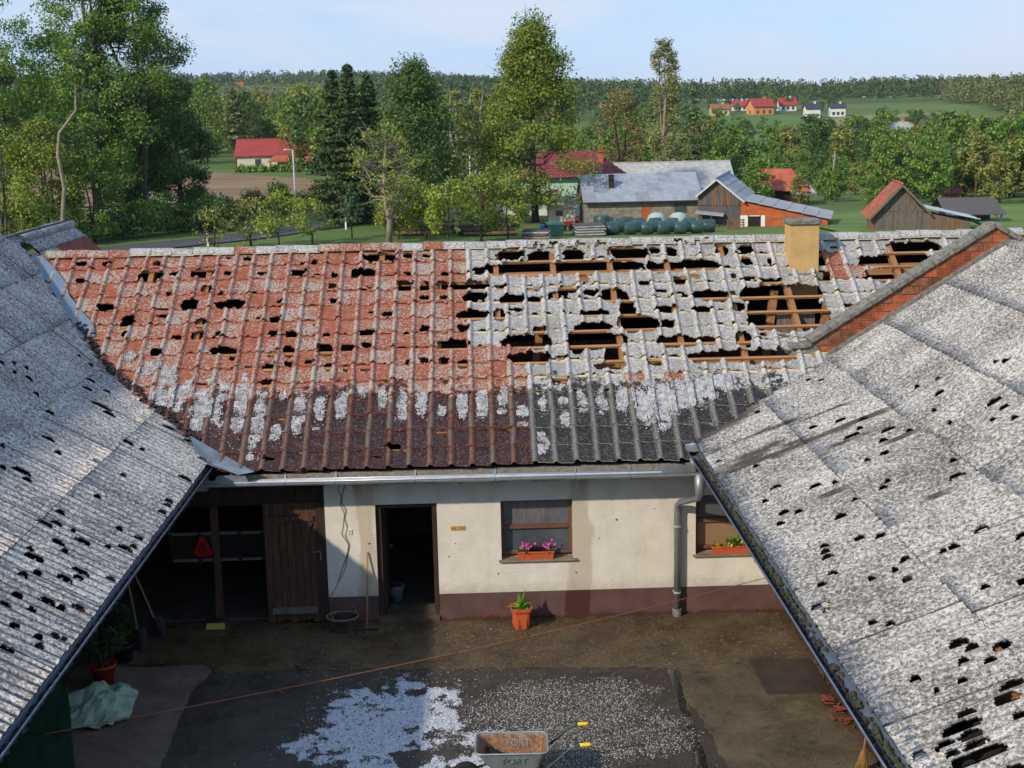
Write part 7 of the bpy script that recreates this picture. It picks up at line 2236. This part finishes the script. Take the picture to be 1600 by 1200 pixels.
# left edge group
plant('roadside_tree', -37.4, 112, broadleaf(1, 20, 3.6, .38, 'oval', 8000, .24, 46, .2, 'bark', 'leaf_mid', 26, cl_r=.24), 'open crowned tall tree at the left edge against the sky')
plant('alder_tree', -31.4, 117, broadleaf(2, 23, 5.6, .20, 'oval', 34000, .25, 95, .34, 'bark', 'leaf_mid', 30, (1.2, 0), .22, 2), 'tallest forked tree in the group at left')
plant('alder_tree', -28.4, 121, broadleaf(3, 21.5, 4.6, .20, 'oval', 30000, .25, 85, .30, 'bark', 'leaf_deep', 26, (-.8, 0), .24, 2), 'tall dark tree on the right side of the left group')
plant('maple_tree', -27.2, 128, broadleaf(4, 13.0, 3.2, .16, 'oval', 20000, .27, 60, .24, 'bark_dark', 'leaf_deep', 16, cl_r=.26), 'round dark maple at the right foot of the left tree group')
plant('maple_tree', -30.2, 125, broadleaf(44, 12.0, 4.2, .14, 'oval', 15000, .32, 60, .24, 'bark_dark', 'leaf_deep', 16, cl_r=.28), 'low dark tree filling the middle of the left tree group')
mbx = MB().tube([(0, 0, -.2), (-.3, 0, 2.2), (.05, 0, 4.6), (-.25, .1, 7.0), (.0, .1, 8.6), (1.35, .1, 10.2), (1.55, 0, 12.6), (1.5, 0, 16)], [.17, .16, .15, .14, .13, .11, .08, .02], 8)
_, cr_, _b = broadleaf(5, 16.5, 1.8, .55, 'oval', 2200, .28, 20, .1, 'bark_pale', 'leaf_mid', 4, (2.2, 0), .3)
plant('birch_tree', -30.6, 104, (mbx, cr_, 'bark_pale'), 'slender tree with bare crooked pale trunk in front of the left group')
for k, (x, y, h_, r_, lf) in enumerate(((-36.0, 106, 9.2, 3.2, 'leaf_bright'), (-33.0, 108, 9.8, 2.7, 'leaf_lime'), (-30.2, 110, 7.6, 2.4, 'leaf_mid'), (-37.2, 112, 12.0, 3.4, 'leaf_mid'))):
    plant('tall_shrub', x, y, broadleaf(20 + k, h_, r_, .03, 'oval', 10000, .23, 44, .09, 'bark', lf, 14, cl_r=.30, forks=3), ['bright green shrub at the lower left corner of the wood', 'yellowish green tall shrub left of the crooked pale trunk', 'green shrub right of the crooked pale trunk', 'tall shrub at the left edge below the open crowned tree'][k], 'shrub')

# behind the red roofed house
plant('pine_tree', -42.0, 247, spruce(31, 13.6, 3.2, .32, 3200, 'needle_pine', .25, 1.0, .75, 'bark_pine'), 'pine with reddish trunk at the left end of the red roofed house')
for k, (x, y, h_, r_, lf, lab) in enumerate(((-50, 262, 15.5, 5.5, 'leaf_mid', 'broad tree left of the pine behind the field'), (-31.5, 262, 14.0, 5.2, 'leaf_lime', 'pale green tree right behind the red roof'), (-37, 276, 11.5, 4.6, 'leaf_mid', 'green tree behind the ridge of the red roof'), (-26.5, 254, 13.4, 4.6, 'leaf_mid', 'green tree at the right end of the red roofed house'), (-45.5, 275, 13, 5, 'leaf_deep', 'dark tree behind the pine'))):
    plant('garden_tree', x, y, broadleaf(50 + k, h_, r_, .12, 'oval', 4200, .55, 46, .22, 'bark', lf, 10, cl_r=.28), lab)

# spruces, maple, walnut
for k, (x, y, h_, r_, lab) in enumerate(((-12.5, 125, 13.6, 2.9, 'left spruce of the dark group by the road'), (-10.9, 123, 14.0, 3.0, 'middle and tallest spruce of the dark group by the road'), (-9.6, 128, 13.2, 2.7, 'right spruce of the dark group by the road'))):
    plant('spruce_tree', x, y, spruce(60 + k, h_, r_, .04, 17000, 'needle', .2, 1.15, .40), lab, 'tree', 'spruces by the road')
plant('young_fir', -9.75, 108, spruce(70, 4.3, .95, .34, 1800, 'needle_blue', .06, 1.6, .22), 'young blue green fir on a bare stem before the spruces')
plant('maple_tree', -4.9, 119, broadleaf(6, 13.9, 4.7, .05, 'cone', 32000, .25, 80, .22, 'bark_dark', 'leaf_deep', 14, cl_r=.27), 'tall dark green tree between the spruces and the birches')
plant('walnut_tree', -6.6, 103, broadleaf(7, 9.0, 3.0, .30, 'oval', 1700, .22, 52, .24, 'bark_pale', 'leaf_lime', 52, cl_r=.20, inner=.6), 'half bare walnut tree with pale branches behind the red ridge')
plant('walnut_undergrowth', -6.0, 106.5, broadleaf(8, 5.2, 1.6, .03, 'oval', 3800, .24, 30, .05, 'bark', 'leaf_bright', 10, cl_r=.34, forks=2), 'fresh green shrub behind the walnut trunk', 'shrub')
for k, (x, y, h_, r_, lf, n, lab) in enumerate(((-2.1, 100, 5.2, 1.7, 'leaf_bright', 2600, 'reddish stemmed young orchard tree, first right of the walnut'), (.3, 103, 4.9, 1.7, 'leaf_lime', 2600, 'orchard tree in the middle of the row behind the ridge'), (2.3, 104, 4.6, 1.8, 'leaf_lime', 2600, 'orchard tree nearest the big tree'), (-3.9, 106, 4.4, 1.6, 'leaf_bright', 2400, 'orchard tree by the log pile'),
                                             (-14.3, 100, 4.3, 1.9, 'leaf_bright', 1300, 'fresh green sapling in front of the street lamp'), (-16.8, 103, 3.6, 1.7, 'leaf_olive', 600, 'thin olive sapling left of the street lamp'), (-12.4, 104, 3.4, 1.7, 'leaf_bright', 900, 'fresh green sapling right of the street lamp'), (-19.2, 101, 3.2, 1.6, 'leaf_olive', 350, 'twiggy bare bush by the left marker post'))):
    plant('orchard_tree', x, y, broadleaf(80 + k, h_, r_, .18, 'oval', n, .24, 34, .08, 'bark', lf, 26, cl_r=.30, forks=2 if k % 2 else 1), lab)
# undergrowth at the foot of the left wood
for k, (x, y) in enumerate(((-29.5, 113), (-27.6, 114.5), (-26.0, 117), (-24.6, 119), (-23.2, 122), (-25.0, 125), (-22.0, 118.5))):
    plant('undergrowth_bush', x, y, broadleaf(160 + k, 2.2 + (k % 3) * .6, 1.8, .02, 'dome', 2600, .26, 24, .05, 'bark_dark', ['leaf_deep', 'leaf_mid', 'leaf_deep'][k % 3], 8, cl_r=.38), ORD[k] + ' dark bush from the left under the left tree group', 'bush', 'undergrowth at the left wood')
# hedge along the road
for k in range(9):
    x, y = -23.5 + k * 1.95, 131 + k * 3.1
    plant('hedge_bush', x, y, broadleaf(100 + k, 1.7 + (k % 3) * .5, 1.9, .02, 'dome', 1900, .34, 22, .04, 'bark', ['leaf_olive', 'leaf_brown', 'leaf_mid'][k % 3], 8, cl_r=.36), ORD[k] + ' scrubby bush from the left in the hedge below the ploughed field', 'bush', 'hedge bushes along the field')
for k in range(8):
    x, y = -38.5 + k * 1.85, 231.5 - k * .6
    plant('garden_bush', x, y, broadleaf(120 + k, .95, 1.2, .02, 'dome', 420, .4, 12, .03, 'bark', 'leaf_mid', 4, cl_r=.4), ORD[k] + ' low bush from the left in the hedge before the red roofed house', 'bush', 'garden hedge bushes')
# big tree, birches
plant('big_linden_tree', 5.3, 124, broadleaf(9, 18.0, 6.2, .07, 'cone', 42000, .27, 110, .32, 'bark', 'leaf_fresh', 40, cl_r=.20, inner=.35), 'big sunlit yellow green tree standing above the ridge')
for k, (x, y, h_, r_, lab) in enumerate(((-1.9, 155, 12.4, 2.6, 'birch with white stem just left of the far street lamp'), (.6, 158, 12.6, 2.5, 'birch with forked white stem beside the big tree'), (2.6, 150, 10.6, 2.6, 'bushy birch behind the left side of the big tree'), (-3.6, 168, 11.2, 2.6, 'grey green birch behind the dark green tree'))):
    plant('birch_tree', x, y, broadleaf(140 + k, h_, r_, .16, 'oval', 2600, .40, 36, .17, 'bark_birch', 'leaf_olive', 16, cl_r=.26, forks=2), lab)
plant('brown_ash_tree', 18.0, 172, broadleaf(10, 13.9, 4.0, .12, 'oval', 6500, .26, 70, .2, 'bark_dark', 'leaf_brown', 60, cl_r=.22, forks=2), 'brownish barely leafed tree behind the long barn')
plant('poplar_tree', 22.8, 168, broadleaf(11, 19.8, 1.9, .05, 'column', 13000, .30, 90, .17, 'bark_pale', 'leaf_poplar', 64, cl_r=.42, forks=4, inner=.2, fork_spread=.022), 'tall slim pale poplar behind the long barn')
plant('thin_spruce', 25.2, 160, spruce(12, 14.2, 2.3, .1, 2600, 'needle_pine', .14, .75, .45), 'thin gappy spruce right of the poplar')

# belts of trees in the valley
protos = []
for k, (h_, r_, lf, shp, n) in enumerate(((9, 3.0, 'leaf_deep', 'oval', 2600), (10, 3.2, 'leaf_mid', 'oval', 2600), (8, 3.0, 'leaf_mid', 'dome', 2400), (9, 2.8, 'leaf_olive', 'oval', 2400), (7.5, 3.2, 'leaf_brown', 'oval', 2000), (11, 2.6, 'leaf_deep', 'cone', 2400))):
    o = plant('valley_tree', 40 + k, 170, broadleaf(200 + k, h_, r_, .06, shp, n, .55, 36, .15, 'bark', lf, 12, cl_r=.32), 'x')
    protos.append(o)
used_p = set()
def belt(px_list, place, group):
    for q, (x, y, p_, sc) in enumerate(sorted(px_list, key=lambda k: k[0] / k[1])):
        label = ORD[q] + ' tree from the left ' + place
        src = protos[p_]
        if p_ not in used_p:
            used_p.add(p_)
            src.matrix_basis = Matrix.Translation((x, y, gzf(x, y))) @ Matrix.Rotation(random.random() * 6, 4, 'Z') @ Matrix.Scale(sc, 4)
            tag(src, label, 'tree', group)
        else:
            replant(src, x, y, label, group, random.random() * 6.28, sc)
def at_bearing(b0, b1, d0, d1, n, pal, s0, s1, seed):
    r2 = random.Random(seed)
    out = []
    for k in range(n):
        b_ = b0 + (b1 - b0) * (k + r2.uniform(.1, .9)) / n
        d = r2.uniform(d0, d1)
        sc = r2.uniform(s0, s1)
        if .215 < b_ < .29 and d < 260:      # lower growth where the far fields show through
            sc *= .62
        out.append((b_ * d, d, r2.choice(pal), sc))
    return out
belt(at_bearing(.175, .44, 158, 186, 26, [0, 1, 1, 2, 3], .62, .86, 1), 'in the belt right behind the neighbouring barns', 'near tree belt')
belt(at_bearing(.17, .45, 195, 225, 24, [0, 0, 1, 5, 2], .74, .95, 2), 'in the second, darker row of the valley belt', 'second tree belt')
belt(at_bearing(.33, .46, 170, 250, 14, [4, 3, 3, 1], .8, 1.05, 3), 'among the brownish budding trees at far right', 'brown trees at right')
belt(at_bearing(.17, .46, 235, 285, 26, [0, 1, 2, 3], .8, 1.1, 21), 'in the third, farthest row of the valley belt', 'third tree belt')
belt(at_bearing(.05, .19, 196, 260, 14, [0, 1, 2, 4], .8, 1.15, 4), 'behind the long barn and the poplar', 'trees behind the poplar')
belt(at_bearing(-.13, .06, 185, 260, 16, [0, 1, 1, 5, 3], 1.0, 1.35, 5), 'in the wood behind the birches', 'trees behind the birches')
belt(at_bearing(-.40, -.22, 262, 330, 16, [0, 1, 5, 2], 1.2, 1.7, 6), 'in the wood beyond the ploughed field', 'trees beyond the field')
belt(at_bearing(-.20, -.09, 290, 380, 12, [1, 3, 2, 1], 1.1, 1.5, 7), 'on the slope above the red roofed house', 'trees above the red house')
belt(at_bearing(.20, .34, 298, 314, 12, [0, 1, 2], .4, .6, 8), 'in the row below the far meadow', 'row below the far meadow')
belt(at_bearing(.185, .30, 415, 440, 12, [0, 0, 1], .55, .8, 9), 'in the copse between the far fields', 'copse between the far fields')
belt(at_bearing(.165, .265, 612, 640, 9, [0, 1, 2], .5, .9, 10), 'among the houses of the hill hamlet', 'trees in the hill hamlet')
belt(at_bearing(.29, .335, 425, 450, 5, [0, 1], .7, .95, 11), 'beside the grey roofed farm in the far meadow', 'trees at the far farm')
belt(at_bearing(.09, .175, 300, 520, 14, [0, 1, 5], .9, 1.3, 12), 'in the far wood behind the poplar', 'trees far behind the poplar')
for k, o in enumerate(protos):
    if k not in used_p:
        for ch in list(o.children): bpy.data.objects.remove(ch)
        bpy.data.objects.remove(o)

# far woods: masses of small crowns
def forest(name, b0, b1, r0, r1, n, hgt, mat, label, seed, skip=None, quads=64, size=1.15, rad_=2.9):
    rng = np.random.default_rng(seed)
    b_ = rng.uniform(b0, b1, n); d = np.sqrt(rng.uniform(r0 ** 2, r1 ** 2, n))
    x, y = b_ * d, d
    if skip is not None:
        ok = ~skip(b_, d)
        x, y = x[ok], y[ok]
    n = len(x)
    z = gz(x, y)
    hh = hgt * rng.uniform(.7, 1.2, n) * (.75 + .5 * fbm(x / 45., y / 45., seed))
    con = rng.random(n) < .35
    q = quads
    u = rng.uniform(0, 1, (n, q))
    th = rng.uniform(0, 6.283, (n, q))
    prof_ = np.where(con[:, None], (1 - u) ** .8, np.sqrt(np.clip(1 - (u * 1.0) ** 2.4, 0, 1)) * .95)
    R_ = rad_ * np.where(con, .8, 1.15)[:, None] * prof_ * rng.uniform(.65, 1.1, (n, q)) * (hh / hgt)[:, None]
    P_ = np.stack([x[:, None] + np.cos(th) * R_, y[:, None] + np.sin(th) * R_, z[:, None] + hh[:, None] * (.22 + .78 * u)], -1).reshape(-1, 3)
    O_ = np.stack([np.cos(th), np.sin(th), .5 + u], -1).reshape(-1, 3)
    me = leaf_mesh(name, P_, O_, size, MAT[mat], rng, .4, .8)
    o = link(bpy.data.objects.new(name, me))
    return tag(o, label, None, None, 'stuff')
forest('ridge_wood', .06, .52, 700, 1010, 2300, 11, 'forest_mix', 'dark mixed wood along the ridge behind the hill hamlet', 301)
forest('slope_wood', .335, .55, 425, 720, 2300, 10.5, 'forest_pale', 'paler budding wood on the hillside at right', 302, lambda b_, d: (b_ < .385) & (d < 510 + (0.385 - b_) * 3200), 60, 1.0, 2.5)
forest('left_hill_wood', -.46, .10, 1180, 1500, 1700, 11, 'forest_mix', 'dark wood on the skyline of the left hill', 303, lambda b_, d: (np.abs(b_ + .165) < .012) & (d < 1230), 60, 1.6, 4.0)
forest('left_slope_wood', -.46, -.185, 620, 1170, 1100, 12, 'forest_mix', 'wood covering the slope of the left hill', 304, None, 60, 1.3, 3.4)
forest('middle_slope_wood', -.085, .12, 520, 1100, 1300, 12, 'forest_mix', 'wood covering the slope behind the big tree', 305, None, 60, 1.3, 3.3)
forest('terrace_wood', -.185, -.085, 560, 1130, 170, 8, 'forest_pale', 'scattered copses on the terraced slope below the hilltop house', 306, None, 36, 1.5, 3.0)

# ------------------------------------------------------------------ air: a thin even haze over the valley
hz = bpy.data.materials.new('haze')
hz.use_nodes = True
ht = hz.node_tree
ht.nodes.clear()
ho = ht.nodes.new('ShaderNodeOutputMaterial')
hv = ht.nodes.new('ShaderNodeVolumePrincipled')
hv.inputs['Color'].default_value = (0.86, 0.92, 1.0, 1)
hv.inputs['Density'].default_value = 0.00008
hv.inputs['Anisotropy'].default_value = 0.2
ht.links.new(hv.outputs[0], ho.inputs['Volume'])
o = MB().box(-1500, 1500, -200, 2900, -8, 75).build('haze', hz)
tag(o, 'thin bluish summer haze over the valley', None, None, 'stuff')
